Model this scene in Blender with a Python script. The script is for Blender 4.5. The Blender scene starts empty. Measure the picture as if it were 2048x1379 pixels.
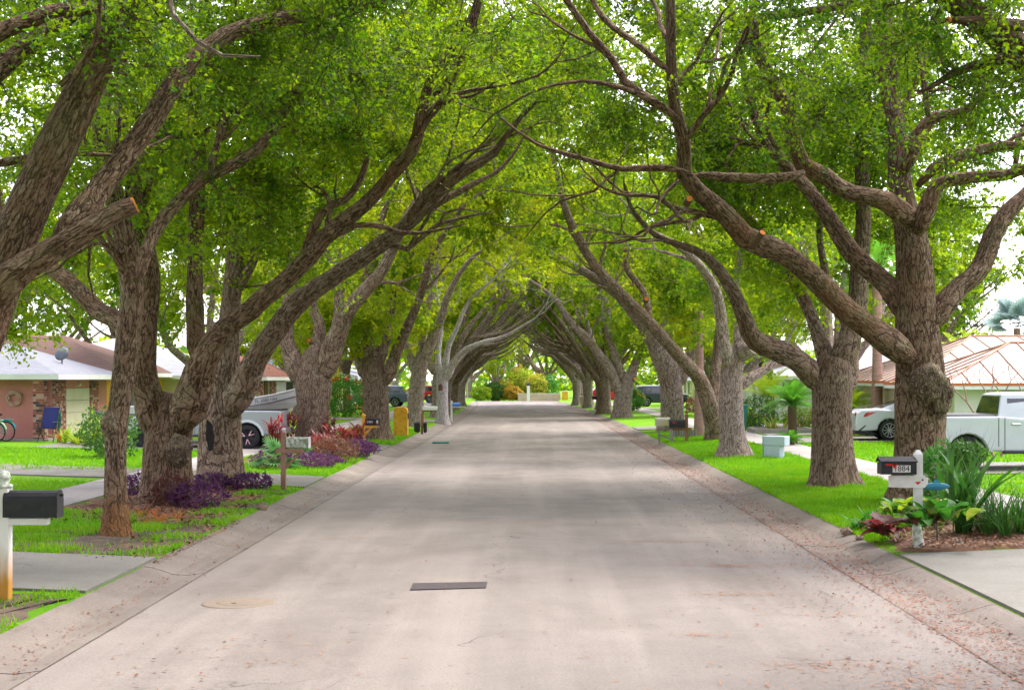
import bpy, bmesh, math, random
import numpy as np
from mathutils import Vector, Matrix, noise as mnoise
R = math.radians
random.seed(7); RNG = np.random.default_rng(11)
scene = bpy.context.scene
COL = scene.collection

# ------------------------------------------------------------------ camera
F_PX, VPX, VPY, CAM_H = 3000.0, 1062.0, 757.0, 2.35      # focal length and vanishing point in photo pixels (2048 x 1379)
cam = bpy.data.cameras.new('camera'); cam_o = bpy.data.objects.new('camera', cam); COL.objects.link(cam_o)
cam.sensor_width = 36.0; cam.lens = 36.0*F_PX/2048
cam.shift_x = -(VPX-1024)/2048; cam.shift_y = (VPY-689.5)/2048
cam.clip_start = 0.1; cam.clip_end = 2000
cam_o.location = (0, 0, CAM_H); cam_o.rotation_euler = (R(90), 0, 0)
scene.camera = cam_o

# ------------------------------------------------------------------ light
SUN_EL, SUN_AZ = R(60), R(48)
world = bpy.data.worlds.new('World'); scene.world = world; world.use_nodes = True
wn = world.node_tree.nodes; wl = world.node_tree.links; wn.clear()
sky = wn.new('ShaderNodeTexSky'); sky.sky_type = 'NISHITA'; sky.sun_disc = False
sky.sun_elevation = SUN_EL; sky.sun_rotation = SUN_AZ; sky.dust_density = 1.5; sky.air_density = 1.0; sky.ozone_density = 1.0
hs = wn.new('ShaderNodeHueSaturation'); hs.inputs['Saturation'].default_value = 0.30
tint = wn.new('ShaderNodeMix'); tint.data_type = 'RGBA'; tint.blend_type = 'MULTIPLY'; tint.inputs[0].default_value = 1.0
tint.inputs[7].default_value = (0.98, 0.91, 1.0, 1)
bg = wn.new('ShaderNodeBackground'); bg.inputs['Strength'].default_value = 0.15
wo = wn.new('ShaderNodeOutputWorld')
wl.new(sky.outputs[0], hs.inputs['Color']); wl.new(hs.outputs[0], tint.inputs[6]); wl.new(tint.outputs[2], bg.inputs['Color']); wl.new(bg.outputs[0], wo.inputs[0])
sun = bpy.data.lights.new('sun', 'SUN'); sun.energy = 1.4; sun.angle = R(20); sun.color = (1.0, 0.95, 0.87)
sun_o = bpy.data.objects.new('sun', sun); COL.objects.link(sun_o)
sd = Vector((math.cos(SUN_EL)*math.sin(SUN_AZ), math.cos(SUN_EL)*math.cos(SUN_AZ), math.sin(SUN_EL)))
sun_o.rotation_euler = sd.to_track_quat('Z', 'Y').to_euler(); sun_o.location = sd*60

scene.view_settings.view_transform = 'Standard'; scene.view_settings.look = 'None'
scene.view_settings.gamma = 1.0; scene.view_settings.exposure = 2.22
scene.view_settings.use_curve_mapping = False
scene.render.engine = 'CYCLES'
cy = scene.cycles
cy.max_bounces = 5; cy.diffuse_bounces = 3; cy.glossy_bounces = 2; cy.transmission_bounces = 5; cy.transparent_max_bounces = 4
cy.caustics_reflective = False; cy.caustics_refractive = False
cy.use_adaptive_sampling = True; cy.adaptive_threshold = 0.02
cy.use_denoising = True
try: cy.denoiser = 'OPENIMAGEDENOISE'
except Exception: pass
cy.use_light_tree = False
cy.sample_clamp_indirect = 6.0

# ------------------------------------------------------------------ terrain
def cx(Y):                                            # the street bends a little to the left far away
    return -1.6*((Y-60)/100)**2 if 60 < Y < 170 else (0.0 if Y <= 60 else -1.94)
def el(Y):                                            # and falls a little
    return -0.002*(Y-75) if Y > 75 else 0.0
def gz(x, Y):
    d = abs(x-cx(Y)); e = el(Y)
    if d <= 4.7: return .078+e
    if d <= 8: return .078+(d-4.7)/3.3*.122+e
    if d <= 16: return .2+(d-8)/8*.1+e
    return .3+e
def P(px, py, Y):                                     # a photo pixel at distance Y as a world point
    return Vector(((px-VPX)*Y/F_PX, Y, CAM_H+(VPY-py)*Y/F_PX))
def G(px, py):                                        # where a photo pixel meets the ground
    z = .15
    for _ in range(12):
        Y = F_PX*(CAM_H-z)/(py-VPY); x = (px-VPX)*Y/F_PX; z = gz(x, Y)
    return Vector((x, Y, z))
def GX(px, Y):                                        # ground point at distance Y in a pixel column
    x = (px-VPX)*Y/F_PX
    return Vector((x, Y, gz(x, Y)))

# ------------------------------------------------------------------ objects
def tag(o, label=None, cat=None, group=None, kind=None):
    if label: o['label'] = label
    if cat: o['category'] = cat
    if group: o['group'] = group
    if kind: o['kind'] = kind
    return o
def link(name, data, parent=None, loc=None, rz=0.0):
    o = bpy.data.objects.new(name, data); COL.objects.link(o)
    if parent is not None: o.parent = parent
    if loc is not None: o.location = loc
    if rz: o.rotation_euler = (0, 0, rz)
    return o
def thing(name, label, cat, loc=(0,0,0), rz=0.0, group=None):
    o = link(name, None, None, loc, rz); o.empty_display_size = .2
    return tag(o, label, cat, group)
def copy_tree(o, parent=None):
    c = o.copy(); COL.objects.link(c); c.parent = parent
    for ch in list(o.children): copy_tree(ch, c)
    return c

def np_mesh(name, V, F, uv=None, att=None, smooth=False):
    """V (n,3), F (m,k) same-size faces; fast path for big meshes"""
    me = bpy.data.meshes.new(name)
    V = np.asarray(V, dtype=np.float32); F = np.asarray(F, dtype=np.int32)
    m, k = F.shape
    me.vertices.add(len(V)); me.vertices.foreach_set('co', V.ravel())
    me.loops.add(m*k); me.loops.foreach_set('vertex_index', F.ravel())
    me.polygons.add(m); me.polygons.foreach_set('loop_start', np.arange(0, m*k, k, dtype=np.int32))
    me.polygons.foreach_set('use_smooth', np.full(m, smooth))
    if uv is not None:
        l = me.uv_layers.new(name='UVMap'); l.data.foreach_set('uv', np.asarray(uv, dtype=np.float32)[F.ravel()].ravel())
    if att is not None:
        a = me.attributes.new('v', 'FLOAT', 'FACE'); a.data.foreach_set('value', np.asarray(att, dtype=np.float32))
    me.update(calc_edges=True)
    return me

class MB:
    """collects shapes; build() makes one mesh object of them"""
    def __init__(s): s.v = []; s.f = []; s.sm = []
    def add(s, vs, fs, smooth=False):
        o = len(s.v); s.v += [tuple(v) for v in vs]
        for f in fs: s.f.append(tuple(i+o for i in f)); s.sm.append(smooth)
        return s
    def box(s, c, d, b=0.0, rz=0.0, M=None):
        x, y, z = d[0]/2, d[1]/2, d[2]/2
        if b <= 0:
            vs = [Vector((sx*x, sy*y, sz*z)) for sx in (-1,1) for sy in (-1,1) for sz in (-1,1)]
            fs = [(0,1,3,2),(4,6,7,5),(0,4,5,1),(2,3,7,6),(0,2,6,4),(1,5,7,3)]
        else:
            b = min(b, x*.9, y*.9, z*.9); pts = []
            for sx in (-1,1):
                for sy in (-1,1):
                    for sz in (-1,1):
                        pts += [Vector((sx*(x-b), sy*(y-b), sz*z)), Vector((sx*(x-b), sy*y, sz*(z-b))), Vector((sx*x, sy*(y-b), sz*(z-b)))]
            vs, fs = hull(pts)
        m = Matrix.Translation(Vector(c)) @ (M if M is not None else Matrix.Rotation(rz, 4, 'Z'))
        return s.add([m @ v for v in vs], fs)
    def hull(s, pts):
        vs, fs = hull([Vector(p) for p in pts]); return s.add(vs, fs)
    def cyl(s, p0, p1, r0, r1=None, n=12, smooth=True, caps=True):
        r1 = r0 if r1 is None else r1; p0 = Vector(p0); p1 = Vector(p1); d = (p1-p0).normalized()
        q = d.to_track_quat('Z', 'Y'); a = q @ Vector((1,0,0)); b = q @ Vector((0,1,0))
        vs = []
        for p, r in ((p0, r0), (p1, r1)):
            for i in range(n):
                t = 2*math.pi*i/n; vs.append(p + a*(r*math.cos(t)) + b*(r*math.sin(t)))
        s.add(vs, [(i, (i+1) % n, n+(i+1) % n, n+i) for i in range(n)], smooth)
        if caps: s.add(vs[:n][::-1], [tuple(range(n))]); s.add(vs[n:], [tuple(range(n))])
        return s
    def lathe(s, prof, n=16, c=(0,0,0), M=None, smooth=True):
        vs = []; m = Matrix.Translation(Vector(c)) @ (M if M is not None else Matrix.Identity(4))
        for r, z in prof:
            for i in range(n):
                t = 2*math.pi*i/n; vs.append(m @ Vector((r*math.cos(t), r*math.sin(t), z)))
        fs = [(k*n+i, k*n+(i+1) % n, (k+1)*n+(i+1) % n, (k+1)*n+i) for k in range(len(prof)-1) for i in range(n)]
        return s.add(vs, fs, smooth)
    def prism(s, poly, d0, d1, ax='y'):
        """poly of (a,b); ax y: a=x b=z extruded along y; ax x: a=y b=z along x; ax z: a=x b=y along z"""
        f = {'y': lambda a, b, d: (a, d, b), 'x': lambda a, b, d: (d, a, b), 'z': lambda a, b, d: (a, b, d)}[ax]
        n = len(poly); vs = [f(a, b, d0) for a, b in poly]+[f(a, b, d1) for a, b in poly]
        return s.add(vs, [tuple(range(n))[::-1], tuple(range(n, 2*n))]+[(i, (i+1) % n, n+(i+1) % n, n+i) for i in range(n)])
    def tube(s, pts, rad, n=8, smooth=True):
        V, F, _ = tube_np(np.array([tuple(p) for p in pts]), np.array(rad, dtype=float) if hasattr(rad, '__len__') else np.full(len(pts), rad), n)
        return s.add(V.tolist(), F.tolist(), smooth)
    def build(s, name, mat, parent=None, loc=None, rz=0.0, bevel=0.0):
        me = bpy.data.meshes.new(name); me.from_pydata(s.v, [], s.f); me.update()
        me.polygons.foreach_set('use_smooth', s.sm)
        bm = bmesh.new(); bm.from_mesh(me)
        bmesh.ops.recalc_face_normals(bm, faces=bm.faces)
        bm.to_mesh(me); bm.free()
        if mat: me.materials.append(mat)
        o = link(name, me, parent, loc, rz)
        if bevel:
            m = o.modifiers.new('bevel', 'BEVEL'); m.width = bevel; m.segments = 2; m.limit_method = 'ANGLE'; m.angle_limit = R(40)
        return o

def hull(pts):
    bm = bmesh.new()
    for p in pts: bm.verts.new(p)
    g = bmesh.ops.convex_hull(bm, input=bm.verts)
    junk = [e for e in g['geom_interior']+g['geom_unused'] if isinstance(e, bmesh.types.BMVert)]
    bmesh.ops.delete(bm, geom=list(set(junk)), context='VERTS')
    bmesh.ops.dissolve_limit(bm, angle_limit=.01, verts=bm.verts, edges=bm.edges)
    bm.verts.index_update(); vs = [v.co.copy() for v in bm.verts]; fs = [[v.index for v in f.verts] for f in bm.faces]
    bm.free(); return vs, fs

def tube_np(pts, rad, n=8, rfun=None, cap=True):
    """tube along pts with a seam column so bark can run along it; returns V, quads, uv in metres"""
    pts = np.asarray(pts, float); m = len(pts)
    t = np.gradient(pts, axis=0); t /= np.linalg.norm(t, axis=1)[:, None]+1e-9
    ref = np.array([0., 1., 0.])                      # the seam starts at the back, away from the street view
    if abs(t[0] @ ref) > .9: ref = np.array([0., 0., 1.])
    a = ref - t[0]*(ref @ t[0]); a /= np.linalg.norm(a); A = [a]
    for i in range(1, m):
        a = A[-1]-t[i]*(A[-1] @ t[i]); a /= np.linalg.norm(a)+1e-9; A.append(a)
    A = np.array(A); B = np.cross(t, A)
    th = np.linspace(0, 2*np.pi, n+1)
    L = np.concatenate([[0], np.cumsum(np.linalg.norm(np.diff(pts, axis=0), axis=1))])
    r = np.repeat(rad[:, None], n+1, 1)
    if rfun is not None:
        k = rfun(pts, th); k[:, -1] = k[:, 0]; r = r*k
    V = pts[:, None, :]+r[..., None]*(A[:, None, :]*np.cos(th)[None, :, None]+B[:, None, :]*np.sin(th)[None, :, None])
    rm = float(np.mean(rad))
    uv = np.stack([np.repeat((th*max(rm, .02))[None, :], m, 0), np.repeat(L[:, None], n+1, 1)], -1)
    i = np.arange(m-1)[:, None]*(n+1)+np.arange(n)[None, :]
    F = np.stack([i, i+1, i+n+2, i+n+1], -1).reshape(-1, 4)
    return V.reshape(-1, 3), F, uv.reshape(-1, 2)

# ------------------------------------------------------------------ materials
class NT:
    def __init__(s, name):
        s.m = bpy.data.materials.new(name); s.m.use_nodes = True; s.t = s.m.node_tree; s.t.nodes.clear()
        s.out = s.t.nodes.new('ShaderNodeOutputMaterial')
    def n(s, typ, **kw):
        o = s.t.nodes.new('ShaderNode'+typ)
        for k, v in kw.items():
            if k.startswith('i_'): o.inputs[k[2:].replace('_', ' ')].default_value = v
            elif k.startswith('x'): o.inputs[int(k[1:])].default_value = v
            else: setattr(o, k, v)
        return o
    def l(s, a, b): s.t.links.new(a, b)
    def coords(s, kind='Object', scale=(1,1,1), rot=(0,0,0)):
        c = s.n('TexCoord'); m = s.n('Mapping'); m.inputs['Scale'].default_value = scale; m.inputs['Rotation'].default_value = rot
        s.l(c.outputs[kind], m.inputs['Vector']); return m.outputs[0]
    def noise(s, vec, scale, detail=5, rough=.55, dist=0):
        o = s.n('TexNoise'); o.inputs['Scale'].default_value = scale; o.inputs['Detail'].default_value = detail
        o.inputs['Roughness'].default_value = rough; o.inputs['Distortion'].default_value = dist; s.l(vec, o.inputs['Vector']); return o.outputs[0]
    def ramp(s, fac, lo, hi, a=0.0, b=1.0):
        o = s.n('MapRange'); o.inputs[1].default_value = lo; o.inputs[2].default_value = hi; o.inputs[3].default_value = a; o.inputs[4].default_value = b
        s.l(fac, o.inputs[0]); return o.outputs[0]
    def mix(s, fac, a, b, blend='MIX'):
        o = s.n('Mix', data_type='RGBA', blend_type=blend)
        for i, v in ((0, fac), (6, a), (7, b)):
            if hasattr(v, 'links'): s.l(v, o.inputs[i])
            elif i == 0: o.inputs[0].default_value = v
            else: o.inputs[i].default_value = (*v, 1) if len(v) == 3 else v
        return o.outputs[2]
    def math(s, op, a, b=0.0):
        o = s.n('Math', operation=op)
        for i, v in ((0, a), (1, b)):
            if hasattr(v, 'links'): s.l(v, o.inputs[i])
            else: o.inputs[i].default_value = v
        return o.outputs[0]
    def bump(s, h, strength=.5, dist=.01):
        o = s.n('Bump'); o.inputs['Strength'].default_value = strength; o.inputs['Distance'].default_value = dist
        s.l(h, o.inputs['Height']); return o.outputs[0]
    def bsdf(s, col, rough=.8, spec=.3, metal=0.0, normal=None, coat=0.0):
        o = s.n('BsdfPrincipled')
        if hasattr(col, 'links'): s.l(col, o.inputs['Base Color'])
        else: o.inputs['Base Color'].default_value = (*col, 1)
        if hasattr(rough, 'links'): s.l(rough, o.inputs['Roughness'])
        else: o.inputs['Roughness'].default_value = rough
        o.inputs['Specular IOR Level'].default_value = spec; o.inputs['Metallic'].default_value = metal; o.inputs['Coat Weight'].default_value = coat
        if normal is not None: s.l(normal, o.inputs['Normal'])
        return o
    def done(s, sh): s.l(sh.outputs[0], s.out.inputs['Surface']); return s.m

def mat(name, c1, c2=None, scale=6.0, rough=.75, bump=.0, bscale=40.0, spec=.3, metal=0.0, coat=0.0, stretch=(1,1,1), lo=.35, hi=.65):
    t = NT(name); v = t.coords('Object', stretch)
    c2 = c2 or tuple(x*.8 for x in c1)
    n = t.noise(v, scale, 6, .6)
    col = t.mix(t.ramp(n, lo, hi), c1, c2)
    nm = t.bump(t.noise(v, bscale, 4, .6), bump, .01) if bump else None
    return t.done(t.bsdf(col, rough, spec, metal, nm, coat))

def bark(name, crev, ridge, pale, moss=.25, red=(.20,.09,.04), redamt=.35, stain=None):
    """furrowed oak bark running along the limb: meandering dark fissures between plates"""
    t = NT(name); ob = t.coords('Object')
    n1 = t.noise(t.coords('UV', (17, 3.6, 1)), 1.0, 2.5, .55, .5); n2 = t.noise(t.coords('UV', (36, 9.0, 1), (0, 0, .0)), 1.0, 2, .5, .4)
    f1 = t.ramp(t.math('ABSOLUTE', t.math('SUBTRACT', n1, .5)), .0, .085); f2 = t.ramp(t.math('ABSOLUTE', t.math('SUBTRACT', n2, .5)), .0, .11)
    fine = t.noise(t.coords('UV', (46, 30, 1)), 1.0, 5, .7)
    edge = t.math('MULTIPLY', t.math('POWER', f1, .8), t.math('ADD', t.math('MULTIPLY', f2, .62), .38))
    h = t.math('ADD', edge, t.math('MULTIPLY', fine, .35))
    big = t.noise(ob, .9, 4, .6); mid = t.noise(ob, 3.5, 5, .65)
    c = t.mix(t.ramp(edge, .05, .7), crev, ridge)
    c = t.mix(t.math('MULTIPLY', t.ramp(mid, .42, .72), t.ramp(edge, .35, .9)), c, pale)
    c = t.mix(t.math('MULTIPLY', t.ramp(big, .52, .68), redamt), c, red)
    c = t.mix(t.math('MULTIPLY', t.ramp(t.noise(ob, 1.7, 5, .65), .50, .72), moss), c, (.13, .16, .05))
    c = t.mix(t.ramp(fine, .3, .8, 0, .3), c, tuple(x*.6 for x in crev))
    if stain:
        tc = t.n('TexCoord'); sp = t.n('SeparateXYZ'); t.l(tc.outputs['Object'], sp.inputs[0])
        f = t.ramp(t.math('ADD', sp.outputs[2], t.math('MULTIPLY', t.math('SUBTRACT', mid, .5), .5)), stain[0]-.30, stain[0]+.10, 1, 0)
        c = t.mix(t.math('MULTIPLY', f, t.ramp(edge, .1, .8, .2, .85)), c, stain[1])
    nm = t.bump(h, .85, .032)
    return t.done(t.bsdf(c, .9, .15, 0, nm))

def leafmat(name, a, b, ta, tb, trans=.55):
    t = NT(name); at = t.n('Attribute', attribute_name='v')
    big = t.noise(t.coords('Object'), .8, 3, .6)
    f = t.math('ADD', t.math('MULTIPLY', at.outputs['Fac'], .65), t.ramp(big, .35, .65, -.25, .5))
    o = t.n('Clamp'); t.l(f, o.inputs[0]); f = o.outputs[0]
    d = t.bsdf(t.mix(f, a, b), .55, .35)
    tr = t.n('BsdfTranslucent'); t.l(t.mix(f, ta, tb), tr.inputs['Color'])
    mx = t.n('MixShader'); mx.inputs[0].default_value = trans; t.l(d.outputs[0], mx.inputs[1]); t.l(tr.outputs[0], mx.inputs[2])
    return t.done(mx)

def text_mesh(name, body, size, m, parent, loc, rot=(0,0,0), ext=.002):
    f = bpy.data.curves.new(name, 'FONT'); f.body = body; f.size = size; f.extrude = ext; f.align_x = 'CENTER'; f.align_y = 'CENTER'
    t = bpy.data.objects.new('tmp', f); COL.objects.link(t); dg = bpy.context.evaluated_depsgraph_get(); dg.update()
    me = bpy.data.meshes.new_from_object(t.evaluated_get(dg)); bpy.data.objects.remove(t); me.materials.clear(); me.materials.append(m)
    o = link(name, me, parent, loc); o.rotation_euler = rot; return o
M = {}
M['bark_dark'] = bark('oak_bark_dark', (.040,.024,.015), (.25,.158,.102), (.40,.31,.225), .36, redamt=.45)
M['bark_stained'] = bark('oak_bark_stained', (.040,.024,.015), (.26,.17,.11), (.40,.315,.23), .28, stain=(.55, (.21,.085,.018)))
M['bark_mid'] = bark('oak_bark_grey', (.060,.038,.026), (.32,.222,.158), (.46,.375,.29), .26, redamt=.4)
M['bark_pale'] = bark('oak_bark_pale', (.11,.076,.058), (.43,.335,.28), (.56,.475,.42), .13, redamt=.30)
M['bark_white'] = bark('bleached_bark', (.26,.22,.21), (.62,.57,.55), (.74,.70,.68), .03, redamt=.15)
M['leaf_deep'] = leafmat('oak_leaf_deep', (.022,.068,.004), (.080,.155,.006), (.10,.27,.004), (.35,.48,.008))
M['leaf_mid'] = leafmat('oak_leaf_green', (.034,.095,.004), (.130,.205,.006), (.18,.39,.004), (.56,.65,.010))
M['leaf_yellow'] = leafmat('oak_leaf_yellow', (.062,.140,.005), (.20,.245,.008), (.33,.52,.006), (.74,.72,.014))
M['cut'] = mat('fresh_cut_wood', (.75,.27,.05), (.55,.17,.03), 30, .8)

def concrete(name, c1, c2, stain=(.10,.085,.07), amt=.5, grain=160, crack=0.0, lengthwise=0.0):
    t = NT(name); ob = t.coords('Object')
    c = t.mix(t.ramp(t.noise(ob, .9, 6, .65), .35, .65), c1, c2)
    if lengthwise: c = t.mix(t.ramp(t.noise(t.coords('Object', (1.3, .05, 1)), 1.0, 4, .6), .45, .7, 0, lengthwise), c, tuple(min(1, x*1.35) for x in c1))
    c = t.mix(t.math('MULTIPLY', t.ramp(t.noise(t.coords('Object', (1, .35, 1)), .55, 6, .6, .4), .52, .75), amt), c, stain)
    g = t.noise(ob, grain, 3, .7)
    c = t.mix(t.ramp(g, .3, .7, 0, .45), c, tuple(x*.62 for x in c2))
    c = t.mix(t.ramp(t.noise(ob, 17, 4, .7), .60, .72, 0, .35), c, stain)
    c = t.mix(t.ramp(t.noise(ob, 38, 4, .8), .40, .64, 0, .50), c, tuple(x*.5 for x in c2)); c = t.mix(t.ramp(t.noise(ob, 60, 3, .75), .58, .72, 0, .5), c, tuple(min(1, x*1.5) for x in c1))
    if crack:
        vo = t.n('TexVoronoi', feature='DISTANCE_TO_EDGE'); vo.inputs['Scale'].default_value = .22
        w = t.n('VectorMath', operation='ADD'); t.l(t.coords('Object', (1, .6, 1)), w.inputs[0])
        nn = t.n('TexNoise'); nn.inputs['Scale'].default_value = 1.4; nn.inputs['Detail'].default_value = 6; t.l(ob, nn.inputs['Vector'])
        t.l(nn.outputs['Color'], w.inputs[1]); t.l(w.outputs[0], vo.inputs['Vector'])
        k = t.math('MULTIPLY', t.ramp(vo.outputs['Distance'], .0, .0035, 1, 0), t.ramp(t.noise(ob, .35, 3), .5, .6, 0, crack))
        c = t.mix(k, c, (.04,.035,.03))
    c = t.mix(t.ramp(t.noise(ob, 7, 3, .6), .66, .72, 0, .45), c, tuple(x*.6 for x in stain))
    nm = t.bump(g, .35, .006)
    return t.done(t.bsdf(c, t.ramp(t.noise(ob, 1.2, 4), .3, .7, .62, .85), .3, 0, nm))
M['road'] = concrete('worn_street_surface', (.250,.215,.188), (.193,.165,.144), (.108,.084,.066), .75, 120, .9, .8)
M['gutter'] = concrete('gutter_concrete', (.25,.21,.178), (.175,.144,.12), (.08,.055,.035), .95, 90)
M['walk'] = concrete('sidewalk_concrete', (.40,.36,.335), (.31,.28,.26), (.18,.15,.125), .5, 110)
M['drive'] = concrete('driveway_concrete', (.235,.222,.19), (.175,.165,.14), (.085,.072,.055), .7, 110, .4)

def lawn():
    t = NT('lawn'); ob = t.coords('Object')
    c = t.mix(t.ramp(t.noise(ob, .55, 6, .65), .35, .65), (.115,.33,.003), (.19,.37,.005))
    c = t.mix(t.ramp(t.noise(ob, 35, 5, .7), .35, .75, 0, .6), c, (.06,.20,.003))
    c = t.mix(t.ramp(t.noise(ob, 1.3, 6, .7), .56, .72, 0, .75), c, (.24,.21,.05))
    nm = t.bump(t.noise(ob, 60, 5, .7), .9, .05)
    return t.done(t.bsdf(c, .9, .15, 0, nm))
M['lawn'] = lawn()
M['dirt'] = mat('bare_dirt', (.055,.042,.032), (.12,.085,.055), 4, .95, .8, 40)
M['mulch'] = mat('mulch_soil', (.10,.052,.03), (.17,.085,.045), 9, .95, .9, 60)
# ================================================================== SETTING
def strip_mesh(cols, rows, zf, under=None):
    """sheet over columns (offsets from the street's centre line) and rows of Y"""
    V = []; nc = len(cols)
    for Y in rows:
        for c in cols: V.append((c+cx(Y), Y, zf(c, Y)))
    F = [(r*nc+i, r*nc+i+1, (r+1)*nc+i+1, (r+1)*nc+i) for r in range(len(rows)-1) for i in range(nc-1)]
    return V, F
ROWS = list(np.arange(-20, 60, 4.0))+list(np.arange(60, 160, 5.0))+[160]
def ground_z(c, Y):
    if abs(c) < 4.69: return -.25+el(Y)
    return gz(c+cx(Y), Y)
V, F = strip_mesh([-900, -300, -120, -60, -30, -22, -16, -12, -8, -6.4, -5.6, -4.70, -4.66, 4.66, 4.70, 5.6, 6.4, 8, 12, 16, 22, 30, 60, 120, 300, 900], ROWS+[300, 500, 1500], ground_z)
b = MB(); b.add(V, F); tag(b.build('ground', M['lawn']), kind='structure')
V, F = strip_mesh([-3.94, -2.5, -1.2, 0, 1.2, 2.5, 3.78], list(np.arange(-20, 160, 3.0))+[160], lambda c, Y: el(Y)+.03*(1-(c/3.95)**2)-.002)
b = MB(); b.add(V, F, True); road = tag(b.build('road', M['road']), kind='structure')
b = MB(); b.add([(-60, 160.05, el(160)), (60, 160.05, el(160)), (60, 170, el(170)), (-60, 170, el(170))], [(0,1,2,3)])
tag(b.build('cross_street', M['road']), kind='structure')
# the centre joint and a thin band of lighter slurry beside it
for s, nm in ((-1, 'left'), (1, 'right')):
    g = tag(link('gutter_'+nm, None), kind='structure')
    e0 = 3.944 if s < 0 else 3.784
    prof = [(e0, .0), (4.16, -.028), (4.34, -.018), (4.50, .035), (4.62, .068), (4.72, .080), (4.72, -.2)]
    Y = 6.0
    while Y < 160:
        L = 3.05 if Y < 72 else 10.3
        y1 = min(Y+L-.014, 160); rows = [Y, y1] if L < 5 else [Y, (Y+y1)/2, y1]
        dz = random.uniform(-.003, .003); V = []; 
        for y in rows:
            for c, z in prof: V.append((s*c+cx(y), y, z+el(y)+dz))
        n = len(prof); F = [(r*n+i, r*n+i+1, (r+1)*n+i+1, (r+1)*n+i) for r in range(len(rows)-1) for i in range(n-1)]
        F += [tuple(range(n)), tuple(range((len(rows)-1)*n, len(rows)*n))[::-1]]
        b = MB(); b.add(V, F); b.build('gutter_slab', M['gutter'], g); Y += L

M['jointdirt'] = mat('joint_dirt', (.06,.045,.034), (.15,.12,.095), 5, .95)
for s, nm, e0 in ((-1, 'left', 3.942), (1, 'right', 3.782)):                # the dirty joint between pavement and gutter
    V = []; rows = list(np.arange(6, 158, .35)); rnd = random.Random(nm)
    for Y in rows:
        w = .004+.012*abs(mnoise.noise(Vector((0, Y*.9, e0))))+(.012 if rnd.random() < .06 else 0)
        for k in (-1, 1): V.append((s*e0+cx(Y)+k*w, Y, el(Y)+.0045))
    b = MB(); b.add(V, [(2*i, 2*i+1, 2*i+3, 2*i+2) for i in range(len(rows)-1)]); tag(b.build('road_joint_'+nm, M['jointdirt']), kind='structure')
def slab(name, x0, x1, y0, y1, h=.012, m='drive', parent=None, step=.6, skew=0.0, thick=.14):
    """a concrete slab that follows the ground; x are true world x, y ranges may be skewed along x"""
    n = max(1, int(abs(x1-x0)/step)); b = MB(); V = []
    for i in range(n+1):
        x = x0+(x1-x0)*i/n; k = skew*i/n
        for y in (y0+k, y1+k): V.append((x, y, gz(x, y)+h))
    for i in range(n+1):
        x = x0+(x1-x0)*i/n; k = skew*i/n
        for y in (y0+k, y1+k): V.append((x, y, gz(x, y)+h-thick))
    o = 2*(n+1); F = [(2*i, 2*i+2, 2*i+3, 2*i+1) for i in range(n)]
    F += [(2*i, o+2*i, o+2*i+2, 2*i+2) for i in range(n)]+[(2*i+1, 2*i+3, o+2*i+3, o+2*i+1) for i in range(n)]
    F += [(0, 1, o+1, o), (2*n, o+2*n, o+2*n+1, 2*n+1)]
    b.add(V, F); ob = b.build(name, M[m], parent)
    if parent is None: tag(ob, kind='structure')
    return ob
# sidewalks: slabs of 1.5 m near, longer ones far away
for s, nm, a, c in ((-1, 'left', 7.85, 9.05), (1, 'right', 7.45, 8.7)):
    g = tag(link('sidewalk_'+nm, None), kind='structure')
    Y = 8.0
    while Y < 158:
        L = 1.52 if Y < 62 else 9.0
        x0, x1 = s*a+cx(Y), s*c+cx(Y)
        slab('sidewalk_slab', min(x0, x1), max(x0, x1), Y, Y+L-.02, .022+random.uniform(-.004, .004), 'walk', g); Y += L
def driveway(name, side, y0, y1, xend, skew=0.0, step=3.4, h=.03, apron=True):
    g = tag(link(name, None), kind='structure'); x = 4.74
    y0s, y1s = y0, y1
    inner = 7.83 if side < 0 else 7.43; outer = 9.07 if side < 0 else 8.72
    for a, c in ((4.722, inner), (outer, xend))[0 if apron else 1:]:
        n = max(1, round((c-a)/step)); 
        for i in range(n):
            u0 = a+(c-a)*i/n; u1 = a+(c-a)*(i+1)/n-.02
            k0 = skew*(u0-4.74)/(xend-4.74); k1 = skew*(u1-4.74)/(xend-4.74)
            x0, x1 = side*u0+cx(y0), side*u1+cx(y0)
            if side > 0: slab('driveway_slab', x0, x1, y0+k0, y1+k0, h, 'drive', g, skew=k1-k0)
            else: slab('driveway_slab', x1, x0, y0+k1, y1+k1, h, 'drive', g, skew=k0-k1)
driveway('driveway_near_left', -1, 15.9, 18.9, 22)
driveway('driveway_pink_house', -1, 31.2, 34.4, 15.6, 2.6)
driveway('driveway_white_house', -1, 44.6, 50.8, 15)
driveway('driveway_far_left', -1, 78, 82, 14)
driveway('driveway_far_left_b', -1, 120, 124, 14)
driveway('driveway_near_right', 1, 10.4, 19.25, 22)
driveway('driveway_pickup', 1, 33.2, 37.4, 15, apron=False)
driveway('driveway_sedan', 1, 49.8, 54, 14, apron=False)
driveway('driveway_siding_house', 1, 66, 70, 14)
driveway('driveway_far_right', 1, 108, 112, 15)
driveway('driveway_far_right_b', 1, 150, 154, 15)
# garden path of the siding house and its curbed bed are built with the house

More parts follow.
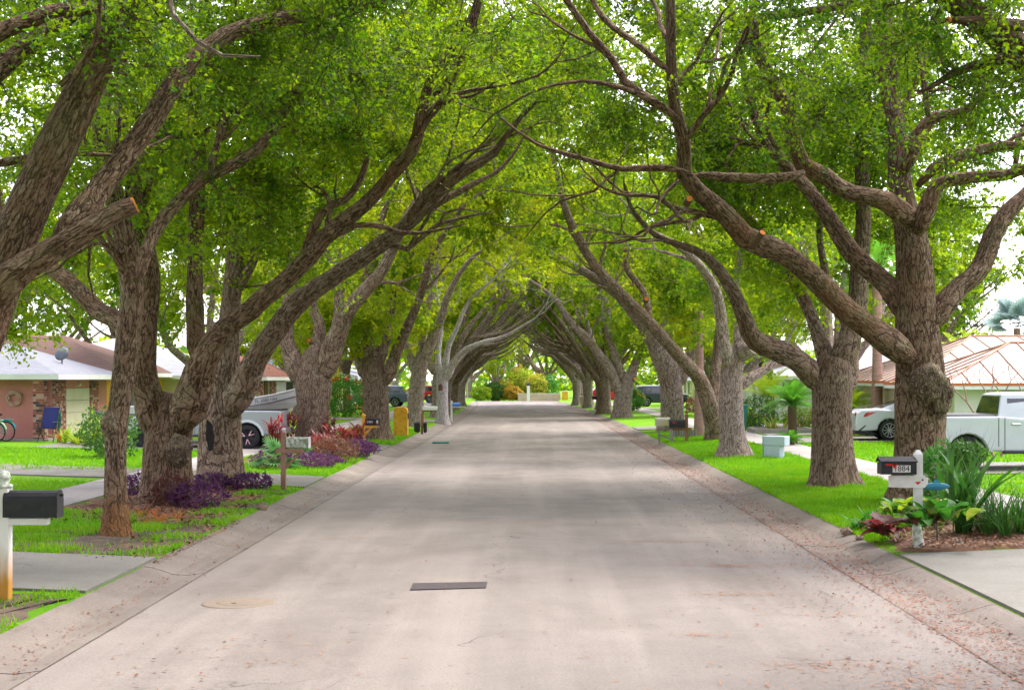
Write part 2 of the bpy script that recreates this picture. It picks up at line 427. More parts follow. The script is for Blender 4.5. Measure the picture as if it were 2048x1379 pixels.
def patch(name, pts, m, h=.02, n=40, jit=.12, parent=None, kind='stuff', seed=1):
    """an irregular low patch of soil or mulch lying on the ground, heaped a little in the middle"""
    rnd = random.Random(seed); P2 = [Vector((p[0], p[1], 0)) for p in pts]; c = sum(P2, Vector())/len(P2)
    ring = []; k = len(P2)
    for i in range(k):
        a, d = P2[i], P2[(i+1) % k]
        for j in range(max(2, n//k)):
            p = a.lerp(d, j/max(2, n//k)); p += Vector((rnd.uniform(-jit, jit), rnd.uniform(-jit, jit), 0)); ring.append(p)
    b = MB(); V = []; m_ = len(ring); fr = (1.0, .93, .7, .4)
    for f in fr:
        for p in ring:
            q = c.lerp(p, f); lift = -.03 if f == 1.0 else h*(1.0+1.2*(1-f))+rnd.uniform(-.012, .012)
            V.append((q.x, q.y, gz(q.x, q.y)+lift))
    V.append((c.x, c.y, gz(c.x, c.y)+h*2))
    F = [(k_*m_+i, k_*m_+(i+1) % m_, (k_+1)*m_+(i+1) % m_, (k_+1)*m_+i) for k_ in range(3) for i in range(m_)]
    F += [(3*m_+i, 3*m_+(i+1) % m_, 4*m_) for i in range(m_)]
    b.add(V, F, True); return tag(b.build(name, M[m], parent), kind=kind)
patch('dirt_verge', [(-4.8, 19.1), (-4.78, 22.8), (-5.2, 24.2), (-6.4, 22.2), (-7.7, 20.4), (-7.6, 19.05)], 'dirt', .012, 60, .15, seed=3)
patch('dirt_verge', [(-4.78, 23.5), (-4.78, 30.6), (-5.15, 30.8), (-5.35, 27), (-5.3, 23.5)], 'dirt', .010, 50, .12, seed=13)
patch('dirt_edge', [(-4.8, 11.0), (-4.75, 15.7), (-5.5, 15.7), (-6.2, 11.0)], 'dirt', .012, 40, .12, seed=5)
patch('mulch_bed', [(-5.2, 24.3), (-4.95, 29.0), (-6.0, 30.4), (-7.6, 29.5), (-7.8, 25.0), (-6.6, 22.8)], 'mulch', .02, 60, .2, seed=4)
patch('mulch_bed', [(4.85, 19.4), (4.95, 21.2), (5.6, 22.6), (7.2, 24.0), (8.6, 23.0), (8.8, 19.5)], 'mulch', .03, 60, .12, seed=6)
patch('soil_bed', [(-5.0, 37.5), (-5.0, 43.6), (-6.0, 44.4), (-7.7, 44.4), (-7.7, 38.5), (-6.6, 36.6)], 'mulch', .02, 50, .2, seed=8)

# ------------------------------------------------------------------ grass, litter and chips (nobody could count these)
def bladesat(n, xr, yr, hh=(.04,.10), w=.010, keep=None, mask=None, bias=1.0):
    y = yr[0]+(yr[1]-yr[0])*RNG.random(n)**bias; x = xr[0]+(xr[1]-xr[0])*RNG.random(n)
    ok = np.ones(n, bool)
    if mask is not None: ok = mask(x, y)
    x, y = x[ok], y[ok]; n = len(x)
    z = np.array([gz(a, c) for a, c in zip(x, y)])
    h = RNG.uniform(hh[0], hh[1], n)*(0.7+.6*np.abs(np.sin(x*3.1+y*1.7)*np.cos(y*2.3-x)))
    th = RNG.uniform(0, 2*np.pi, n); ww = w*(1+y/45.0)
    lx, ly = RNG.normal(0, .35, n)*h, RNG.normal(0, .35, n)*h
    b = np.stack([x, y, z-.004], 1); d = np.stack([np.cos(th)*ww, np.sin(th)*ww, 0*th], 1)
    t = np.stack([x+lx, y+ly, z+h], 1)
    V = np.stack([b-d, b+d, t], 1).reshape(-1, 3); F = np.arange(3*n).reshape(n, 3)
    return V, F, RNG.random(n)
def no_drive(ranges):
    def f(x, y):
        ok = np.ones(len(x), bool)
        for a, c in ranges: ok &= ~((y > a-.02) & (y < c+.02))
        return ok
    return f
M['grass'] = leafmat('grass_blade', (.11,.32,.003), (.19,.39,.005), (.20,.56,.004), (.36,.60,.006), .35)
def clumpy(th):
    return lambda x, y: (np.sin(x*2.1+1.3)*np.cos(y*1.7)+np.sin(x*5.3-y*3.1)*.6+RNG.normal(0, .5, len(x))) > th
parts = []
nd_r = no_drive([(10.4, 19.25), (33.2, 37.4), (49.8, 54)]); nd_v = no_drive([(10.4, 19.25)]); nd_l = no_drive([(15.9, 18.9), (31.2, 34.4), (44.6, 50.8)])
parts.append(bladesat(72000, (4.70, 7.42), (20.9, 37.5), (.05,.12), .008, mask=lambda x, y: nd_v(x, y) & ~((x > 4.9+.5*(y-20.9)) & (y < 23.6) & (RNG.random(len(x)) < .93))))
parts.append(bladesat(30000, (4.70, 7.42), (37.5, 60), (.05,.11), .010, mask=nd_v))
parts.append(bladesat(26000, (8.75, 16), (20, 52), (.04,.09), .012, mask=nd_r))
parts.append(bladesat(1500, (4.66, 5.1), (10.3, 14.0), (.03,.07), .008, mask=lambda x, y: x < 4.78+.04*(13-y)))
parts.append(bladesat(26000, (-7.84, -4.72), (19.0, 24.5), (.04,.11), .008, mask=lambda x, y: clumpy(.55)(x, y) | ((x < -6.2) & (RNG.random(len(x)) < .35))))
parts.append(bladesat(16000, (-5.7, -4.72), (24.5, 31.1), (.04,.10), .009, mask=clumpy(.5)))
parts.append(bladesat(9000, (-7, -4.72), (11, 15.8), (.04,.11), .008, mask=clumpy(.3)))
parts.append(bladesat(16000, (-7.8, -4.72), (34.5, 44.5), (.04,.10), .010, mask=lambda x, y: (x > -5.9) | (RNG.random(len(x)) < .4)))
parts.append(bladesat(16000, (-7.8, -4.72), (51.7, 66), (.05,.10), .012))
parts.append(bladesat(30000, (-16, -9.1), (26, 50), (.04,.09), .012, mask=nd_l))
o = 0; VV = []; FF = []; AA = []
for V, F, A in parts: VV.append(V); FF.append(F+o); AA.append(A); o += len(V)
me = np_mesh('grass', np.concatenate(VV), np.concatenate(FF), att=np.concatenate(AA)); me.materials.append(M['grass'])
tag(link('grass', me), 'bright green grass blades of the verges and front lawns', 'grass', kind='stuff')

M['litter'] = leafmat('fallen_leaf', (.17,.045,.016), (.30,.095,.030), (.2,.07,.03), (.3,.11,.04), .15)
M['needle'] = leafmat('orange_litter', (.30,.11,.03), (.40,.17,.06), (.3,.12,.03), (.4,.18,.05), .1)
M['chip'] = leafmat('mulch_chip', (.13,.055,.028), (.27,.13,.07), (.1,.05,.03), (.2,.1,.06), .05)
def flakes(name, pts, size, m, label, cat, asp=(.3,.8), tilt=.35):
    n = len(pts); L = RNG.uniform(size[0], size[1], n); W = L*RNG.uniform(asp[0], asp[1], n); th = RNG.uniform(0, 2*np.pi, n)
    a = np.stack([np.cos(th), np.sin(th), RNG.normal(0, tilt, n)*.5], 1); c = np.stack([-np.sin(th), np.cos(th), RNG.normal(0, tilt, n)*.5], 1)
    p = np.array(pts)+np.stack([0*L, 0*L, RNG.uniform(.004, .012, n)+np.abs(a[:, 2])*L*.5], 1)
    V = np.stack([p-a*L[:, None]/2, p+c*W[:, None]/2, p+a*L[:, None]/2, p-c*W[:, None]/2], 1).reshape(-1, 3)
    me = np_mesh(name, V, np.arange(4*n).reshape(n, 4), att=RNG.random(n)); me.materials.append(M[m])
    return tag(link(name, me), label, cat, kind='stuff')
def roadz(x, Y):
    c = abs(x-cx(Y)); e = el(Y)
    if c < 3.78: return e+.03*(1-(c/3.95)**2)
    pr = [(3.78, .003), (4.16, -.028), (4.34, -.018), (4.50, .035), (4.62, .068), (4.72, .080), (9, .25)]
    for (a, z0), (d, z1) in zip(pr, pr[1:]):
        if c <= d: return e+z0+(z1-z0)*(c-a)/(d-a)
    return gz(x, Y)
pts = []
for i in range(16000):                                   # the brown drift along the right gutter and joint
    Y = 10+62*random.random()**1.25; k = random.random()
    x = 4.2+random.gauss(0, .15) if k < .5 else (3.79+random.gauss(0, .05) if k < .64 else 3.9+random.gauss(-.5, .8)*random.random())
    pts.append((x+cx(Y), Y, roadz(x+cx(Y), Y)))
for i in range(4200):                                   # and farther along it
    Y = 70+88*random.random(); x = 3.95+random.gauss(0, .3); pts.append((x+cx(Y), Y, roadz(x+cx(Y), Y)))
for i in range(1200):
    Y = 10+34*random.random(); x = random.uniform(-3.6, 3.6) if i % 3 == 0 else random.gauss(3.0, .7); pts.append((x, Y, roadz(x, Y)))
for i in range(120):
    Y = 9.5+4*random.random(); x = random.gauss(-2.9, .5); pts.append((x, Y, roadz(x, Y)))
for i in range(800):
    Y = 10+25*random.random()**1.3; x = -4.25+random.gauss(0, .14); pts.append((x, Y, roadz(x, Y)))
for i in range(500):
    Y = 18.5+random.random()*9; x = 4.76+random.gauss(0, .05); pts.append((x, Y, roadz(x, Y)))
flakes('fallen_leaves', pts, (.018, .05), 'litter', 'small brown fallen oak leaves scattered over the street and gutters', 'leaf litter')
pts = []
for bx, by, wx, wy, n in ((2.6, 18.7, .55, .09, 260), (2.2, 16.2, .35, .08, 120), (3.2, 11.6, .5, .35, 500), (2.4, 12.2, .35, .1, 140), (1.5, 13.6, .2, .07, 60), (2.9, 14.8, .3, .05, 60), (1.9, 21.5, .5, .06, 110), (1.0, 24, .35, .05, 60), (-.9, 30, .3, .05, 40), (-3.3, 27, .3, .06, 50), (-2.2, 12.6, .5, .3, 70), (3.9, 10.6, .25, .4, 160), (1.8, 29, .6, .1, 90), (-1.5, 46, .5, .15, 50), (2.8, 44, .6, .3, 120), (2.4, 11.0, .8, .4, 160), (-2.6, 22, .3, .06, 30)):
    for i in range(n):
        x, Y = random.gauss(bx, wx), random.gauss(by, wy); pts.append((x, Y, roadz(x, Y)))
flakes('oak_tassels', pts, (.03, .11), 'needle', 'orange drifts of fallen oak tassels on the road', 'leaf litter', (.05, .16), .2)
pts = []
for i in range(9500):
    k = random.random()
    if k < .38: x, Y = random.uniform(4.9, 8.7), random.uniform(19.45, 22.8); dz = .05
    elif k < .84: x, Y = random.uniform(-7.6, -5.0), random.uniform(22.6, 30); dz = .03
    else: x, Y = random.uniform(-5.6, -4.6), random.uniform(18.5, 24); dz = .0
    if x > 0 and Y > 20.8 and x < 4.9+.5*(Y-20.9): continue
    pts.append((x, Y, roadz(x, Y) + dz if abs(x) < 4.75 else gz(x, Y)+dz))
flakes('mulch_chips', pts, (.03, .09), 'chip', 'reddish brown bark chips over the planting beds', 'mulch', (.25, .6), .6)
# road repairs: a dark rectangular patch, a tan utility cover and its collar, a green drain plate
def at_road(px, py):
    Y = F_PX*(CAM_H-.02)/(py-VPY); return Vector(((px-VPX)*Y/F_PX, Y, 0))
M['asphalt'] = mat('fresh_asphalt', (.045,.036,.036), (.085,.07,.07), 60, .9, .8, 150)
b = MB(); q = [at_road(820, 1181), at_road(972, 1177), at_road(975, 1165), at_road(826, 1168)]
b.prism([(p.x, p.y) for p in q], 0, .004, 'z'); o = b.build('asphalt_patch', M['asphalt'], None, (0, 0, 0)); o.location.z = .033
tag(o, 'dark rectangular asphalt repair patch in the road surface', 'road patch')
c = at_road(478, 1203); M['collar'] = mat('tan_concrete', (.215,.17,.125), (.175,.14,.105), 12, .85, .4, 90)
t = thing('utility_cover', 'round tan utility cover set in the left side of the road', 'manhole cover', (c.x, c.y, roadz(c.x, c.y)))
b = MB(); b.lathe([(0,.004),(.36,.004),(.385,.001),(.39,-.01)], 28); b.build('collar', M['collar'], t)
b = MB(); b.lathe([(0,.012),(.21,.012),(.235,.007),(.24,0)], 24); b.build('lid', M['collar'], t)
b = MB(); b.lathe([(0,.016),(.028,.016),(.03,.010)], 10, (-.03,-.12,0)); b.build('pick_hole', M['asphalt'], t)
M['teal'] = mat('teal_plastic', (.02,.16,.13), (.03,.22,.18), 8, .5)
c = G(868, 882); b = MB(); b.box((0,0,.03), (.6,.4,.05), .012); o = b.build('drain_plate', M['teal'], None, (c.x+.25, c.y, roadz(c.x+.25, c.y)))
tag(o, 'teal green drain plate at the left gutter beyond the yellow pillar', 'drain cover')
# ================================================================== OAKS
def smooth_path(pts, step=.28):
    """Catmull-Rom through rows of (x,y,z,r), resampled"""
    p = np.asarray(pts, float)
    if len(p) < 3: 
        n = max(2, int(np.linalg.norm(p[-1, :3]-p[0, :3])/step)+1); t = np.linspace(0, 1, n)[:, None]; return p[0]*(1-t)+p[-1]*t
    q = np.vstack([2*p[0]-p[1], p, 2*p[-1]-p[-2]]); out = []
    for i in range(1, len(q)-2):
        n = max(2, int(np.linalg.norm(q[i+1, :3]-q[i, :3])/step)); t = np.linspace(0, 1, n, endpoint=False)[:, None]
        a, b, c, d = q[i-1], q[i], q[i+1], q[i+2]
        out.append(.5*((2*b)+(-a+c)*t+(2*a-5*b+4*c-d)*t*t+(-a+3*b-3*c+d)*t**3))
    out.append(q[-2][None, :]); out = np.vstack(out); out[:, 3] = np.maximum(out[:, 3], .006); return out
def lumps(seed, amp, base_z=None, lobes=0.0):
    r = np.random.default_rng(seed); ph = r.uniform(0, 6.28, 8)
    def f(pts, th):
        s = np.cumsum(np.concatenate([[0], np.linalg.norm(np.diff(pts, axis=0), axis=1)]))[:, None]; th = th[None, :]
        k = 1+amp*(.5*np.sin(2*th+ph[0]+s*.9)+.35*np.sin(3*th+ph[1]-s*1.7)+.4*np.sin(s*3.1+ph[2])+.25*np.sin(5*th+ph[3]+s*2.3)+.2*np.sin(9*th+ph[5]-s*.7))
        if base_z is not None:
            h = np.clip(pts[:, 2]-base_z, 0, 3)[:, None]
            k = k*(1+(.30+lobes*np.sin(5*th+ph[4])+.6*lobes*np.sin(3*th+ph[6]))*np.exp(-h/.28)+lobes*.25*np.sin(4*th+ph[7])*np.exp(-h/1.1))
        return k
    return f
class Oak:
    def __init__(s, name, label, base, barkm='bark_mid', leafm='leaf_mid', seed=1, group='oaks arching over the street', cat='tree'):
        s.base = Vector(base); s.root = thing(name, label, cat, s.base, 0, group); s.bm = barkm; s.lm = leafm
        s.seed = seed; s.r = np.random.default_rng(seed); s.nodes = []; s.limbs = []
    def path(s, pts, dy0=0.0, dy1=0.0, Y=None):
        Y = Y or s.base.y; n = len(pts); out = []
        for i, (px, py, w) in enumerate(pts):
            yy = Y+dy0+(dy1-dy0)*i/(n-1); p = P(px, py, yy); out.append((p.x, p.y, p.z, (.455 if s.base.y < 45 else .415)*w*yy/F_PX))
        return smooth_path(out)
    def limb(s, path, part='limb', n=12, amp=.09, flare=1.12, trunk=False, attach=True, mat=None, lobes=.12, ext=True):
        if ext and path[-1, 3] > .018: path = s.extend(path)
        p = path.copy()
        if not trunk:                                     # swell where it leaves its parent
            L = np.concatenate([[0], np.cumsum(np.linalg.norm(np.diff(p[:, :3], axis=0), axis=1))]); p[:, 3] *= (1+(flare-1)*np.exp(-((L-.35)/.35)**2))*np.clip(.45+L/.45*.55, .45, 1)
        if not trunk:                                     # small kinks
            j = s.r.normal(0, 1, (len(p), 3)); j = (j+np.roll(j, 1, 0)+np.roll(j, -1, 0))/3; k = np.minimum(p[:, 3:4]*.22, .03); p[1:-1, :3] += (j*k)[1:-1]
        V, F, uv = tube_np(p[:, :3], p[:, 3], n, lumps(s.seed*31+len(s.limbs), amp, s.base.z if trunk else None, lobes))
        k = len(p)-1; e = len(V); V = np.vstack([V, p[-1, :3]])      # close the end
        F = np.vstack([F, [[k*(n+1)+i, k*(n+1)+i+1, e, e] for i in range(n)]]) if False else F
        me = np_mesh(part, V-np.array(s.base), F, np.vstack([uv, uv[-1]]), None, True)
        bm = bmesh.new(); bm.from_mesh(me); bm.verts.ensure_lookup_table()
        ul = bm.loops.layers.uv.active
        for i in range(n):
            f = bm.faces.new((bm.verts[k*(n+1)+i], bm.verts[k*(n+1)+i+1], bm.verts[e]))
        if not trunk: bm.faces.new([bm.verts[i] for i in range(n)][::-1])
        bm.to_mesh(me); bm.free()
        me.materials.append(M[mat or s.bm]); o = link(part, me, s.root); s.limbs.append(path)
        if attach: s.nodes.append(path[:, :4])
        return o
    def extend(s, path):
        # let a traced limb run on and taper out instead of ending bluntly
        r = s.r; p = path[-1, :3].copy(); d = path[-1, :3]-path[-3, :3]; d /= np.linalg.norm(d); r0 = path[-1, 3]; L = 1.2+14*r0; n = int(L/.3)+2; out = []
        for i in range(1, n+1):
            d = d+r.normal(0, .16, 3)+np.array([0, 0, .04]); d /= np.linalg.norm(d); p = p+d*L/n; out.append((*p, r0*(1-i/n)**.8*.92+.008))
        return np.vstack([path, out])
    def sprout(s, per_m=.45, zmin=3.4, sides=6):
        # forking side branches, thick enough to read as wood
        r = s.r; BV, BF, BU, off = [], [], [], 0; B0 = np.array(s.base); new = []
        def grow1(p, d, r0, L, depth):
            nonlocal off
            n = max(4, int(L/.28)); q = [np.array([*p, r0])]; d = d/np.linalg.norm(d)
            for i in range(1, n+1):
                d = d+r.normal(0, .22, 3)+np.array([0, 0, .03]); d /= np.linalg.norm(d); p = p+d*L/n; q.append(np.array([*p, r0*(1-i/n)**.75*.95+.007]))
                if depth and 2 <= i < n and r.random() < .42: grow1(p.copy(), d+r.normal(0, .6, 3), q[-1][3]*.62, L*(1-i/n)*.9+.5, depth-1)
            q = np.array(q); V, F, uv = tube_np(q[:, :3], q[:, 3], sides); BV.append(V); BF.append(F+off); BU.append(uv); off += len(V); new.append(q)
        for path in list(s.limbs):
            seg = np.linalg.norm(np.diff(path[:, :3], axis=0), axis=1); L = seg.sum(); k = int(L*per_m*r.uniform(.8, 1.2))
            for _ in range(k):
                i = int(len(path)*r.uniform(.3, .97)); i = min(i, len(path)-2)
                if path[i, 2]-s.base.z < zmin: continue
                t = path[i+1, :3]-path[i-1, :3]; t /= np.linalg.norm(t); side = r.normal(0, 1, 3); side -= t*(side @ t); side /= np.linalg.norm(side)
                r0 = min(.5*path[i, 3], .065); grow1(path[i, :3].copy(), t*.8+side*.85+np.array([0, 0, .25]), r0, r.uniform(1.2, 2.6)*(.5+min(1, r0/.05)), 1)
        if new:
            me = np_mesh('side_branches', np.vstack(BV)-B0, np.vstack(BF), np.vstack(BU), None, True); me.materials.append(M[s.bm]); tag(link('side_branches', me, s.root), kind='stuff'); s.nodes += new
    def stub_end(s, path, r=None):
        p = path[-1]; d = Vector(path[-1][:3]-path[-3][:3]).normalized(); r = r or p[3]
        c = Vector(p[:3])-s.base; b = MB(); b.cyl(c-d*.02, c+d*.012, r*.97, r*.93, 14, False); b.build('pruning_cut', M['cut'], s.root)
    def cut(s, px, py, w, dy, tip=None, face=(0,-1,.1)):
        c = P(px, py, s.base.y+dy)-s.base; r = w/2*(s.base.y+dy)/F_PX; f = Vector(face).normalized()
        b = MB(); b.cyl(c-f*.35, c, r*1.35, r*1.12, 12); st = b.build('branch_stub', M[s.bm], s.root)
        b = MB(); b.cyl(c-f*.02, c+f*.008, r, r*.97, 14, False); b.build('pruning_cut', M['cut'], st)
    def burl(s, px, py, w, dy, h=None):
        """a lumpy knot grown over an old wound, rough with its own ridges"""
        c = P(px, py, s.base.y+dy)-s.base; r = w/2*(s.base.y+dy)/F_PX; V = []; nn = 36; mm = 22; off = Vector((px*.01, py*.01, 0))
        for i in range(mm+1):
            a = math.pi*i/mm
            for j in range(nn):
                t = 2*math.pi*j/nn; d = Vector((math.sin(a)*math.cos(t), math.sin(a)*math.sin(t), math.cos(a)))
                k = 1+.22*mnoise.noise(d*1.6+off)+.10*mnoise.noise(d*5+off)+.06*mnoise.noise(d*12+off)
                dish = -.16 if (d.y < -.55 and math.hypot(d.x, d.z) < .55) else 0
                k += dish
                V.append((c.x+r*k*d.x, c.y+r*.8*k*d.y, c.z+(h or 1.1)*r*k*d.z))
        b = MB(); b.add(V, [(i*nn+j, i*nn+(j+1) % nn, (i+1)*nn+(j+1) % nn, (i+1)*nn+j) for i in range(mm) for j in range(nn)], True)
        return b.build('burl', M['knot'], s.root)
    def grow(s, targets, reach=4.5, zmin_attach=2.8, twigs=9, leaves=26, leaf=(.055,.095), twig_mesh=True, tw=(.3,.75), sides=5, per_m=.45):
        """carry branches from the limbs to the target points, then hang leafy twigs on them"""
        s.sprout(per_m)
        r = s.r; N = np.vstack(s.nodes); N = N[N[:, 2] > zmin_attach+s.base.z]
        pos = N[:, :3]; rad = N[:, 3]
        T = np.asarray(targets); d0 = np.array([np.min(np.linalg.norm(pos-t, axis=1)) for t in T]); T = T[np.argsort(d0)]
        BV, BF, BU, off = [], [], [], 0; tb, td, tl = [], [], []
        for t in T:
            dv = t-pos; d = np.linalg.norm(dv, axis=1); cost = d+.8*np.maximum(0, -dv[:, 2])+.3*np.maximum(0, .03-rad)*20
            i = int(np.argmin(cost)); D = d[i]
            if D > reach or D < .25: 
                if D > reach: continue
            a = pos[i]; up = np.array([0, 0, 1.0]); side = r.normal(0, .28, 3)
            n = max(4, int(D/.35)); u = np.linspace(0, 1, n)[:, None]
            ctrl = a+(t-a)*.45+side*D*.5+up*D*.10
            path = (1-u)**2*a+2*u*(1-u)*ctrl+u*u*t; path[1:-1] += r.normal(0, .035, (n-2, 3))
            r0 = min(rad[i]*.62, .010+.013*D); rr = r0*(1-u[:, 0])+.006*u[:, 0]
            V, F, uv = tube_np(path, rr, sides); BV.append(V); BF.append(F+off); BU.append(uv); off += len(V)
            pos = np.vstack([pos, path[1:]]); rad = np.concatenate([rad, rr[1:]])
            k = int(twigs*(.7+.5*r.random())); ii = np.minimum(n-1, (n*(.30+.72*np.sqrt(r.random(k)))).astype(int))
            dirs = r.normal(0, 1, (k, 3))+np.array([0, 0, .25])+(t-a)/max(D, .3)*.5; dirs /= np.linalg.norm(dirs, axis=1)[:, None]
            tb.append(path[ii]); td.append(dirs); tl.append(r.uniform(tw[0], tw[1], k))
        tb = np.vstack(tb); td = np.vstack(td); tl = np.concatenate(tl); B0 = np.array(s.base)
        if twig_mesh:
            n = len(tb); mid = tb+td*tl[:, None]*.5+r.normal(0, .03, (n, 3)); tip = tb+td*tl[:, None]; tip[:, 2] -= .08*tl
            for a, c, e in zip(tb, mid, tip):
                V, F, uv = tube_np(np.array([a, c, e]), np.array([.007, .005, .002]), 3); BV.append(V); BF.append(F+off); BU.append(uv); off += len(V)
        me = np_mesh('branches', np.vstack(BV)-B0, np.vstack(BF), np.vstack(BU), None, True); me.materials.append(M[s.bm])
        tag(link('branches', me, s.root), kind='stuff')
        s.foliage(tb, td, tl, leaves, leaf)
    def foliage(s, tb, td, tl, leaves, leaf, name='crown', mat=None):
        r = s.r; k = leaves; n = len(tb)*k
        u = np.sqrt(r.random(n))*1.08; base = np.repeat(tb, k, 0); d = np.repeat(td, k, 0); L = np.repeat(tl, k)
        c = base+d*(u*L)[:, None]+r.normal(0, .075, (n, 3)); c[:, 2] -= .08*L*u
        V, A = leaves_np(r, c, d, leaf[0]*.85+(leaf[1]*1.3-leaf[0]*.85)*r.random(n)**1.6); A = .45*A+.55*np.repeat(r.random(len(tb)), k)      # sizes differ, and a twig's leaves share a tone
        me = np_mesh(name, V-np.array(s.base), np.arange(len(V)).reshape(-1, 4), att=A); me.materials.append(M[mat or s.lm])
        return tag(link(name, me, s.root), kind='stuff')
def leaves_np(r, c, d, size, asp=.64):
    n = len(c); a = d*.5+r.normal(0, .8, (n, 3)); a[:, 2] -= .15; a /= np.linalg.norm(a, axis=1)[:, None]
    b = r.normal(0, 1, (n, 3)); b[:, 2] *= .45; b -= a*np.sum(a*b, 1)[:, None]; b /= np.linalg.norm(b, axis=1)[:, None]+1e-6
    nn = np.cross(a, b); S = size[:, None]
    V = np.stack([c-a*S*.5, c+b*S*asp*.5+nn*S*.10, c+a*S*.5, c-b*S*asp*.5+nn*S*.10], 1).reshape(-1, 3)
    return V, r.random(n)
def arch(x, Y, lift=0.0):
    d = np.abs(x); z = np.where(d < 6, 6.6-2.7*(d/6)**2, np.where(d < 8, 3.9-.25*(d-6), 3.4)); return z+np.where(d < 4.4, .45, -.4)+lift+el(Y)
def crown_targets(r, n, c, rad, clusters=34, spread=1.1, lift=0.0, extra=None):
    n = int(n*1.32); clusters = int(clusters*1.15); spread *= .55
    """clumps of target points inside an ellipsoid, kept above the clear arch over the street"""
    C = []
    while len(C) < clusters:
        p = r.uniform(-1, 1, 3); q = np.linalg.norm(p)
        if q > 1 or q < .25: continue
        w = np.array(c)+p*np.array(rad)
        if w[2] < arch(w[0]-cx(w[1]), w[1], lift): continue
        C.append(w)
    if c[1] > 40:                                          # leafy skirts hanging on the yard side, down to head height and a half
        for _ in range(12): C.append(np.array([math.copysign(r.uniform(4.6, 9.0), c[0]), c[1]+r.uniform(-3.5, 3.5), r.uniform(3.6, 6.2)]))
    C = np.array(C)
    if extra is not None: C = np.vstack([C, extra])
    t = C[r.integers(0, len(C), n*2)]+r.normal(0, spread, (n*2, 3))*np.array([1, 1, .75])
    ok = (t[:, 2] > np.array([arch(a-cx(b), b, lift-.15) for a, b in zip(t[:, 0], t[:, 1])]))
    return t[ok][:n]
def knotmat():
    t = NT('burl_bark'); ob = t.coords('Object'); vo = t.n('TexVoronoi', feature='DISTANCE_TO_EDGE'); vo.inputs['Scale'].default_value = 1.0
    w = t.n('VectorMath', operation='ADD'); nn = t.n('TexNoise'); nn.inputs['Scale'].default_value = 5; nn.inputs['Detail'].default_value = 5; t.l(ob, nn.inputs['Vector'])
    t.l(t.coords('Object', (22, 22, 9)), w.inputs[0]); sc = t.n('VectorMath', operation='SCALE'); sc.inputs['Scale'].default_value = 3.0; t.l(nn.outputs['Color'], sc.inputs[0]); t.l(sc.outputs[0], w.inputs[1]); t.l(w.outputs[0], vo.inputs['Vector'])
    e = t.ramp(vo.outputs['Distance'], .0, .35); fine = t.noise(ob, 45, 5, .7)
    c = t.mix(e, (.05,.034,.025), (.30,.21,.15)); c = t.mix(t.ramp(t.noise(ob, 4, 5), .45, .65, 0, .7), c, (.34,.29,.18))
    return t.done(t.bsdf(c, .9, .15, 0, t.bump(t.math('ADD', e, t.math('MULTIPLY', fine, .5)), 1.0, .03)))
M['knot'] = knotmat()
def PX(lst): return np.array([tuple(P(a, b, Y)) for a, b, Y in lst])
# ---- near left, trunk outside the frame
b0 = GX(-170, 17.0)
t = Oak('oak_tree', 'big forked oak leaning in from the left edge with a sawn limb', b0, 'bark_dark', 'leaf_deep', 21)
t.limb(t.path([(-190, 1190, 190), (-150, 1000, 165), (-105, 800, 150), (-50, 650, 135), (0, 548, 104), (45, 440, 94), (95, 330, 88), (150, 220, 84), (200, 110, 78), (270, -10, 72), (330, -120, 62), (400, -230, 45)], 0, 1.0), 'trunk', 28, .05, trunk=True)
p = t.path([(-40, 620, 90), (25, 552, 66), (90, 508, 58), (150, 468, 52), (215, 432, 44), (270, 410, 38)], 0, .3); t.limb(p, n=16, ext=False); t.stub_end(p)
t.limb(t.path([(110, 488, 52), (160, 430, 54), (213, 365, 52), (284, 274, 48), (355, 162, 44), (421, 86, 40), (487, 51, 36), (584, 33, 33), (690, 22, 30), (790, -12, 24), (900, -60, 16)], .1, 3.0), n=14)
t.limb(t.path([(-150, 290, 60), (-60, 195, 46), (0, 140, 42), (60, 95, 38), (120, 50, 36), (190, 0, 34), (260, -60, 28)], .5, 2.0), n=12)
t.limb(t.path([(-130, 190, 45), (-40, 85, 38), (60, 40, 34), (130, 18, 28), (215, 22, 18), (260, 10, 10)], .2, 1.5), n=10)
t.limb(t.path([(120, 170, 30), (170, 120, 16), (195, 60, 12), (200, -20, 10)], -.2, -.5), n=8)
t.limb(t.path([(-20, 330, 30), (60, 315, 18), (140, 308, 14), (230, 312, 9)], 2, 3.5), n=8)
T = crown_targets(t.r, 262, (-4.6, 21.5, 8.6), (5.2, 3.0, 3.6), 51, .8, extra=PX([(140, 40, 17), (300, 90, 17.5), (640, 20, 19), (700, 40, 19), (500, 20, 20), (60, 150, 18), (30, 300, 19), (580, 10, 18)]))
t.grow(T, twigs=9, leaves=26, leaf=(.05, .085), per_m=.22)
# ---- thin leaning oak with a stained foot
b0 = G(232, 1072)
t = Oak('oak_tree', 'thin oak with an orange stained foot beside the near left driveway', b0, 'bark_dark', 'leaf_mid', 22)
t.limb(t.path([(232, 1085, 60), (231, 1050, 54), (231, 1000, 48), (231, 930, 46), (233, 870, 46), (240, 800, 45), (250, 720, 48), (259, 640, 52), (264, 590, 52), (256, 510, 50), (240, 431, 46), (205, 304, 40), (203, 228, 38), (200, 152, 36), (174, 76, 30), (165, 10, 28), (160, -80, 22)], 0, 1.5), 'trunk', 26, .06, trunk=True, lobes=.06, mat='bark_stained')
t.burl(219, 848, 34, -.10, 1.5)
t.limb(t.path([(272, 560, 34), (289, 530, 28), (310, 472, 28), (332, 430, 30), (386, 376, 28), (421, 350, 26), (508, 300, 25), (553, 249, 22), (579, 203, 20), (609, 127, 17), (614, 86, 14), (640, 10, 10)], 0, 3.0), n=12)
t.limb(t.path([(421, 352, 14), (440, 260, 13), (455, 180, 11), (500, 80, 8)], 1.2, 2.5), n=8)
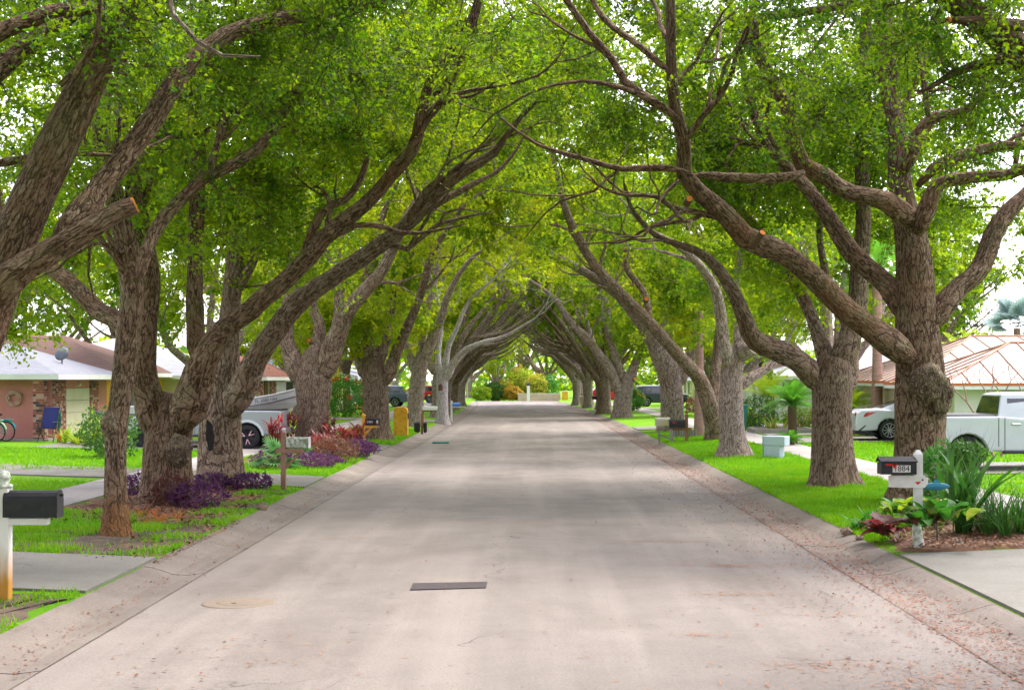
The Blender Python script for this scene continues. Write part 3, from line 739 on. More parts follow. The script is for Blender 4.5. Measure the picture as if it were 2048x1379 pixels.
t.limb(t.path([(215, 330, 18), (232, 290, 14), (240, 200, 12), (235, 120, 9)], .4, 0), n=8)
t.limb(t.path([(240, 440, 16), (300, 285, 14), (370, 275, 11), (420, 262, 5)], 1, 2), n=8)
T = crown_targets(t.r, 210, (-5.2, 26, 7.8), (4.4, 2.8, 3.4), 39, .75, extra=PX([(330, 60, 22), (470, 150, 23), (560, 200, 24), (440, 420, 24.5), (380, 120, 23), (560, 110, 24), (150, 250, 23), (420, 230, 24)]))
t.grow(T, twigs=9, leaves=22, leaf=(.065, .10))
thin_oak = t
# ---- stout oak ringed by purple plants
b0 = G(335, 1003)
t = Oak('oak_tree', 'stout many stemmed oak ringed by purple plants', b0, 'bark_dark', 'leaf_mid', 23)
t.limb(t.path([(335, 1018, 112), (335, 980, 104), (334, 930, 98), (336, 880, 98), (345, 830, 92), (356, 790, 70)], 0, 0), 'trunk', 30, .06, trunk=True, ext=False, lobes=.16)
t.limb(t.path([(318, 880, 74), (302, 820, 66), (288, 760, 60), (284, 700, 56), (290, 640, 54), (300, 570, 50), (292, 507, 44), (264, 355, 38), (250, 290, 34), (240, 200, 28), (250, 60, 20)], 0, -1.0), n=16)
t.limb(t.path([(358, 860, 84), (385, 790, 76), (402, 740, 68), (425, 690, 56), (455, 655, 46), (500, 622, 42), (591, 548, 38), (652, 477, 36), (733, 406, 34), (784, 350, 31), (825, 300, 29), (840, 239, 26), (857, 168, 22), (906, 102, 19), (947, 30, 16), (970, -60, 12)], -.2, -3.0), n=16)
t.limb(t.path([(388, 740, 46), (391, 690, 40), (390, 600, 37), (392, 450, 35), (398, 300, 33), (402, 150, 30), (412, 0, 28), (420, -120, 20)], 0, -.8), n=12)
t.limb(t.path([(840, 245, 16), (880, 205, 12), (925, 185, 10), (1000, 172, 5)], -2.2, -3), n=8)
t.limb(t.path([(868, 190, 18), (905, 150, 20), (935, 80, 18), (965, -20, 14)], -2.4, -3.2), n=8)
t.limb(t.path([(591, 548, 16), (640, 430, 18), (690, 400, 18), (720, 360, 15), (735, 310, 12), (742, 270, 6)], -1, -.5), n=8)
t.limb(t.path([(300, 720, 48), (245, 650, 46), (195, 625, 40), (150, 575, 38), (110, 540, 34), (70, 505, 26)], .5, 2.0), n=12)
t.burl(358, 900, 50, -.36, 1.3)
t.cut(618, 680, 9, 6)
T = crown_targets(t.r, 262, (-4.4, 30.5, 8.8), (5.8, 3.6, 4.3), 51, .95, extra=PX([(320, 650, 27.6), (300, 600, 27.5), (690, 250, 26), (620, 230, 26), (860, 230, 25.5), (870, 260, 25.5), (770, 280, 26.5), (540, 420, 27), (660, 330, 26.5), (720, 180, 26.5), (930, 120, 25.5), (50, 620, 30), (100, 590, 31), (30, 560, 30), (20, 650, 30), (60, 500, 31), (120, 470, 31.5), (200, 560, 32), (30, 420, 31), (150, 520, 32), (90, 560, 32)]))
t.grow(T, twigs=10, leaves=24, leaf=(.065, .105))
# ---- broad trunk behind it
b0 = G(440, 975)
t = Oak('oak_tree', 'broad trunked oak with a dark hollow next to the tan mailbox post', b0, 'bark_mid', 'leaf_mid', 24)
t.limb(t.path([(440, 988, 100), (440, 950, 94), (440, 900, 92), (442, 840, 90), (448, 780, 76), (452, 720, 58), (456, 660, 48), (462, 600, 44), (477, 482, 40), (497, 355, 38), (508, 284, 34), (558, 152, 30), (584, 91, 25), (600, 0, 18)], 0, 1.2), 'trunk', 28, .06, trunk=True, lobes=.14)
t.limb(t.path([(462, 830, 70), (492, 770, 58), (512, 720, 52), (538, 680, 48), (601, 599, 42), (703, 528, 38), (784, 472, 35), (825, 436, 33), (876, 381, 31), (931, 340, 28), (987, 305, 19), (1008, 277, 12)], 0, -2.0), n=16)
t.limb(t.path([(800, 462, 18), (855, 418, 17), (931, 376, 15), (972, 355, 9)], -1.4, -.6), n=8)
t.limb(t.path([(498, 345, 30), (548, 290, 26), (590, 240, 24), (650, 140, 20), (690, 70, 16), (740, -20, 12)], .5, 2), n=10)
t.limb(t.path([(470, 600, 28), (520, 480, 26), (570, 380, 24), (600, 300, 20), (650, 220, 16), (680, 180, 10)], .5, 3), n=10)
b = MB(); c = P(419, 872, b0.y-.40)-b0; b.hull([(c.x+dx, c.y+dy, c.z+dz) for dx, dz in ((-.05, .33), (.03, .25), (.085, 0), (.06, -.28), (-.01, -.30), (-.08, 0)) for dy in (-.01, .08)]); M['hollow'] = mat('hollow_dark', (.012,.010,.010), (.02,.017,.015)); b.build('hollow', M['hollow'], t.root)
T = crown_targets(t.r, 262, (-4.0, 35.5, 9.3), (6.0, 4.2, 4.8), 51, 1.0, extra=PX([(560, 470, 31), (600, 440, 31), (700, 440, 31), (800, 400, 30.5), (640, 580, 31), (890, 330, 30), (560, 620, 32), (500, 560, 32), (740, 330, 31), (900, 60, 35), (960, 90, 35), (1000, 50, 36), (1040, 120, 36), (850, 30, 35)]))
t.grow(T, twigs=10, leaves=24, leaf=(.065, .11))
# ---- oak in the cordyline bed
b0 = G(625, 893)
t = Oak('oak_tree', 'knotty oak rising from the red and purple bed', b0, 'bark_mid', 'leaf_yellow', 25)
t.limb(t.path([(628, 900, 86), (627, 860, 80), (626, 810, 78), (626, 770, 84), (628, 730, 74), (634, 705, 54)], 0, 0), 'trunk', 26, .08, trunk=True, ext=False)
t.limb(t.path([(602, 770, 52), (585, 720, 44), (572, 680, 38), (575, 620, 32), (590, 560, 28), (580, 480, 24), (600, 380, 20), (590, 280, 14)], 0, 1), n=12)
t.limb(t.path([(645, 760, 56), (662, 700, 50), (682, 650, 42), (698, 619, 38), (754, 553, 32), (789, 487, 27), (805, 450, 24), (850, 380, 18), (900, 330, 12)], 0, -2), n=14)
t.limb(t.path([(668, 690, 30), (678, 620, 26), (678, 548, 25), (685, 460, 22), (720, 380, 18), (730, 300, 12)], 0, 1.5), n=10)
t.limb(t.path([(620, 740, 40), (640, 660, 28), (625, 600, 22), (640, 500, 18), (650, 400, 12)], .3, 2), n=10)
t.cut(619, 680, 10, -.9)
T = crown_targets(t.r, 227, (-4.4, 52.5, 10.2), (6.2, 5.5, 5.8), 45, 1.15, extra=PX([(560, 690, 52), (520, 560, 51), (860, 470, 50), (760, 430, 50)]))
t.grow(T, twigs=9, leaves=22, leaf=(.11, .17), twig_mesh=False, tw=(.4, .95))
# ---- left row, going away
b0 = G(752, 880)
t = Oak('oak_tree', 'wide flaring oak behind the yellow mailbox post', b0, 'bark_mid', 'leaf_mid', 26)
t.limb(t.path([(752, 886, 76), (752, 850, 62), (752, 800, 58), (750, 760, 60), (746, 715, 46)], 0, 0), 'trunk', 24, .07, trunk=True, ext=False, lobes=.2)
for q, a in (([(735, 760, 34), (716, 712, 27), (698, 660, 23), (690, 600, 20), (660, 520, 15), (620, 440, 10)], 1), ([(745, 745, 38), (738, 680, 32), (735, 580, 26), (750, 480, 22), (780, 400, 14)], 0), ([(768, 770, 34), (792, 705, 27), (820, 640, 23), (850, 560, 19), (868, 500, 15), (920, 420, 9)], -2), ([(755, 740, 30), (775, 660, 22), (790, 590, 18), (830, 500, 12)], 1.5)):
    t.limb(t.path(q, 0, a), n=12)
t.cut(768, 637, 8, -1)
T = crown_targets(t.r, 210, (-4.2, 58, 10.4), (6.2, 5.5, 5.8), 42, 1.15)
t.grow(T, twigs=9, leaves=22, leaf=(.11, .17), twig_mesh=False, tw=(.4, .95))
b0 = G(830, 852)
t = Oak('oak_tree', 'pale forked oak behind the black mailboxes and orange pillar', b0, 'bark_pale', 'leaf_yellow', 27)
t.limb(t.path([(829, 856, 50), (830, 825, 40), (834, 780, 37), (840, 735, 38), (846, 705, 30)], 0, 0), 'trunk', 20, .07, trunk=True, ext=False)
for q, a in (([(832, 750, 24), (815, 700, 18), (800, 640, 15), (795, 560, 12), (770, 480, 8)], 1), ([(848, 725, 28), (864, 680, 24), (885, 630, 19), (900, 580, 15), (940, 520, 10), (980, 490, 6)], -2), ([(843, 710, 22), (850, 640, 17), (870, 560, 13), (880, 480, 8)], 1)):
    t.limb(t.path(q, 0, a), n=10)
T = crown_targets(t.r, 192, (-4.3, 73, 10.8), (6.2, 5.5, 6.2), 39, 1.2)
t.grow(T, twigs=8, leaves=20, leaf=(.13, .20), twig_mesh=False, tw=(.4, 1.0))
b0 = G(886, 846)
t = Oak('oak_tree', 'bleached almost white oak with a small brown lantern', b0, 'bark_white', 'leaf_yellow', 28)
t.limb(t.path([(886, 850, 32), (885, 830, 28), (884, 790, 27), (884, 762, 28), (886, 735, 22)], 0, 0), 'trunk', 18, .07, trunk=True, ext=False)
for q, a in (([(890, 762, 20), (908, 725, 18), (935, 697, 14), (965, 685, 11), (1010, 672, 8), (1065, 640, 4)], -3), ([(878, 750, 18), (876, 710, 15), (882, 660, 11), (876, 600, 8)], 1), ([(888, 745, 18), (896, 700, 15), (915, 650, 11), (940, 600, 8), (985, 560, 5)], -1)):
    t.limb(t.path(q, 0, a), n=10)
c = P(881, 776, b0.y-.42)-b0
b = MB(); b.cyl((c.x, c.y, c.z-.12), (c.x, c.y, c.z+.12), .11, .10, 10); b.cyl((c.x, c.y, c.z+.12), (c.x, c.y, c.z+.22), .14, .03, 10)
M['brown'] = mat('brown_paint', (.10,.045,.03), (.14,.065,.045)); b.build('lantern', M['brown'], t.root)
T = crown_targets(t.r, 157, (-4.0, 79, 10.8), (6, 5, 6.2), 36, 1.2)
t.grow(T, twigs=8, leaves=18, leaf=(.13, .20), twig_mesh=False, tw=(.4, 1.0))
# ---- right: the big burled oak
b0 = G(1840, 1003)
t = Oak('oak_tree', 'massive burled oak behind the black mailbox numbered 1884', b0, 'bark_dark', 'leaf_deep', 31)
t.limb(t.path([(1842, 1015, 132), (1841, 970, 120), (1840, 920, 112), (1840, 860, 108), (1842, 800, 110), (1841, 740, 102), (1836, 680, 98), (1831, 609, 86), (1828, 520, 78), (1818, 450, 68), (1804, 395, 56), (1797, 320, 46), (1793, 250, 42), (1781, 203, 40), (1771, 102, 40), (1766, 0, 34), (1762, -120, 26)], 0, 1), 'trunk', 32, .05, trunk=True)
t.burl(1855, 765, 70, -.50, 1.1); t.burl(1884, 790, 44, -.28, 1.8)
t.limb(t.path([(1822, 715, 74), (1775, 682, 62), (1694, 624, 53), (1628, 552, 47), (1590, 522, 47), (1552, 498, 50), (1491, 472, 46), (1452, 430, 42), (1406, 391, 40), (1373, 345, 35), (1367, 284, 30), (1352, 223, 28), (1341, 127, 25), (1340, 50, 23), (1340, -60, 19)], 0, -3.0), n=18)
t.limb(t.path([(1358, 240, 22), (1305, 203, 20), (1249, 162, 19), (1223, 117, 18), (1178, 66, 16), (1137, 5, 14), (1090, -60, 10)], -2.6, -3.2), n=10)
t.limb(t.path([(1345, 150, 17), (1284, 96, 14), (1228, 56, 14), (1193, 15, 12), (1160, -60, 9)], -2.8, -2.2), n=8)
t.limb(t.path([(1330, 212, 14), (1244, 178, 12), (1168, 162, 9), (1101, 172, 6)], -2.7, -3.4), n=7)
t.limb(t.path([(1376, 345, 18), (1325, 335, 16), (1244, 337, 14), (1178, 320, 11), (1076, 289, 7), (1000, 234, 4)], -2.4, -2.0), n=8)
t.limb(t.path([(1826, 446, 66), (1800, 420, 50), (1765, 401, 42), (1704, 386, 37), (1653, 350, 35), (1606, 332, 35), (1583, 264, 31), (1567, 203, 29), (1526, 127, 27), (1503, 62, 26), (1518, 38, 24), (1552, 33, 22), (1643, 20, 19), (1734, 0, 16), (1800, -30, 12)], -.2, -1.6), n=14)
t.limb(t.path([(1608, 345, 26), (1552, 357, 22), (1450, 355, 19), (1400, 350, 12), (1360, 360, 8)], -.9, -1.6), n=9)
t.limb(t.path([(1816, 640, 60), (1785, 590, 48), (1755, 556, 44), (1704, 508, 42), (1663, 447, 38), (1628, 391, 34), (1597, 358, 30), (1540, 300, 24), (1500, 200, 18), (1480, 100, 12)], .4, 2.5), n=12)
t.limb(t.path([(1855, 650, 66), (1878, 624, 52), (1922, 574, 46), (1962, 533, 46), (1988, 472, 43), (2018, 421, 40), (2050, 392, 36), (2120, 330, 28)], .2, 1.5), n=14)
t.limb(t.path([(1832, 470, 50), (1851, 421, 42), (1876, 371, 33), (1932, 355, 28), (2008, 350, 26), (2050, 335, 24), (2130, 300, 16)], -.3, -.5), n=12)
t.limb(t.path([(1835, 372, 26), (1855, 350, 25), (1887, 325, 24), (1958, 300, 24), (2008, 289, 22), (2050, 289, 20), (2120, 280, 14)], -.5, -1.3), n=10)
t.limb(t.path([(1800, 350, 46), (1826, 290, 38), (1861, 239, 27), (1900, 228, 22), (1927, 223, 19), (1958, 198, 14), (2000, 150, 9)], 0, -.8), n=10)
t.limb(t.path([(1858, 245, 18), (1851, 188, 12), (1841, 127, 11), (1826, 66, 9), (1805, 20, 7)], -.3, -.8), n=8)
t.limb(t.path([(1584, 300, 14), (1590, 200, 11), (1600, 140, 8), (1640, 80, 6)], -.8, -1), n=7)
t.cut(1379, 397, 12, -2.75); t.cut(1525, 465, 12, -2.3, face=(.3, -.7, .5)); t.cut(1293, 597, 9, 18)
T = crown_targets(t.r, 297, (5.2, 31, 9.0), (6.2, 3.2, 4.4), 60, .9, extra=PX([(1330, 300, 27.6), (1250, 280, 27.6), (1150, 240, 27.6), (1420, 260, 28.6), (1500, 330, 29.1), (1480, 360, 29.1), (1650, 250, 29.6), (1700, 120, 29.6), (1900, 300, 28.5), (1980, 420, 29.0), (1930, 470, 29.5), (2010, 500, 29.5), (1960, 260, 28.5), (1120, 140, 27.6), (1220, 160, 27.6), (1060, 130, 27.6), (1400, 60, 28.1), (2020, 560, 30.0)]))
t.grow(T, twigs=10, leaves=24, leaf=(.065, .105))
# ---- right, trunk outside the frame
b0 = GX(2330, 22.0)
t = Oak('oak_tree', 'oak outside the right edge reaching in with a broken torn limb', b0, 'bark_dark', 'leaf_deep', 32)
t.limb(t.path([(2330, 1085, 110), (2325, 900, 100), (2320, 700, 95), (2290, 500, 90), (2230, 330, 86), (2150, 200, 82), (2040, 105, 70), (1960, 38, 60), (1880, -20, 54), (1780, -80, 40)], 0, -.5), 'trunk', 26, .05, trunk=True)
p = t.path([(2160, 210, 40), (2100, 70, 32), (2045, 52, 28), (1958, 43, 22), (1898, 40, 14)], -.4, -1.2); t.limb(p, n=10, ext=False); t.stub_end(p)
t.limb(t.path([(2140, 190, 44), (2048, 115, 36), (1983, 122, 24), (1907, 147, 16), (1856, 178, 9), (1830, 182, 4)], -.3, -.8), n=10)
T = crown_targets(t.r, 157, (6.6, 23.5, 8.8), (3.6, 2.6, 3.0), 36, .8, extra=PX([(2000, 200, 21), (1900, 60, 21), (1780, 40, 21), (2030, 330, 22), (1960, 100, 21.5)]))
t.grow(T, twigs=8, leaves=26, leaf=(.05, .085), per_m=.3)
# ---- right row
b0 = G(1668, 974)
t = Oak('oak_tree', 'straight grey trunked oak with a low limb bending left over the lawn', b0, 'bark_mid', 'leaf_mid', 33)
t.limb(t.path([(1668, 984, 106), (1667, 950, 94), (1666, 900, 90), (1665, 850, 88), (1664, 790, 88), (1664, 745, 84), (1672, 715, 60)], 0, 0), 'trunk', 28, .05, trunk=True, ext=False, lobes=.14)
t.limb(t.path([(1642, 775, 60), (1612, 738, 52), (1580, 716, 50), (1546, 698, 46), (1512, 682, 42), (1490, 640, 36), (1470, 590, 30), (1440, 540, 24), (1390, 500, 18), (1330, 480, 12)], 0, -1.5), n=14)
t.limb(t.path([(1680, 745, 62), (1695, 700, 52), (1710, 640, 47), (1720, 560, 41), (1725, 470, 37), (1722, 380, 33), (1725, 250, 30), (1730, 100, 26), (1735, -20, 22)], 0, 1.5), n=14)
t.limb(t.path([(1662, 745, 46), (1645, 690, 38), (1625, 640, 31), (1600, 580, 27), (1560, 520, 22), (1500, 440, 18), (1440, 380, 12)], .2, 2), n=12)
t.limb(t.path([(1690, 790, 40), (1700, 750, 36), (1700, 690, 30), (1690, 640, 24), (1660, 580, 20), (1640, 480, 15)], .4, 2.5), n=10)
T = crown_targets(t.r, 245, (4.6, 35.5, 9.3), (6.0, 4.2, 4.8), 48, 1.0, extra=PX([(1500, 600, 32), (1560, 620, 32), (1600, 640, 32), (1520, 560, 32), (1440, 470, 31.5), (1400, 450, 31.5), (1600, 470, 33), (1650, 650, 33.5), (1080, 60, 36), (1150, 40, 36), (1200, 100, 36), (1750, 80, 36), (1700, 200, 36), (1800, 260, 37), (1850, 120, 37)]))
t.grow(T, twigs=10, leaves=24, leaf=(.065, .11))
b0 = G(1467, 914)
t = Oak('oak_tree', 'smooth grey oak with a sawn off top left of the turquoise mailbox', b0, 'bark_pale', 'leaf_mid', 34)
t.limb(t.path([(1468, 918, 74), (1467, 890, 62), (1464, 850, 56), (1462, 800, 54), (1463, 760, 50), (1468, 725, 44), (1478, 700, 36)], 0, 0), 'trunk', 24, .05, trunk=True, ext=False, lobes=.14)
p = t.path([(1474, 725, 40), (1488, 705, 36), (1505, 694, 30)], 0, -.4); t.limb(p, n=12, ext=False)
t.limb(t.path([(1476, 780, 26), (1500, 755, 24), (1530, 738, 20), (1565, 700, 15), (1590, 650, 10)], 0, 1), n=10)
t.limb(t.path([(1462, 745, 36), (1448, 690, 28), (1440, 620, 24), (1420, 560, 20), (1370, 500, 16), (1300, 460, 10)], 0, -1.5), n=12)
t.limb(t.path([(1470, 715, 28), (1480, 640, 22), (1475, 560, 18), (1490, 470, 14), (1510, 380, 9)], 0, 1.5), n=10)
T = crown_targets(t.r, 192, (4.6, 46.5, 9.8), (5.8, 5, 5.2), 42, 1.1, extra=PX([(1530, 690, 44.5), (1470, 670, 44.5), (1430, 660, 44.5)]))
t.grow(T, twigs=9, leaves=22, leaf=(.10, .15), twig_mesh=False, tw=(.4, .9))
b0 = G(1428, 881)
t = Oak('oak_tree', 'dark oak leaning far out over the street behind the smooth grey one', b0, 'bark_mid', 'leaf_mid', 35)
t.limb(t.path([(1430, 888, 50), (1428, 860, 42), (1420, 815, 42), (1405, 770, 40), (1392, 748, 34), (1365, 718, 31), (1330, 680, 29), (1290, 635, 27), (1244, 589, 25), (1188, 528, 23), (1152, 467, 22), (1127, 406, 18), (1115, 350, 12)], 0, -3), 'trunk', 20, .06, trunk=True, lobes=.1)
t.limb(t.path([(1425, 820, 30), (1430, 750, 26), (1436, 690, 23), (1442, 609, 20), (1435, 540, 17), (1400, 480, 12)], 0, 1), n=10)
t.limb(t.path([(1300, 645, 16), (1290, 590, 15), (1255, 540, 13), (1250, 480, 11), (1200, 420, 7)], -1.5, 0), n=8)
t.cut(1412, 766, 10, -.35, face=(-.2, -.9, .1))
T = crown_targets(t.r, 210, (3.6, 56, 10.2), (6.2, 5, 5.8), 42, 1.15, extra=PX([(1350, 520, 54), (1250, 450, 53)]))
t.grow(T, twigs=9, leaves=22, leaf=(.11, .17), twig_mesh=False, tw=(.4, .95))
b0 = G(1345, 860)
t = Oak('oak_tree', 'thick pale oak with an orange pruning scar behind the double mailbox', b0, 'bark_pale', 'leaf_yellow', 36)
t.limb(t.path([(1346, 862, 66), (1345, 840, 58), (1343, 800, 55), (1338, 750, 56), (1322, 705, 54), (1302, 665, 46), (1280, 635, 40), (1240, 590, 32), (1195, 558, 25), (1130, 522, 18), (1070, 490, 11)], 0, -3), 'trunk', 22, .06, trunk=True, lobes=.1)
t.limb(t.path([(1355, 770, 36), (1376, 722, 28), (1388, 680, 23), (1395, 600, 18), (1380, 520, 13)], 0, 1.5), n=10)
t.limb(t.path([(1330, 730, 36), (1335, 660, 28), (1330, 590, 22), (1310, 520, 17), (1280, 440, 11)], .3, 2), n=10)
t.cut(1307, 683, 11, -.6)
T = crown_targets(t.r, 192, (3.8, 66, 10.8), (6.2, 5.5, 6.2), 39, 1.2)
t.grow(T, twigs=8, leaves=20, leaf=(.13, .19), twig_mesh=False, tw=(.4, 1.0))
b0 = GX(1243, 88)
t = Oak('oak_tree', 'reddish double stemmed oak standing close to the right kerb', b0, 'bark_pale', 'leaf_mid', 37)
t.limb(t.path([(1243, 842, 46), (1244, 822, 42), (1246, 795, 40), (1252, 768, 38), (1258, 745, 28)], 0, 0), 'trunk', 20, .07, trunk=True, ext=False)
for q, a in (([(1240, 790, 28), (1222, 745, 26), (1192, 700, 23), (1166, 668, 20), (1132, 632, 15), (1108, 595, 12), (1060, 560, 7)], -2.5), ([(1248, 765, 24), (1232, 715, 22), (1217, 660, 20), (1211, 600, 15), (1190, 540, 10)], .5), ([(1258, 765, 26), (1268, 735, 22), (1280, 690, 18), (1292, 640, 15), (1290, 570, 10)], 1), ([(1232, 770, 20), (1205, 720, 17), (1180, 670, 14), (1170, 620, 10)], 1.5)):
    t.limb(t.path(q, 0, a), n=10)
t.cut(1270, 757, 7, -.3, face=(.2, -.9, .1))
T = crown_targets(t.r, 175, (3.8, 88, 10.8), (6.2, 5.5, 6.2), 39, 1.2)
t.grow(T, twigs=8, leaves=20, leaf=(.13, .20), twig_mesh=False, tw=(.4, 1.0))

# ---- generic oaks for the far rows: built once each with the street on their +x side, then copied
def far_oak(seed, barkm, leafm, label):
    r = np.random.default_rng(seed); t = Oak('oak_tree', label, (0, 0, 0), barkm, leafm, seed)
    t.limb(smooth_path([(0, 0, -.25, .50), (0, 0, .1, .45), (.02, 0, 1.0, .38), (.06, .05, 2.0, .39), (.1, .05, 2.7, .28)]), 'trunk', 18, .07, trunk=True, lobes=.14, ext=False)
    for k, (tx, ty, tz) in enumerate(((5.8, -.8, 7.7), (5.2, 1.8, 8.2), (4.4, -2.6, 7.6), (2.8, .6, 9.0), (.2, 1.6, 10), (-2.6, -.8, 8.6), (-3.8, 1.4, 6.8))):
        tx += r.normal(0, .5); ty += r.normal(0, .6); w = .22 if k < 3 else .19
        q = [(.05, 0, 1.7+.1*k, w*1.1), (tx*.16, ty*.2, 3.0+r.normal(0, .15), w), (tx*.42, ty*.45+r.normal(0, .3), tz*.58+r.normal(0, .2), w*.72), (tx*.72, ty*.75+r.normal(0, .3), tz*.84, w*.48), (tx, ty, tz, w*.2)]
        t.limb(smooth_path(q, .4), n=9)
        if k < 3: t.limb(smooth_path([(tx*.4, ty*.42, tz*.56, w*.5), (tx*.7, ty*.3+1.0*(-1)**k, tz*.62, w*.3), (tx*1.0, ty*.3+1.8*(-1)**k, tz*.78, w*.12)], .4), n=7)
    C = []
    while len(C) < 52:
        p = r.uniform(-1, 1, 3); q = np.linalg.norm(p)
        if q > 1 or q < .3: continue
        w = np.array([1.2, 0, 9.6])+p*np.array([6.2, 5.4, 5.6])
        if w[2] < 7.5-3.0*min(1, abs((w[0]-5.6)/5.6))**2 - (.5 if w[0] < 0 else 0): continue
        C.append(w)
    C = np.array(C); T = C[r.integers(0, len(C), 240)]+r.normal(0, .62, (240, 3))
    t.grow(T, 5.5, 2.8, 9, 20, (.14, .22), False, (.4, 1.0), per_m=.16); return t
V1 = [far_oak(51, 'bark_pale', 'leaf_yellow', ''), far_oak(52, 'bark_mid', 'leaf_mid', ''), far_oak(53, 'bark_pale', 'leaf_mid', '')]
ORD = ['first', 'second', 'third', 'fourth', 'fifth', 'sixth', 'seventh', 'eighth', 'ninth', 'tenth', 'eleventh', 'twelfth', 'thirteenth', 'fourteenth', 'fifteenth', 'sixteenth', 'seventeenth', 'eighteenth']
used = set()
def place_oak(k, x, Y, rz, sc, label, group='oaks arching over the street'):
    o = V1[k].root if k not in used else copy_tree(V1[k].root); used.add(k)
    o.location = (x, Y, gz(x, Y)-.02); o.rotation_euler = (0, 0, rz); o.scale = (sc, sc, sc*random.uniform(.95, 1.08)); o['label'] = label; o['group'] = group; return o
for side, nm in ((-1, 'left'), (1, 'right')):
    Ys = [88, 96, 104, 112, 120, 129, 138] if side < 0 else [99, 106, 113, 120, 127, 134, 141]
    for i, Y in enumerate(Ys):
        Y += random.uniform(-1, 1); x = side*(5.3+random.uniform(-.3, .5))+cx(Y)
        place_oak((i*2+(side > 0)+i//3) % 3, x, Y, (0 if side < 0 else math.pi)+random.uniform(-.35, .35), random.uniform(.92, 1.08), f'{ORD[len(Ys)-1-i]} oak from the far end of the {nm} row')
# trees standing behind the houses
bgt = [(-30, 58, 'left of the satellite dish'), (-22, 84, 'behind the grey roof on the left'), (-31, 92, 'beyond the left back yards'), (-19, 104, 'behind the far cream house'), (-20, 128, 'far down the left yards'), (-22, 160, 'far behind the left row'), (34, 84, 'behind the metal roofs'), (23, 92, 'behind the siding house'), (19, 120, 'behind the navy car'), (20, 146, 'behind the red car on the right'), (22, 176, 'farthest behind the right row'), (-16, 146, 'between far left yards'), (-42, 74, 'at the far left back yards'), (27, 106, 'over the right back yards'), (-13.5, 62, 'in the yard between the pink and the off white house'), (-13, 84, 'in the yard before the far cream house'), (-12.5, 101, 'in a left front yard beyond the cream house'), (12.6, 63, 'in the yard between the metal roofs and the siding house'), (12, 90, 'in the yard past the siding house'), (-18, 44, 'in the pink house side yard'), (12.5, 104, 'in a right front yard before the navy hatchback')]
for i, (x, Y, w) in enumerate(bgt):
    place_oak(i % 3, x, Y, random.uniform(0, 6.28), random.uniform(.8, 1.0), 'leafy tree standing '+w, 'trees behind the houses')

# the rows go on past the camera: these shade the near part of the street
for i, (x, Y, side, w) in enumerate(((-11.8, 11.0, 0, 'left yard just outside the frame'), (11.8, 11.5, 1, 'right yard just outside the frame'), (-8.2, 8.5, 0, 'left verge abreast of the camera'), (8.4, 9.5, 1, 'right verge abreast of the camera'), (-6.4, -2, 0, 'left verge just behind the camera'), (6.4, -1, 1, 'right verge just behind the camera'), (-6.2, -12, 0, 'left verge well behind the camera'), (6.2, -11, 1, 'right verge well behind the camera'))):
    place_oak(i % 3, x, Y, side*math.pi, 1.0, 'oak outside the picture on the '+w)
# ================================================================== HOUSES
M['pink'] = mat('pink_stucco', (.56,.235,.205), (.50,.205,.18), 1.5, .9, .3, 120)
M['cream'] = mat('cream_stucco', (.66,.60,.47), (.60,.54,.42), 1.5, .9, .3, 120)
M['white'] = mat('white_paint', (.76,.76,.76), (.68,.68,.68), 2, .6, .1)
M['offwhite'] = mat('offwhite_stucco', (.70,.68,.62), (.64,.62,.56), 1.5, .9, .3, 100)
M['yellowwall'] = mat('yellow_stucco', (.72,.42,.04), (.66,.38,.035), 1.5, .9, .3, 100)
M['siding'] = mat('grey_siding', (.60,.60,.62), (.54,.54,.57), 2, .7)
M['tan_siding'] = mat('cream_siding', (.62,.54,.38), (.56,.48,.33), 2, .7)
def shingle(name, a, c):
    t = NT(name); ob = t.coords('Object'); br = t.n('TexBrick'); t.l(t.coords('Object', (1, 1, 1)), br.inputs['Vector'])
    br.inputs['Color1'].default_value = (*a, 1); br.inputs['Color2'].default_value = (*c, 1); br.inputs['Mortar'].default_value = (*[x*.6 for x in c], 1)
    br.inputs['Scale'].default_value = 2.2; br.inputs['Mortar Size'].default_value = .02
    col = t.mix(t.ramp(t.noise(ob, 1.2, 5), .3, .7, 0, .4), br.outputs[0], tuple(x*.75 for x in a))
    return t.done(t.bsdf(col, .9, .2, 0, t.bump(t.noise(ob, 60, 3), .5, .01)))
M['shingle_grey'] = shingle('grey_shingles', (.27,.28,.32), (.22,.23,.265))
M['shingle_brown'] = shingle('brown_shingles', (.165,.098,.078), (.13,.076,.06))
M['shingle_pale'] = shingle('pale_shingles', (.38,.39,.42), (.32,.33,.36))
M['shingle_red'] = shingle('red_brown_shingles', (.20,.085,.06), (.155,.064,.046))
M['metalroof'] = mat('white_metal_roof', (.54,.485,.42), (.48,.43,.37), 1, .6, 0, spec=.5)
M['terracotta'] = mat('terracotta_trim', (.55,.16,.06), (.48,.13,.05), 2, .6)
M['seam'] = mat('seam_brown', (.42,.22,.14), (.36,.18,.115), 2, .6)
M['brick_a'] = mat('brick_red', (.34,.13,.095), (.27,.10,.075), 30, .9, .6, 120)
M['brick_b'] = mat('brick_pale', (.52,.33,.27), (.44,.27,.21), 30, .9, .6, 120)
M['brick_c'] = mat('brick_dark', (.05,.045,.06), (.09,.07,.08), 30, .9, .6, 120)
M['mortar'] = mat('mortar', (.42,.34,.29), (.36,.29,.25), 20, .95)
M['garage'] = mat('garage_door_paint', (.60,.54,.42), (.54,.48,.37), 1.5, .7)
M['glassd'] = mat('dark_window_glass', (.02,.025,.03), (.03,.035,.045), 3, .08, spec=.8)
M['black'] = mat('black_paint', (.012,.012,.014), (.022,.022,.026), 12, .45, .15, 80)
M['darkgrey'] = mat('dark_grey_plastic', (.04,.042,.046), (.055,.058,.064), 8, .6)
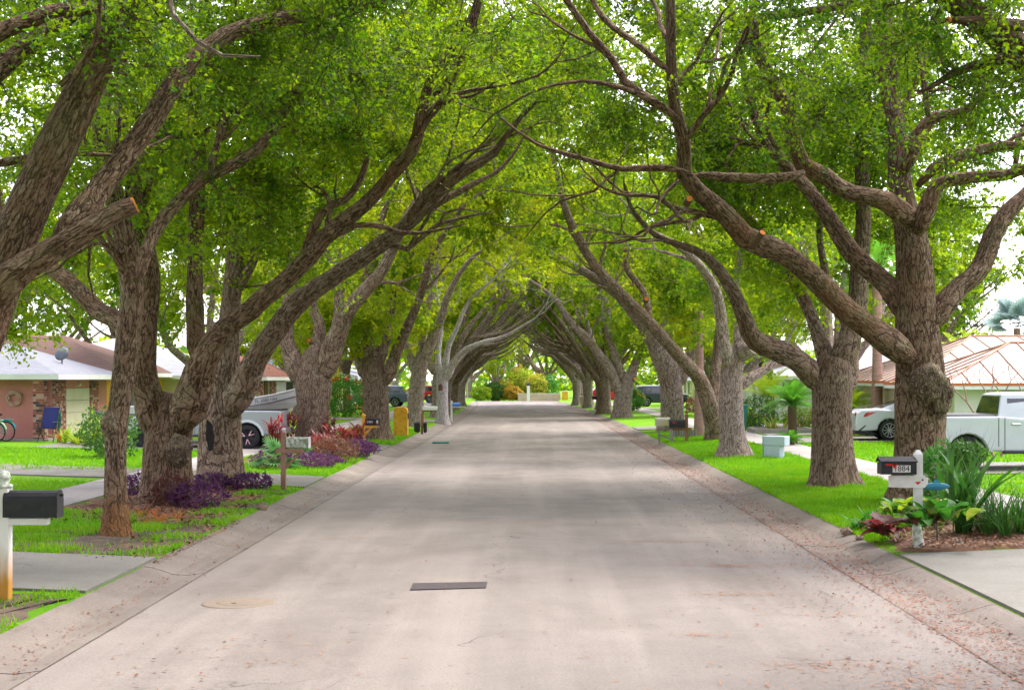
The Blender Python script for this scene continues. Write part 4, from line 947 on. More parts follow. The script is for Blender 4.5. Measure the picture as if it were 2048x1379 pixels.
M['door_brown'] = mat('brown_door', (.10,.05,.03), (.14,.07,.04), 10, .6)

def hip_roof(parent, x0, x1, y0, y1, ze, zr, ra, rb, along='x', m='shingle_grey', over=.45, th=.12, name='roof'):
    """hipped roof; the ridge runs along x (or y) from ra to rb"""
    x0 -= over; x1 += over; y0 -= over; y1 += over; cyy = (y0+y1)/2; cxx = (x0+x1)/2
    E = [(x0, y0, ze), (x1, y0, ze), (x1, y1, ze), (x0, y1, ze)]
    Rg = [(ra, cyy, zr), (rb, cyy, zr)] if along == 'x' else [(cxx, ra, zr), (cxx, rb, zr)]
    b = MB(); V = E+Rg+[(x, y, z-th) for x, y, z in E]
    F = [(0, 1, 5, 4), (2, 3, 4, 5), (1, 2, 5), (3, 0, 4)] if along == 'x' else [(0, 1, 4), (1, 2, 5, 4), (2, 3, 5), (3, 0, 4, 5)]
    b.add(V, F+[(6, 7, 1, 0), (7, 8, 2, 1), (8, 9, 3, 2), (9, 6, 0, 3), (9, 8, 7, 6)])
    r = b.build(name, M[m], parent)
    f = MB(); h = .17; zc = ze-th/2-.03
    f.box((cxx, y0-.012, zc), (x1-x0+.05, .03, h)); f.box((cxx, y1+.012, zc), (x1-x0+.05, .03, h)); f.box((x0-.012, cyy, zc), (.03, y1-y0-.02, h)); f.box((x1+.012, cyy, zc), (.03, y1-y0-.02, h))
    f.build('fascia', M['white'], r); return r
def bricks(parent, face, u0, u1, w, z0, z1, thick=.06, lu=.20, hz=.085, seed=1):
    """each brick a piece; face 'y' lies in the xz plane at y=w facing -y, face 'x' in the yz plane at x=w facing +x"""
    rnd = random.Random(seed); nz = int((z1-z0)/hz); meshes = {}
    for k in range(nz):
        off = (k % 2)*lu/2; u = u0-off
        while u < u1-.02:
            a, c = max(u, u0), min(u+lu, u1); u += lu
            if c-a < .03: continue
            L = round(c-a-.012, 3); mk = rnd.choices('abc', (6, 2.6, 1.1))[0]; key = (L, mk)
            if key not in meshes:
                b = MB(); d = (L, thick, hz-.014) if face == 'y' else (thick, L, hz-.014); b.box((0, 0, 0), d); o = b.build('brick', M['brick_'+mk], parent); meshes[key] = o.data
            else: o = link('brick', meshes[key], parent)
            zz = z0+(k+.5)*hz; j = rnd.uniform(-.004, .004)
            o.location = ((a+c)/2, w+j, zz) if face == 'y' else (w+j, (a+c)/2, zz)
def window(parent, face, u0, u1, w, z0, z1, m='glassd', name='window', s=1):
    b = MB(); t = .05; um = (u0+u1)/2; zm = (z0+z1)/2
    def bx(bb, ua, ub, za, zb, d, off):
        dims = (ub-ua, d, zb-za) if face == 'y' else (d, ub-ua, zb-za); pos = ((ua+ub)/2, w-off, (za+zb)/2) if face == 'y' else (w+s*off, (ua+ub)/2, (za+zb)/2); bb.box(pos, dims)
    for a, c, e, f in ((u0-t, u1+t, z1, z1+t), (u0-t, u1+t, z0-t, z0), (u0-t, u0, z0, z1), (u1, u1+t, z0, z1), (um-.015, um+.015, z0, z1)): bx(b, a, c, e, f, .07, .02)
    o = b.build(name, M['white'], parent); p = MB(); bx(p, u0, u1, z0, z1, .03, .01); p.build('pane', M[m], o); return o
def garage_door(parent, u0, u1, w, z0, z1, m='garage', s=1, n=4):
    g = link('garage_door', None, parent)
    for k in range(n):
        a = z0+(z1-z0)*k/n; b = MB(); b.box((w+s*.02, (u0+u1)/2, a+(z1-z0)/n/2), (.05, u1-u0, (z1-z0)/n-.012), .008); b.build('door_panel', M[m], g)
    b = MB(); b.box((w-s*.02, (u0+u1)/2, (z0+z1)/2), (.05, u1-u0+.02, z1-z0)); b.build('door_backing', M['darkgrey'], g)

# ---- pink house with brick columns
h = thing('house', 'pink stucco house with brick columns and a grey hipped roof', 'house', (-16.1, 49.6, .30))
b = MB(); b.box((-7.0, 4.0, 1.08), (14.0, 6.6, 2.16)); b.build('wall', M['pink'], h)                      # y from .7 to 7.3
b = MB(); b.box((-6.6, .55, .02), (13.6, 1.5, .09)); b.build('porch_slab', M['walk'], h)
b = MB(); b.box((-.2, .72, 2.06), (.34, 1.5, .2)); b.build('porch_beam', M['pink'], h)
hip_roof(h, -14.2, .12, .15, 7.4, 2.20, 3.30, -11, -2.4, 'x', 'shingle_grey', .42)
c = link('brick_column', None, h); b = MB(); b.box((-.19, 0.2, 1.0), (.34, .34, 2.0)); b.build('column_core', M['mortar'], c)
bricks(c, 'y', -.37, -.01, 0.02, .02, 2.0, .05, seed=2); bricks(c, 'x', .03, .37, -.01, .02, 2.0, .05, seed=3)
c = link('brick_pier', None, h); b = MB(); b.box((-.06, 1.4, 1.0), (.2, 1.36, 2.0)); b.build('column_core', M['mortar'], c)
bricks(c, 'x', .72, 2.08, .06, .02, 2.0, .05, seed=4)
garage_door(h, 2.14, 4.86, .03, .02, 1.72)
b = MB(); b.box((.035, 3.5, 1.90), (.06, 2.74, .34)); b.build('door_header', M['pink'], h)
c = link('brick_pier', None, h); b = MB(); b.box((-.04, 5.45, 1.0), (.16, 1.1, 2.0)); b.build('column_core', M['mortar'], c)
bricks(c, 'x', 4.92, 5.98, .06, .02, 2.0, .05, seed=5)
b = MB(); b.cyl((.05, 3.5, 1.82), (.16, 3.5, 1.86), .05, .06, 8); b.build('door_lamp', M['offwhite'], h)
# wreath: twig ring with pale flowers, hung on the pink wall
w = thing('wreath', 'round dried flower wreath hanging on the pink wall', 'wreath', P(28, 796, 50.24))
b = MB(); ring = [(.20*math.cos(a), -.02, .20*math.sin(a)) for a in np.linspace(0, 6.283, 25)]
b.tube(ring, .035, 8); b.build('twig_ring', mat('wreath_twigs', (.16,.09,.05), (.25,.15,.09), 40, .9, .8), w)
M['petal'] = mat('dried_petal', (.55,.40,.34), (.42,.27,.22), 20, .9)
for k in range(16):
    a = k*6.283/16; b = MB(); rr = .045+.012*(k % 3)
    b.hull([((.2+.02*(k % 2))*math.cos(a)+rr*math.cos(t)*math.sin(q), -.05+rr*.5*math.cos(q), .2*math.sin(a)+rr*math.sin(t)*math.sin(q)) for t in np.linspace(0, 5.6, 7) for q in (.3, .9, 1.6)]); b.build('flower', M['petal'], w)
# satellite dish
d = thing('satellite_dish', 'dark satellite dish standing on the grey roof', 'satellite dish', P(124, 726, 53))
b = MB(); b.cyl((0, 0, -.35), (0, 0, .28), .025, .025, 8); b.build('mast', M['darkgrey'], d)
b = MB(); MR = Matrix.Rotation(R(62), 4, 'X') @ Matrix.Rotation(R(-14), 4, 'Y'); b.lathe([(0, .10), (.14, .085), (.25, .035), (.27, 0), (.25, .02), (.0, .08)], 20, (.02, -.08, .34), MR); b.build('dish', mat('dish_grey', (.10,.12,.14), (.13,.15,.17), 4, .5), d)
# ---- yellow neighbour with brown roof
h = thing('house', 'yellow walled house with a brown roof behind the pink one', 'house', (-16.9, 61, .30))
b = MB(); b.box((-7, 5, 1.1), (14, 10, 2.2)); b.build('wall', M['yellowwall'], h); hip_roof(h, -14, 0, 0, 10, 2.3, 3.95, -10, -3.6, 'x', 'shingle_brown', .5)
window(h, 'y', -5, -3.6, 0, .9, 1.9)
# ---- grey roofed white house with a brown roofed brick entry wing
h = thing('house', 'off white house with a brown roofed brick entry wing behind the boat', 'house', (-13.2, 72, .30))
b = MB(); b.box((-7.0, 3, 1.07), (11, 12, 2.14)); b.build('wall', M['cream'], h)
b = MB(); b.box((-1.0, 4.4, 1.05), (2.0, 8.8, 2.1)); b.build('entry_wing', M['offwhite'], h)
hip_roof(h, -12.4, -1.6, -3, 9, 2.2, 4.0, 0.5, 5.5, 'y', 'shingle_pale', .5)
hip_roof(h, -3.0, .15, -.1, 8.9, 2.14, 3.2, 1.6, 7.2, 'y', 'shingle_red', .45, .12, 'wing_roof')
for y0, y1, sd in ((.05, 1.4, 11), (3.4, 5.0, 12)):
    c = link('brick_pier', None, h); b = MB(); b.box((.02, (y0+y1)/2, 1.0), (.14, y1-y0, 2.0)); b.build('column_core', M['mortar'], c)
    bricks(c, 'x', y0, y1, .11, .02, 2.0, .05, .24, .1, sd)
b = MB(); b.box((.02, 2.5, 1.0), (.08, .9, 2.0)); dd = b.build('front_door', M['door_brown'], h); b = MB(); b.cyl((.06, 2.2, 1.0), (.12, 2.2, 1.0), .03, .03, 8); b.build('handle', M['offwhite'], dd)
garage_door(h, 5.3, 8.4, .03, .02, 1.9, 'white')
window(h, 'y', -6.4, -5.0, -3.0, .9, 1.9)
# ---- far cream house
h = thing('house', 'small cream house with a pale roof beyond the flowering bush', 'house', (-12.6, 96, el(96)+.3))
b = MB(); b.box((-5, 4, 1.1), (10, 8, 2.2)); b.build('wall', M['cream'], h); hip_roof(h, -10, 0, 0, 8, 2.3, 3.4, -7, -3, 'x', 'shingle_pale', .5)
window(h, 'y', -3.2, -2.0, 0, .9, 1.9); window(h, 'x', 2, 3.6, 0, .9, 1.9)
# ---- metal roofed house on the right
h = thing('house', 'cream house with white metal roofs edged in terracotta', 'house', (12.7, 45.6, .25))
b = MB(); b.box((3.2, 3.3, .95), (6.0, 6.4, 1.9)); b.build('wall', M['offwhite'], h)                          # front wing
b = MB(); b.box((8.2, 13.4, .95), (14.6, 14.0, 1.9)); b.build('main_wall', M['cream'], h)                     # y 6.4..20.4, x .9..15.5
def seamed(parent, x0, x1, y0, y1, ze, zr, ra, rb, along, over, gap=.85, name='roof'):
    r = hip_roof(parent, x0, x1, y0, y1, ze, zr, ra, rb, along, 'metalroof', over, .08, name)
    x0 -= over; x1 += over; y0 -= over; y1 += over; cyy = (y0+y1)/2; cxx = (x0+x1)/2
    if along == 'x': A, B = Vector((ra, cyy, zr)), Vector((rb, cyy, zr)); quads = [((x0, y0), (x1, y0), A, B), ((x0, y1), (x1, y1), A, B), ((x0, y0), (x0, y1), A, A), ((x1, y0), (x1, y1), B, B)]
    else: A, B = Vector((cxx, ra, zr)), Vector((cxx, rb, zr)); quads = [((x0, y0), (x0, y1), A, B), ((x1, y0), (x1, y1), A, B), ((x0, y0), (x1, y0), A, A), ((x0, y1), (x1, y1), B, B)]
    for (p, q, a, c) in quads[:1]+quads[2:3]+(quads[3:] if along == 'x' else []):
        p = Vector((*p, ze)); q = Vector((*q, ze)); L = (q-p).length; d = (q-p)/L; n = int(L/gap)
        ta = (a-p).dot(d); tc = (c-p).dot(d); inw = ((a+c)/2-(p+q)/2); inw -= d*inw.dot(d)
        for k in range(1, n):
            t = L*k/n; f = min(1, t/ta if t < ta else 1, (L-t)/(L-tc) if t > tc else 1)
            if f < .08: continue
            s = p+d*t; e = s+inw*f; up = Vector((0, 0, .03)); b = MB(); m = (s+e)/2+up*.8; ax = (e-s).normalized(); zz = ax.cross(d).normalized(); Mx = Matrix((d, ax, zz)).transposed().to_4x4()
            b.box(m, (.022, (e-s).length, .045), 0, 0, Mx); b.build('standing_seam', M['seam'], r)
    for (p, a) in (((x0, y0), A), ((x1, y0), B if along == 'x' else A), ((x1, y1), B), ((x0, y1), A if along == 'x' else B)):
        b = MB(); b.tube([Vector((*p, ze+.02)), a+Vector((0, 0, .03))], .035, 6); b.build('hip_cap', M['seam'], r)
    if (A-B).length > .1: b = MB(); b.tube([A+Vector((0, 0, .03)), B+Vector((0, 0, .03))], .045, 6); b.build('ridge_cap', M['seam'], r)
    b = MB(); b.box((cxx, y0-.03, ze+.0), (x1-x0+.06, .02, .09)); b.box((x0-.03, cyy, ze+.0), (.02, y1-y0, .09)); b.build('eave_trim', M['terracotta'], r)
seamed(h, .2, 9.5, .1, 6.5, 1.93, 3.25, 2.9, 7.0, 'x', .5, name='wing_roof')
seamed(h, .9, 15.5, 6.4, 20.4, 1.98, 3.75, 4.6, 11.8, 'x', .55)
b = MB(); b.box((6.75, 1.4, .95), (.95, 2.6, 1.9)); b.build('porch_wall', M['door_brown'], h)
hip_roof(h, 3.05, 9.6, -1.7, .1, 1.80, 2.35, 5, 8, 'x', 'shingle_brown', .2, .1, 'porch_roof')
for x in (3.2, 4.8): b = MB(); b.box((x, -1.6, .84), (.12, .12, 1.68)); b.build('porch_post', M['door_brown'], h)
for k in range(9):
    b = MB(); b.box((.88, 13.0, .16+k*.2), (.04, 12.6, .19), .006, 0, Matrix.Rotation(R(4), 4, 'Y')); b.build('siding_board', M['tan_siding'], h)
b = MB(); b.box((.84, 16.5, .9), (.06, 1.4, 1.8)); dd = b.build('side_panel', M['siding'], h)
b = MB(); b.box((.68, 16.1, 1.45), (.14, .14, .24), .01); b.hull([(.68+a*.1, 16.1+c*.1, 1.57) for a in (-1, 1) for c in (-1, 1)]+[(.68, 16.1, 1.70)]); b.box((.77, 16.1, 1.62), (.14, .03, .03)); b.build('wall_lantern', M['black'], h)
window(h, 'y', 1.2, 2.2, .1, .75, 1.5, 'glassd')
b = MB(); b.lathe([(.11, 0), (.11, .28), (.15, .30), (.15, .36), (.09, .40), (.0, .40)], 14, (8.2, 11, 3.05)); b.build('roof_vent_pipe', M['terracotta'], h)
# ---- siding house behind the sago palm
h = thing('house', 'pale grey siding house with a hipped roof behind the sago palm', 'house', (13.0, 70, .28))
b = MB(); b.box((5.5, 9, 1.07), (11, 18, 2.14)); b.build('wall', M['siding'], h); hip_roof(h, 0, 11, 0, 18, 2.2, 3.9, 5, 13, 'y', 'shingle_pale', .5)
for k in range(10):
    b = MB(); b.box((5.5, -.02, .12+k*.2), (10.9, .035, .19), .006, 0, Matrix.Rotation(R(-4), 4, 'X')); b.build('siding_board', M['siding'], h)
for y in (5.0, 9.0, 13.0, 17.5): b = MB(); b.box((-.5, y, 1.05), (.16, .16, 2.1)); b.build('porch_post', M['white'], h)
window(h, 'x', 2, 3.6, 0, .8, 1.9, s=-1); window(h, 'x', 6, 7.4, 0, .8, 1.9, s=-1); window(h, 'y', 2, 3.4, -.05, .8, 1.8)
b = MB(); b.box((-.03, 10.5, 1.0), (.06, 1.0, 2.0)); dd = b.build('front_door', M['door_brown'], h); b = MB(); b.cyl((-.06, 10.2, 1.0), (-.12, 10.2, 1.0), .03, .03, 8); b.build('handle', M['offwhite'], dd)
# ---- houses farther along, seen between the trunks
def plain_house(x, Y, side, wall, roof, label):
    h = thing('house', label, 'house', (x, Y, el(Y)+.28)); s = side
    b = MB(); b.box((s*5.5, 7, 1.07), (11, 14, 2.14)); b.build('wall', M[wall], h); hip_roof(h, min(0, s*11), max(0, s*11), 0, 14, 2.2, 3.7, 4.5, 9.5, 'y', roof, .5)
    window(h, 'x', 1.5, 3, 0, .8, 1.9, s=-s); window(h, 'x', 5, 6.4, 0, .8, 1.9, s=-s); window(h, 'y', s*3 if s > 0 else -4.4, s*3+1.4 if s > 0 else -3, 0, .8, 1.9); garage_door(h, 9, 12.4, 0, .02, 1.9, 'white', -s)
plain_house(15, 112, 1, 'offwhite', 'shingle_brown', 'off white house with a brown roof behind the navy car')
plain_house(15, 140, 1, 'cream', 'shingle_grey', 'cream house far along the right side of the street')
plain_house(-15, 126, -1, 'offwhite', 'shingle_grey', 'pale house behind the dark blue car on the left')
plain_house(-15, 146, -1, 'pink', 'shingle_pale', 'pinkish house far along the left side of the street')
# ================================================================== VEHICLES
M['tyre'] = mat('tyre_rubber', (.018,.018,.019), (.028,.028,.03), 20, .85, .3, 60)
M['rim'] = mat('alloy_rim', (.55,.56,.58), (.45,.46,.48), 10, .3, metal=.8)
M['rim_dark'] = mat('black_rim', (.02,.02,.022), (.03,.03,.032), 10, .4)
M['rim_pink'] = mat('pink_spoke', (.75,.30,.45), (.65,.55,.55), 6, .4)
M['taillight'] = mat('red_taillight', (.55,.012,.012), (.42,.008,.01), 6, .15, spec=.7)
M['headlight'] = mat('clear_lamp', (.7,.72,.75), (.55,.57,.6), 6, .1, spec=.8)
M['carglass'] = mat('tinted_glass', (.018,.022,.026), (.03,.035,.04), 2, .05, spec=1.0)
def paint(name, c, m=0.0): return mat(name, c, tuple(x*.93 for x in c), 1.5, .35, 0, spec=.5, coat=.6, metal=m)
M['carwhite'] = paint('white_car_paint', (.58,.61,.68)); M['carred'] = paint('red_car_paint', (.52,.012,.012)); M['carnavy'] = paint('navy_car_paint', (.018,.032,.055))
M['carblue'] = paint('slate_blue_paint', (.06,.09,.15)); M['carsilver'] = paint('silver_car_paint', (.30,.315,.35), .1)
def arcpts(cx_, z0, r, n=9):                               # over a wheel, from front to rear along the underside
    return [(cx_+r*math.cos(a), z0+r*math.sin(a)) for a in np.linspace(0, math.pi, n)]
def vehicle(name, label, cat, loc, rz, prof, wheels, wr, half, cabin, wins, body='carwhite', rim='rim', spokes=10, zc=None, extras=None, group=None):
    """prof: upper outline (x,z) from rear bottom over the top to front bottom; x forward. wheels: x centres"""
    t = thing(name, label, cat, loc, rz, group); zc = zc or wr
    low = prof[-1][1]; poly = list(prof)
    for wx in sorted(wheels, reverse=True): poly += [(a, max(low, c)) for a, c in arcpts(wx, zc, wr*1.16)]
    b = MB(); b.prism(poly, -half, half, 'y'); b.build('body', M[body], t, bevel=.05)
    b = MB(); x0, x1 = prof[0][0]+.12, prof[-1][0]-.12; b.box(((x0+x1)/2, 0, low+.2), (x1-x0, half*1.5, .35)); b.build('underbody', M['black'], t)
    # cabin: list of (x, z) trapezoid rear-belt, rear-roof, front-roof, front-belt and roof half width
    (xa, za), (xb, zb), (xc, zc_), (xd, zd), rw = cabin; bw = half-.045
    pts = [(xa, s*bw, za) for s in (-1, 1)]+[(xd, s*bw, zd) for s in (-1, 1)]+[(xb, s*rw, zb) for s in (-1, 1)]+[(xc, s*rw, zc_) for s in (-1, 1)]+[(xb+.15, s*(rw-.12), zb+.04) for s in (-1, 1)]+[(xc-.2, s*(rw-.12), zc_+.04) for s in (-1, 1)]+[(xa, s*bw, za-.12) for s in (-1, 1)]+[(xd, s*bw, zd-.12) for s in (-1, 1)]
    b = MB(); b.hull(pts); b.build('cabin', M[body], t, bevel=.025)
    zt = (zb+zc_)/2; zbt = (za+zd)/2
    def side(x, z, s):                                     # a point on the cabin's sloped side, a little proud
        k = (z-zbt)/(zt-zbt); return (x, s*(bw+(rw-bw)*k+.008), z)
    for poly in wins:
        for s in (-1, 1):
            b = MB(); n = len(poly); o = [side(x, z, s) for x, z in poly]; i = [(x, y-s*.03, z) for x, y, z in o]
            b.add(o+i, [tuple(range(n))]+[(k, (k+1) % n, n+(k+1) % n, n+k) for k in range(n)]); b.build('side_window', M['carglass'], t)
    for (xl, zl), (xh, zh), nm in (((xa, za), (xb, zb), 'rear_window'), ((xd, zd), (xc, zc_), 'windscreen')):
        dx = .012 if nm == 'windscreen' else -.012; b = MB(); q = []
        for f, y in ((.14, bw-.06), (.9, rw-.05)):
            x = xl+(xh-xl)*f+dx; z = zl+(zh-zl)*f+.012; q += [(x, -y, z), (x, y, z)]
        b.add(q+[(x-dx*2, y, z-.02) for x, y, z in q], [(0, 1, 3, 2), (0, 1, 5, 4), (2, 3, 7, 6)]); b.build(nm, M['carglass'], t)
    for wx in wheels:
        for s in (-1, 1):
            w = link('wheel', None, t, (wx, s*(half-.11), wr)); MR = Matrix.Rotation(R(90)*s*-1, 4, 'X')
            b = MB(); b.lathe([(wr*.66, -.11), (wr*.93, -.115), (wr, -.09), (wr, .09), (wr*.93, .115), (wr*.66, .11)], 28, (0, 0, 0), MR); b.build('tyre', M['tyre'], w)
            b = MB(); b.lathe([(0, .03), (wr*.6, .03), (wr*.64, .09), (wr*.69, .105), (wr*.69, -.1)], 28, (0, 0, 0), MR); b.build('rim', M['rim_dark'], w)
            for k in range(spokes):
                a = 2*math.pi*k/spokes; b = MB(); m4 = MR @ Matrix.Rotation(a, 4, 'Z'); b.box(m4 @ Vector((wr*.38, 0, .07)), (wr*.56, wr*.075, .03), .004, 0, m4); b.build('spoke', M[rim], w)
            b = MB(); b.lathe([(0, .09), (wr*.1, .085), (wr*.13, .06)], 12, (0, 0, 0), MR); b.lathe([(wr*.63, .085), (wr*.67, .112), (wr*.70, .112), (wr*.70, .08)], 28, (0, 0, 0), MR); b.build('rim_lip', M['rim' if rim != 'rim_dark' else rim], w)
    if extras: extras(t, half)
    return t
def lamp(t, pts, m, name):
    b = MB(); b.hull(pts); return b.build(name, M[m], t)
# white sedan
def ex(t, h):
    for s in (-1, 1):
        lamp(t, [(.02, s*(h-.35), .83), (.02, s*(h-.35), .95), (.42, s*(h+.006), .96), (.70, s*(h+.008), .955), (.34, s*(h+.008), .80), (.05, s*(h-.02), .80), (.1, s*(h-.1), .93)], 'taillight', 'taillight')
        b = MB(); b.box((1.88, s*(h+.012), .86), (.2, .03, .035), .008); b.box((2.9, s*(h+.012), .86), (.2, .03, .035), .008); b.build('door_handle', M['rim_dark'], t)
        lamp(t, [(4.55, s*(h-.04), .66), (4.75, s*(h-.3), .64), (4.2, s*(h+.004), .78), (4.6, s*(h-.2), .74)], 'headlight', 'headlight')
        b = MB(); b.box((2.25, s*(h+.004), .62), (.012, .006, .72)); b.box((3.15, s*(h+.004), .62), (.012, .006, .72)); b.build('door_seam', M['darkgrey'], t)
    b = MB(); b.prism([(-.01, .22), (.0, .34), (.55, .30), (.75, .2), (.4, .19)], -h-.004, h+.004, 'y'); b.build('rear_diffuser', M['black'], t)
    b = MB(); b.prism([(.02, .28), (.32, .52), (.36, .51), (.1, .27)], -h-.006, h+.006, 'y'); b.build('bumper_vent', M['black'], t)
SED = [(.02, .30), (.0, .55), (.05, .92), (.22, 1.03), (.75, 1.06), (1.5, 1.0), (3.4, .98), (4.3, .86), (4.75, .68), (4.82, .45), (4.75, .26)]
c = GX(1703, 51.5)
vehicle('parked_car', 'white sedan parked nose in behind the burled oak', 'car', (c.x, 51.5, gz(c.x, 51.5)+.03), R(-4), SED, [1.14, 3.92], .345, .93, ((.78, 1.04), (1.75, 1.42), (2.75, 1.44), (3.75, .98), .62), [[(1.28, 1.07), (1.95, 1.34), (2.2, 1.36), (2.2, 1.05)], [(2.26, 1.05), (2.26, 1.36), (2.8, 1.36), (3.3, 1.05)]], extras=ex)
# pickups
def pickup(label, x, Y, rz, rim, spokes, ex, body='carwhite'):
    PK = [(.02, .55), (.0, .80), (.03, 1.28), (.10, 1.32), (1.95, 1.33), (4.05, 1.16), (5.2, 1.10), (5.6, .95), (5.68, .6), (5.6, .48)]
    return vehicle('pickup_truck', label, 'pickup', (x, Y, gz(x, Y)+.03), rz, PK, [1.18, 4.72], .42, 1.0, ((1.92, 1.30), (2.06, 1.86), (3.5, 1.88), (4.25, 1.16), .74), [[(2.16, 1.36), (2.2, 1.76), (2.95, 1.77), (2.95, 1.33)], [(3.02, 1.33), (3.02, 1.77), (3.5, 1.77), (3.95, 1.28)]], body=body, rim=rim, spokes=spokes, extras=ex)
def ex(t, h):
    b = MB(); b.box((1.0, 0, 1.345), (1.85, 1.75, .05), .015); b.build('bed_cover', M['black'], t)
    for s in (-1, 1):
        b = MB(); b.box((2.35, s*(h+.015), 1.14), (.22, .04, .05), .012); b.box((3.2, s*(h+.015), 1.14), (.22, .04, .05), .012); b.build('door_handle', M['rim'], t)
        b = MB(); b.prism([(1.18+r_*math.cos(a), .42+r_*math.sin(a)) for r_, rng in ((.60, np.linspace(.1, 3.04, 12)), (.52, np.linspace(3.04, .1, 12))) for a in rng], s*(h-.01), s*(h+.025), 'y'); b.build('fender_flare', M['carwhite'], t)
        b = MB(); b.box((2.08, s*(h+.004), .85), (.014, .006, .9)); b.box((2.98, s*(h+.004), .9), (.014, .006, .8)); b.box((1.93, s*(h+.004), .95), (.014, .006, .7)); b.build('door_seam', M['darkgrey'], t)
        lamp(t, [(-.012, s*(h-.2), .85), (-.012, s*(h-.2), 1.22), (.12, s*(h+.008), 1.22), (.12, s*(h+.008), .85), (-.012, s*h, 1.0)], 'taillight', 'taillight')
        b = MB(); b.box((3.0, s*(h-.06), .46), (1.9, .16, .08), .02); b.build('side_step', M['darkgrey'], t)
    b = MB(); b.box((-.06, 0, .62), (.16, 1.9, .2), .03); b.build('rear_bumper', M['rim'], t)
c = GX(1818, 35.2)
pickup('white crew cab pickup parked behind the burled oak at the right', c.x, 35.2, 0, 'rim', 8, ex).scale = (.94, .94, .94)
c = GX(572, 46.4)
def ex2(t, h):
    ex(t, h)
    for s in (-1, 1):
        for k in range(3):
            a = 2*math.pi*k/3+.4; b = MB()
            for d in (-.28, .28): b.cyl((1.18+.08*math.cos(a), s*(h+.01), .42+.08*math.sin(a)), (1.18+.27*math.cos(a+d), s*(h+.01), .42+.27*math.sin(a+d)), .018, .014, 6)
            b.build('pink_spoke', M['rim_pink'], t)
pickup('silver pickup with black wheels and pink spokes on the left driveway', c.x, 46.4, math.pi, 'rim_dark', 6, ex2, 'carsilver').scale = (.88, .88, .88)
# SUVs farther along
SUV = [(.02, .38), (.0, .7), (.05, 1.05), (.5, 1.08), (3.2, 1.04), (4.2, .95), (4.55, .75), (4.6, .45), (4.5, .32)]
def suv(label, x, Y, rz, body):
    def ex(t, h):
        for s in (-1, 1):
            lamp(t, [(-.01, s*(h-.25), .85), (-.01, s*(h-.25), 1.02), (.25, s*(h+.008), 1.02), (.2, s*(h+.008), .86)], 'taillight', 'taillight'); lamp(t, [(4.3, s*(h+.004), .82), (4.5, s*(h-.25), .78), (4.45, s*(h-.1), .72), (4.2, s*(h+.004), .76)], 'headlight', 'headlight')
            b = MB(); b.box((1.7, s*(h+.012), .92), (.2, .03, .04), .01); b.box((2.7, s*(h+.012), .92), (.2, .03, .04), .01); b.build('door_handle', M['rim_dark'], t)
        b = MB(); b.box((2.3, 0, .36), (2.2, 2*h+.02, .14), .02); b.build('sill_trim', M['darkgrey'], t)
    return vehicle('parked_car', label, 'car', (x, Y, gz(x, Y)+.03), rz, SUV, [.95, 3.65], .36, .92, ((.12, 1.06), (.62, 1.62), (2.5, 1.64), (3.35, 1.04), .66), [[(.55, 1.14), (.78, 1.5), (1.3, 1.53), (1.3, 1.12)], [(1.36, 1.12), (1.36, 1.53), (2.1, 1.54), (2.1, 1.1)], [(2.16, 1.1), (2.16, 1.54), (2.5, 1.54), (2.98, 1.1)]], body=body, spokes=6, extras=ex)
Y = 120; c = GX(1266, Y); suv('dark navy hatchback between two pale oaks on the right', c.x, Y, R(6), 'carnavy')
Y = 126; c = GX(1258, Y); suv('silver car half hidden behind the navy hatchback', c.x, Y, R(5), 'carsilver')
Y = 142; c = GX(1181, Y); suv('bright red car parked far along the right side', c.x, Y, R(0), 'carred')
Y = 118; c = GX(818, Y); suv('slate blue car between oaks on the left', c.x, Y, math.pi+R(-5), 'carblue')
Y = 140; c = GX(880, Y); suv('red car half hidden by the bleached oak', c.x, Y, math.pi, 'carred')
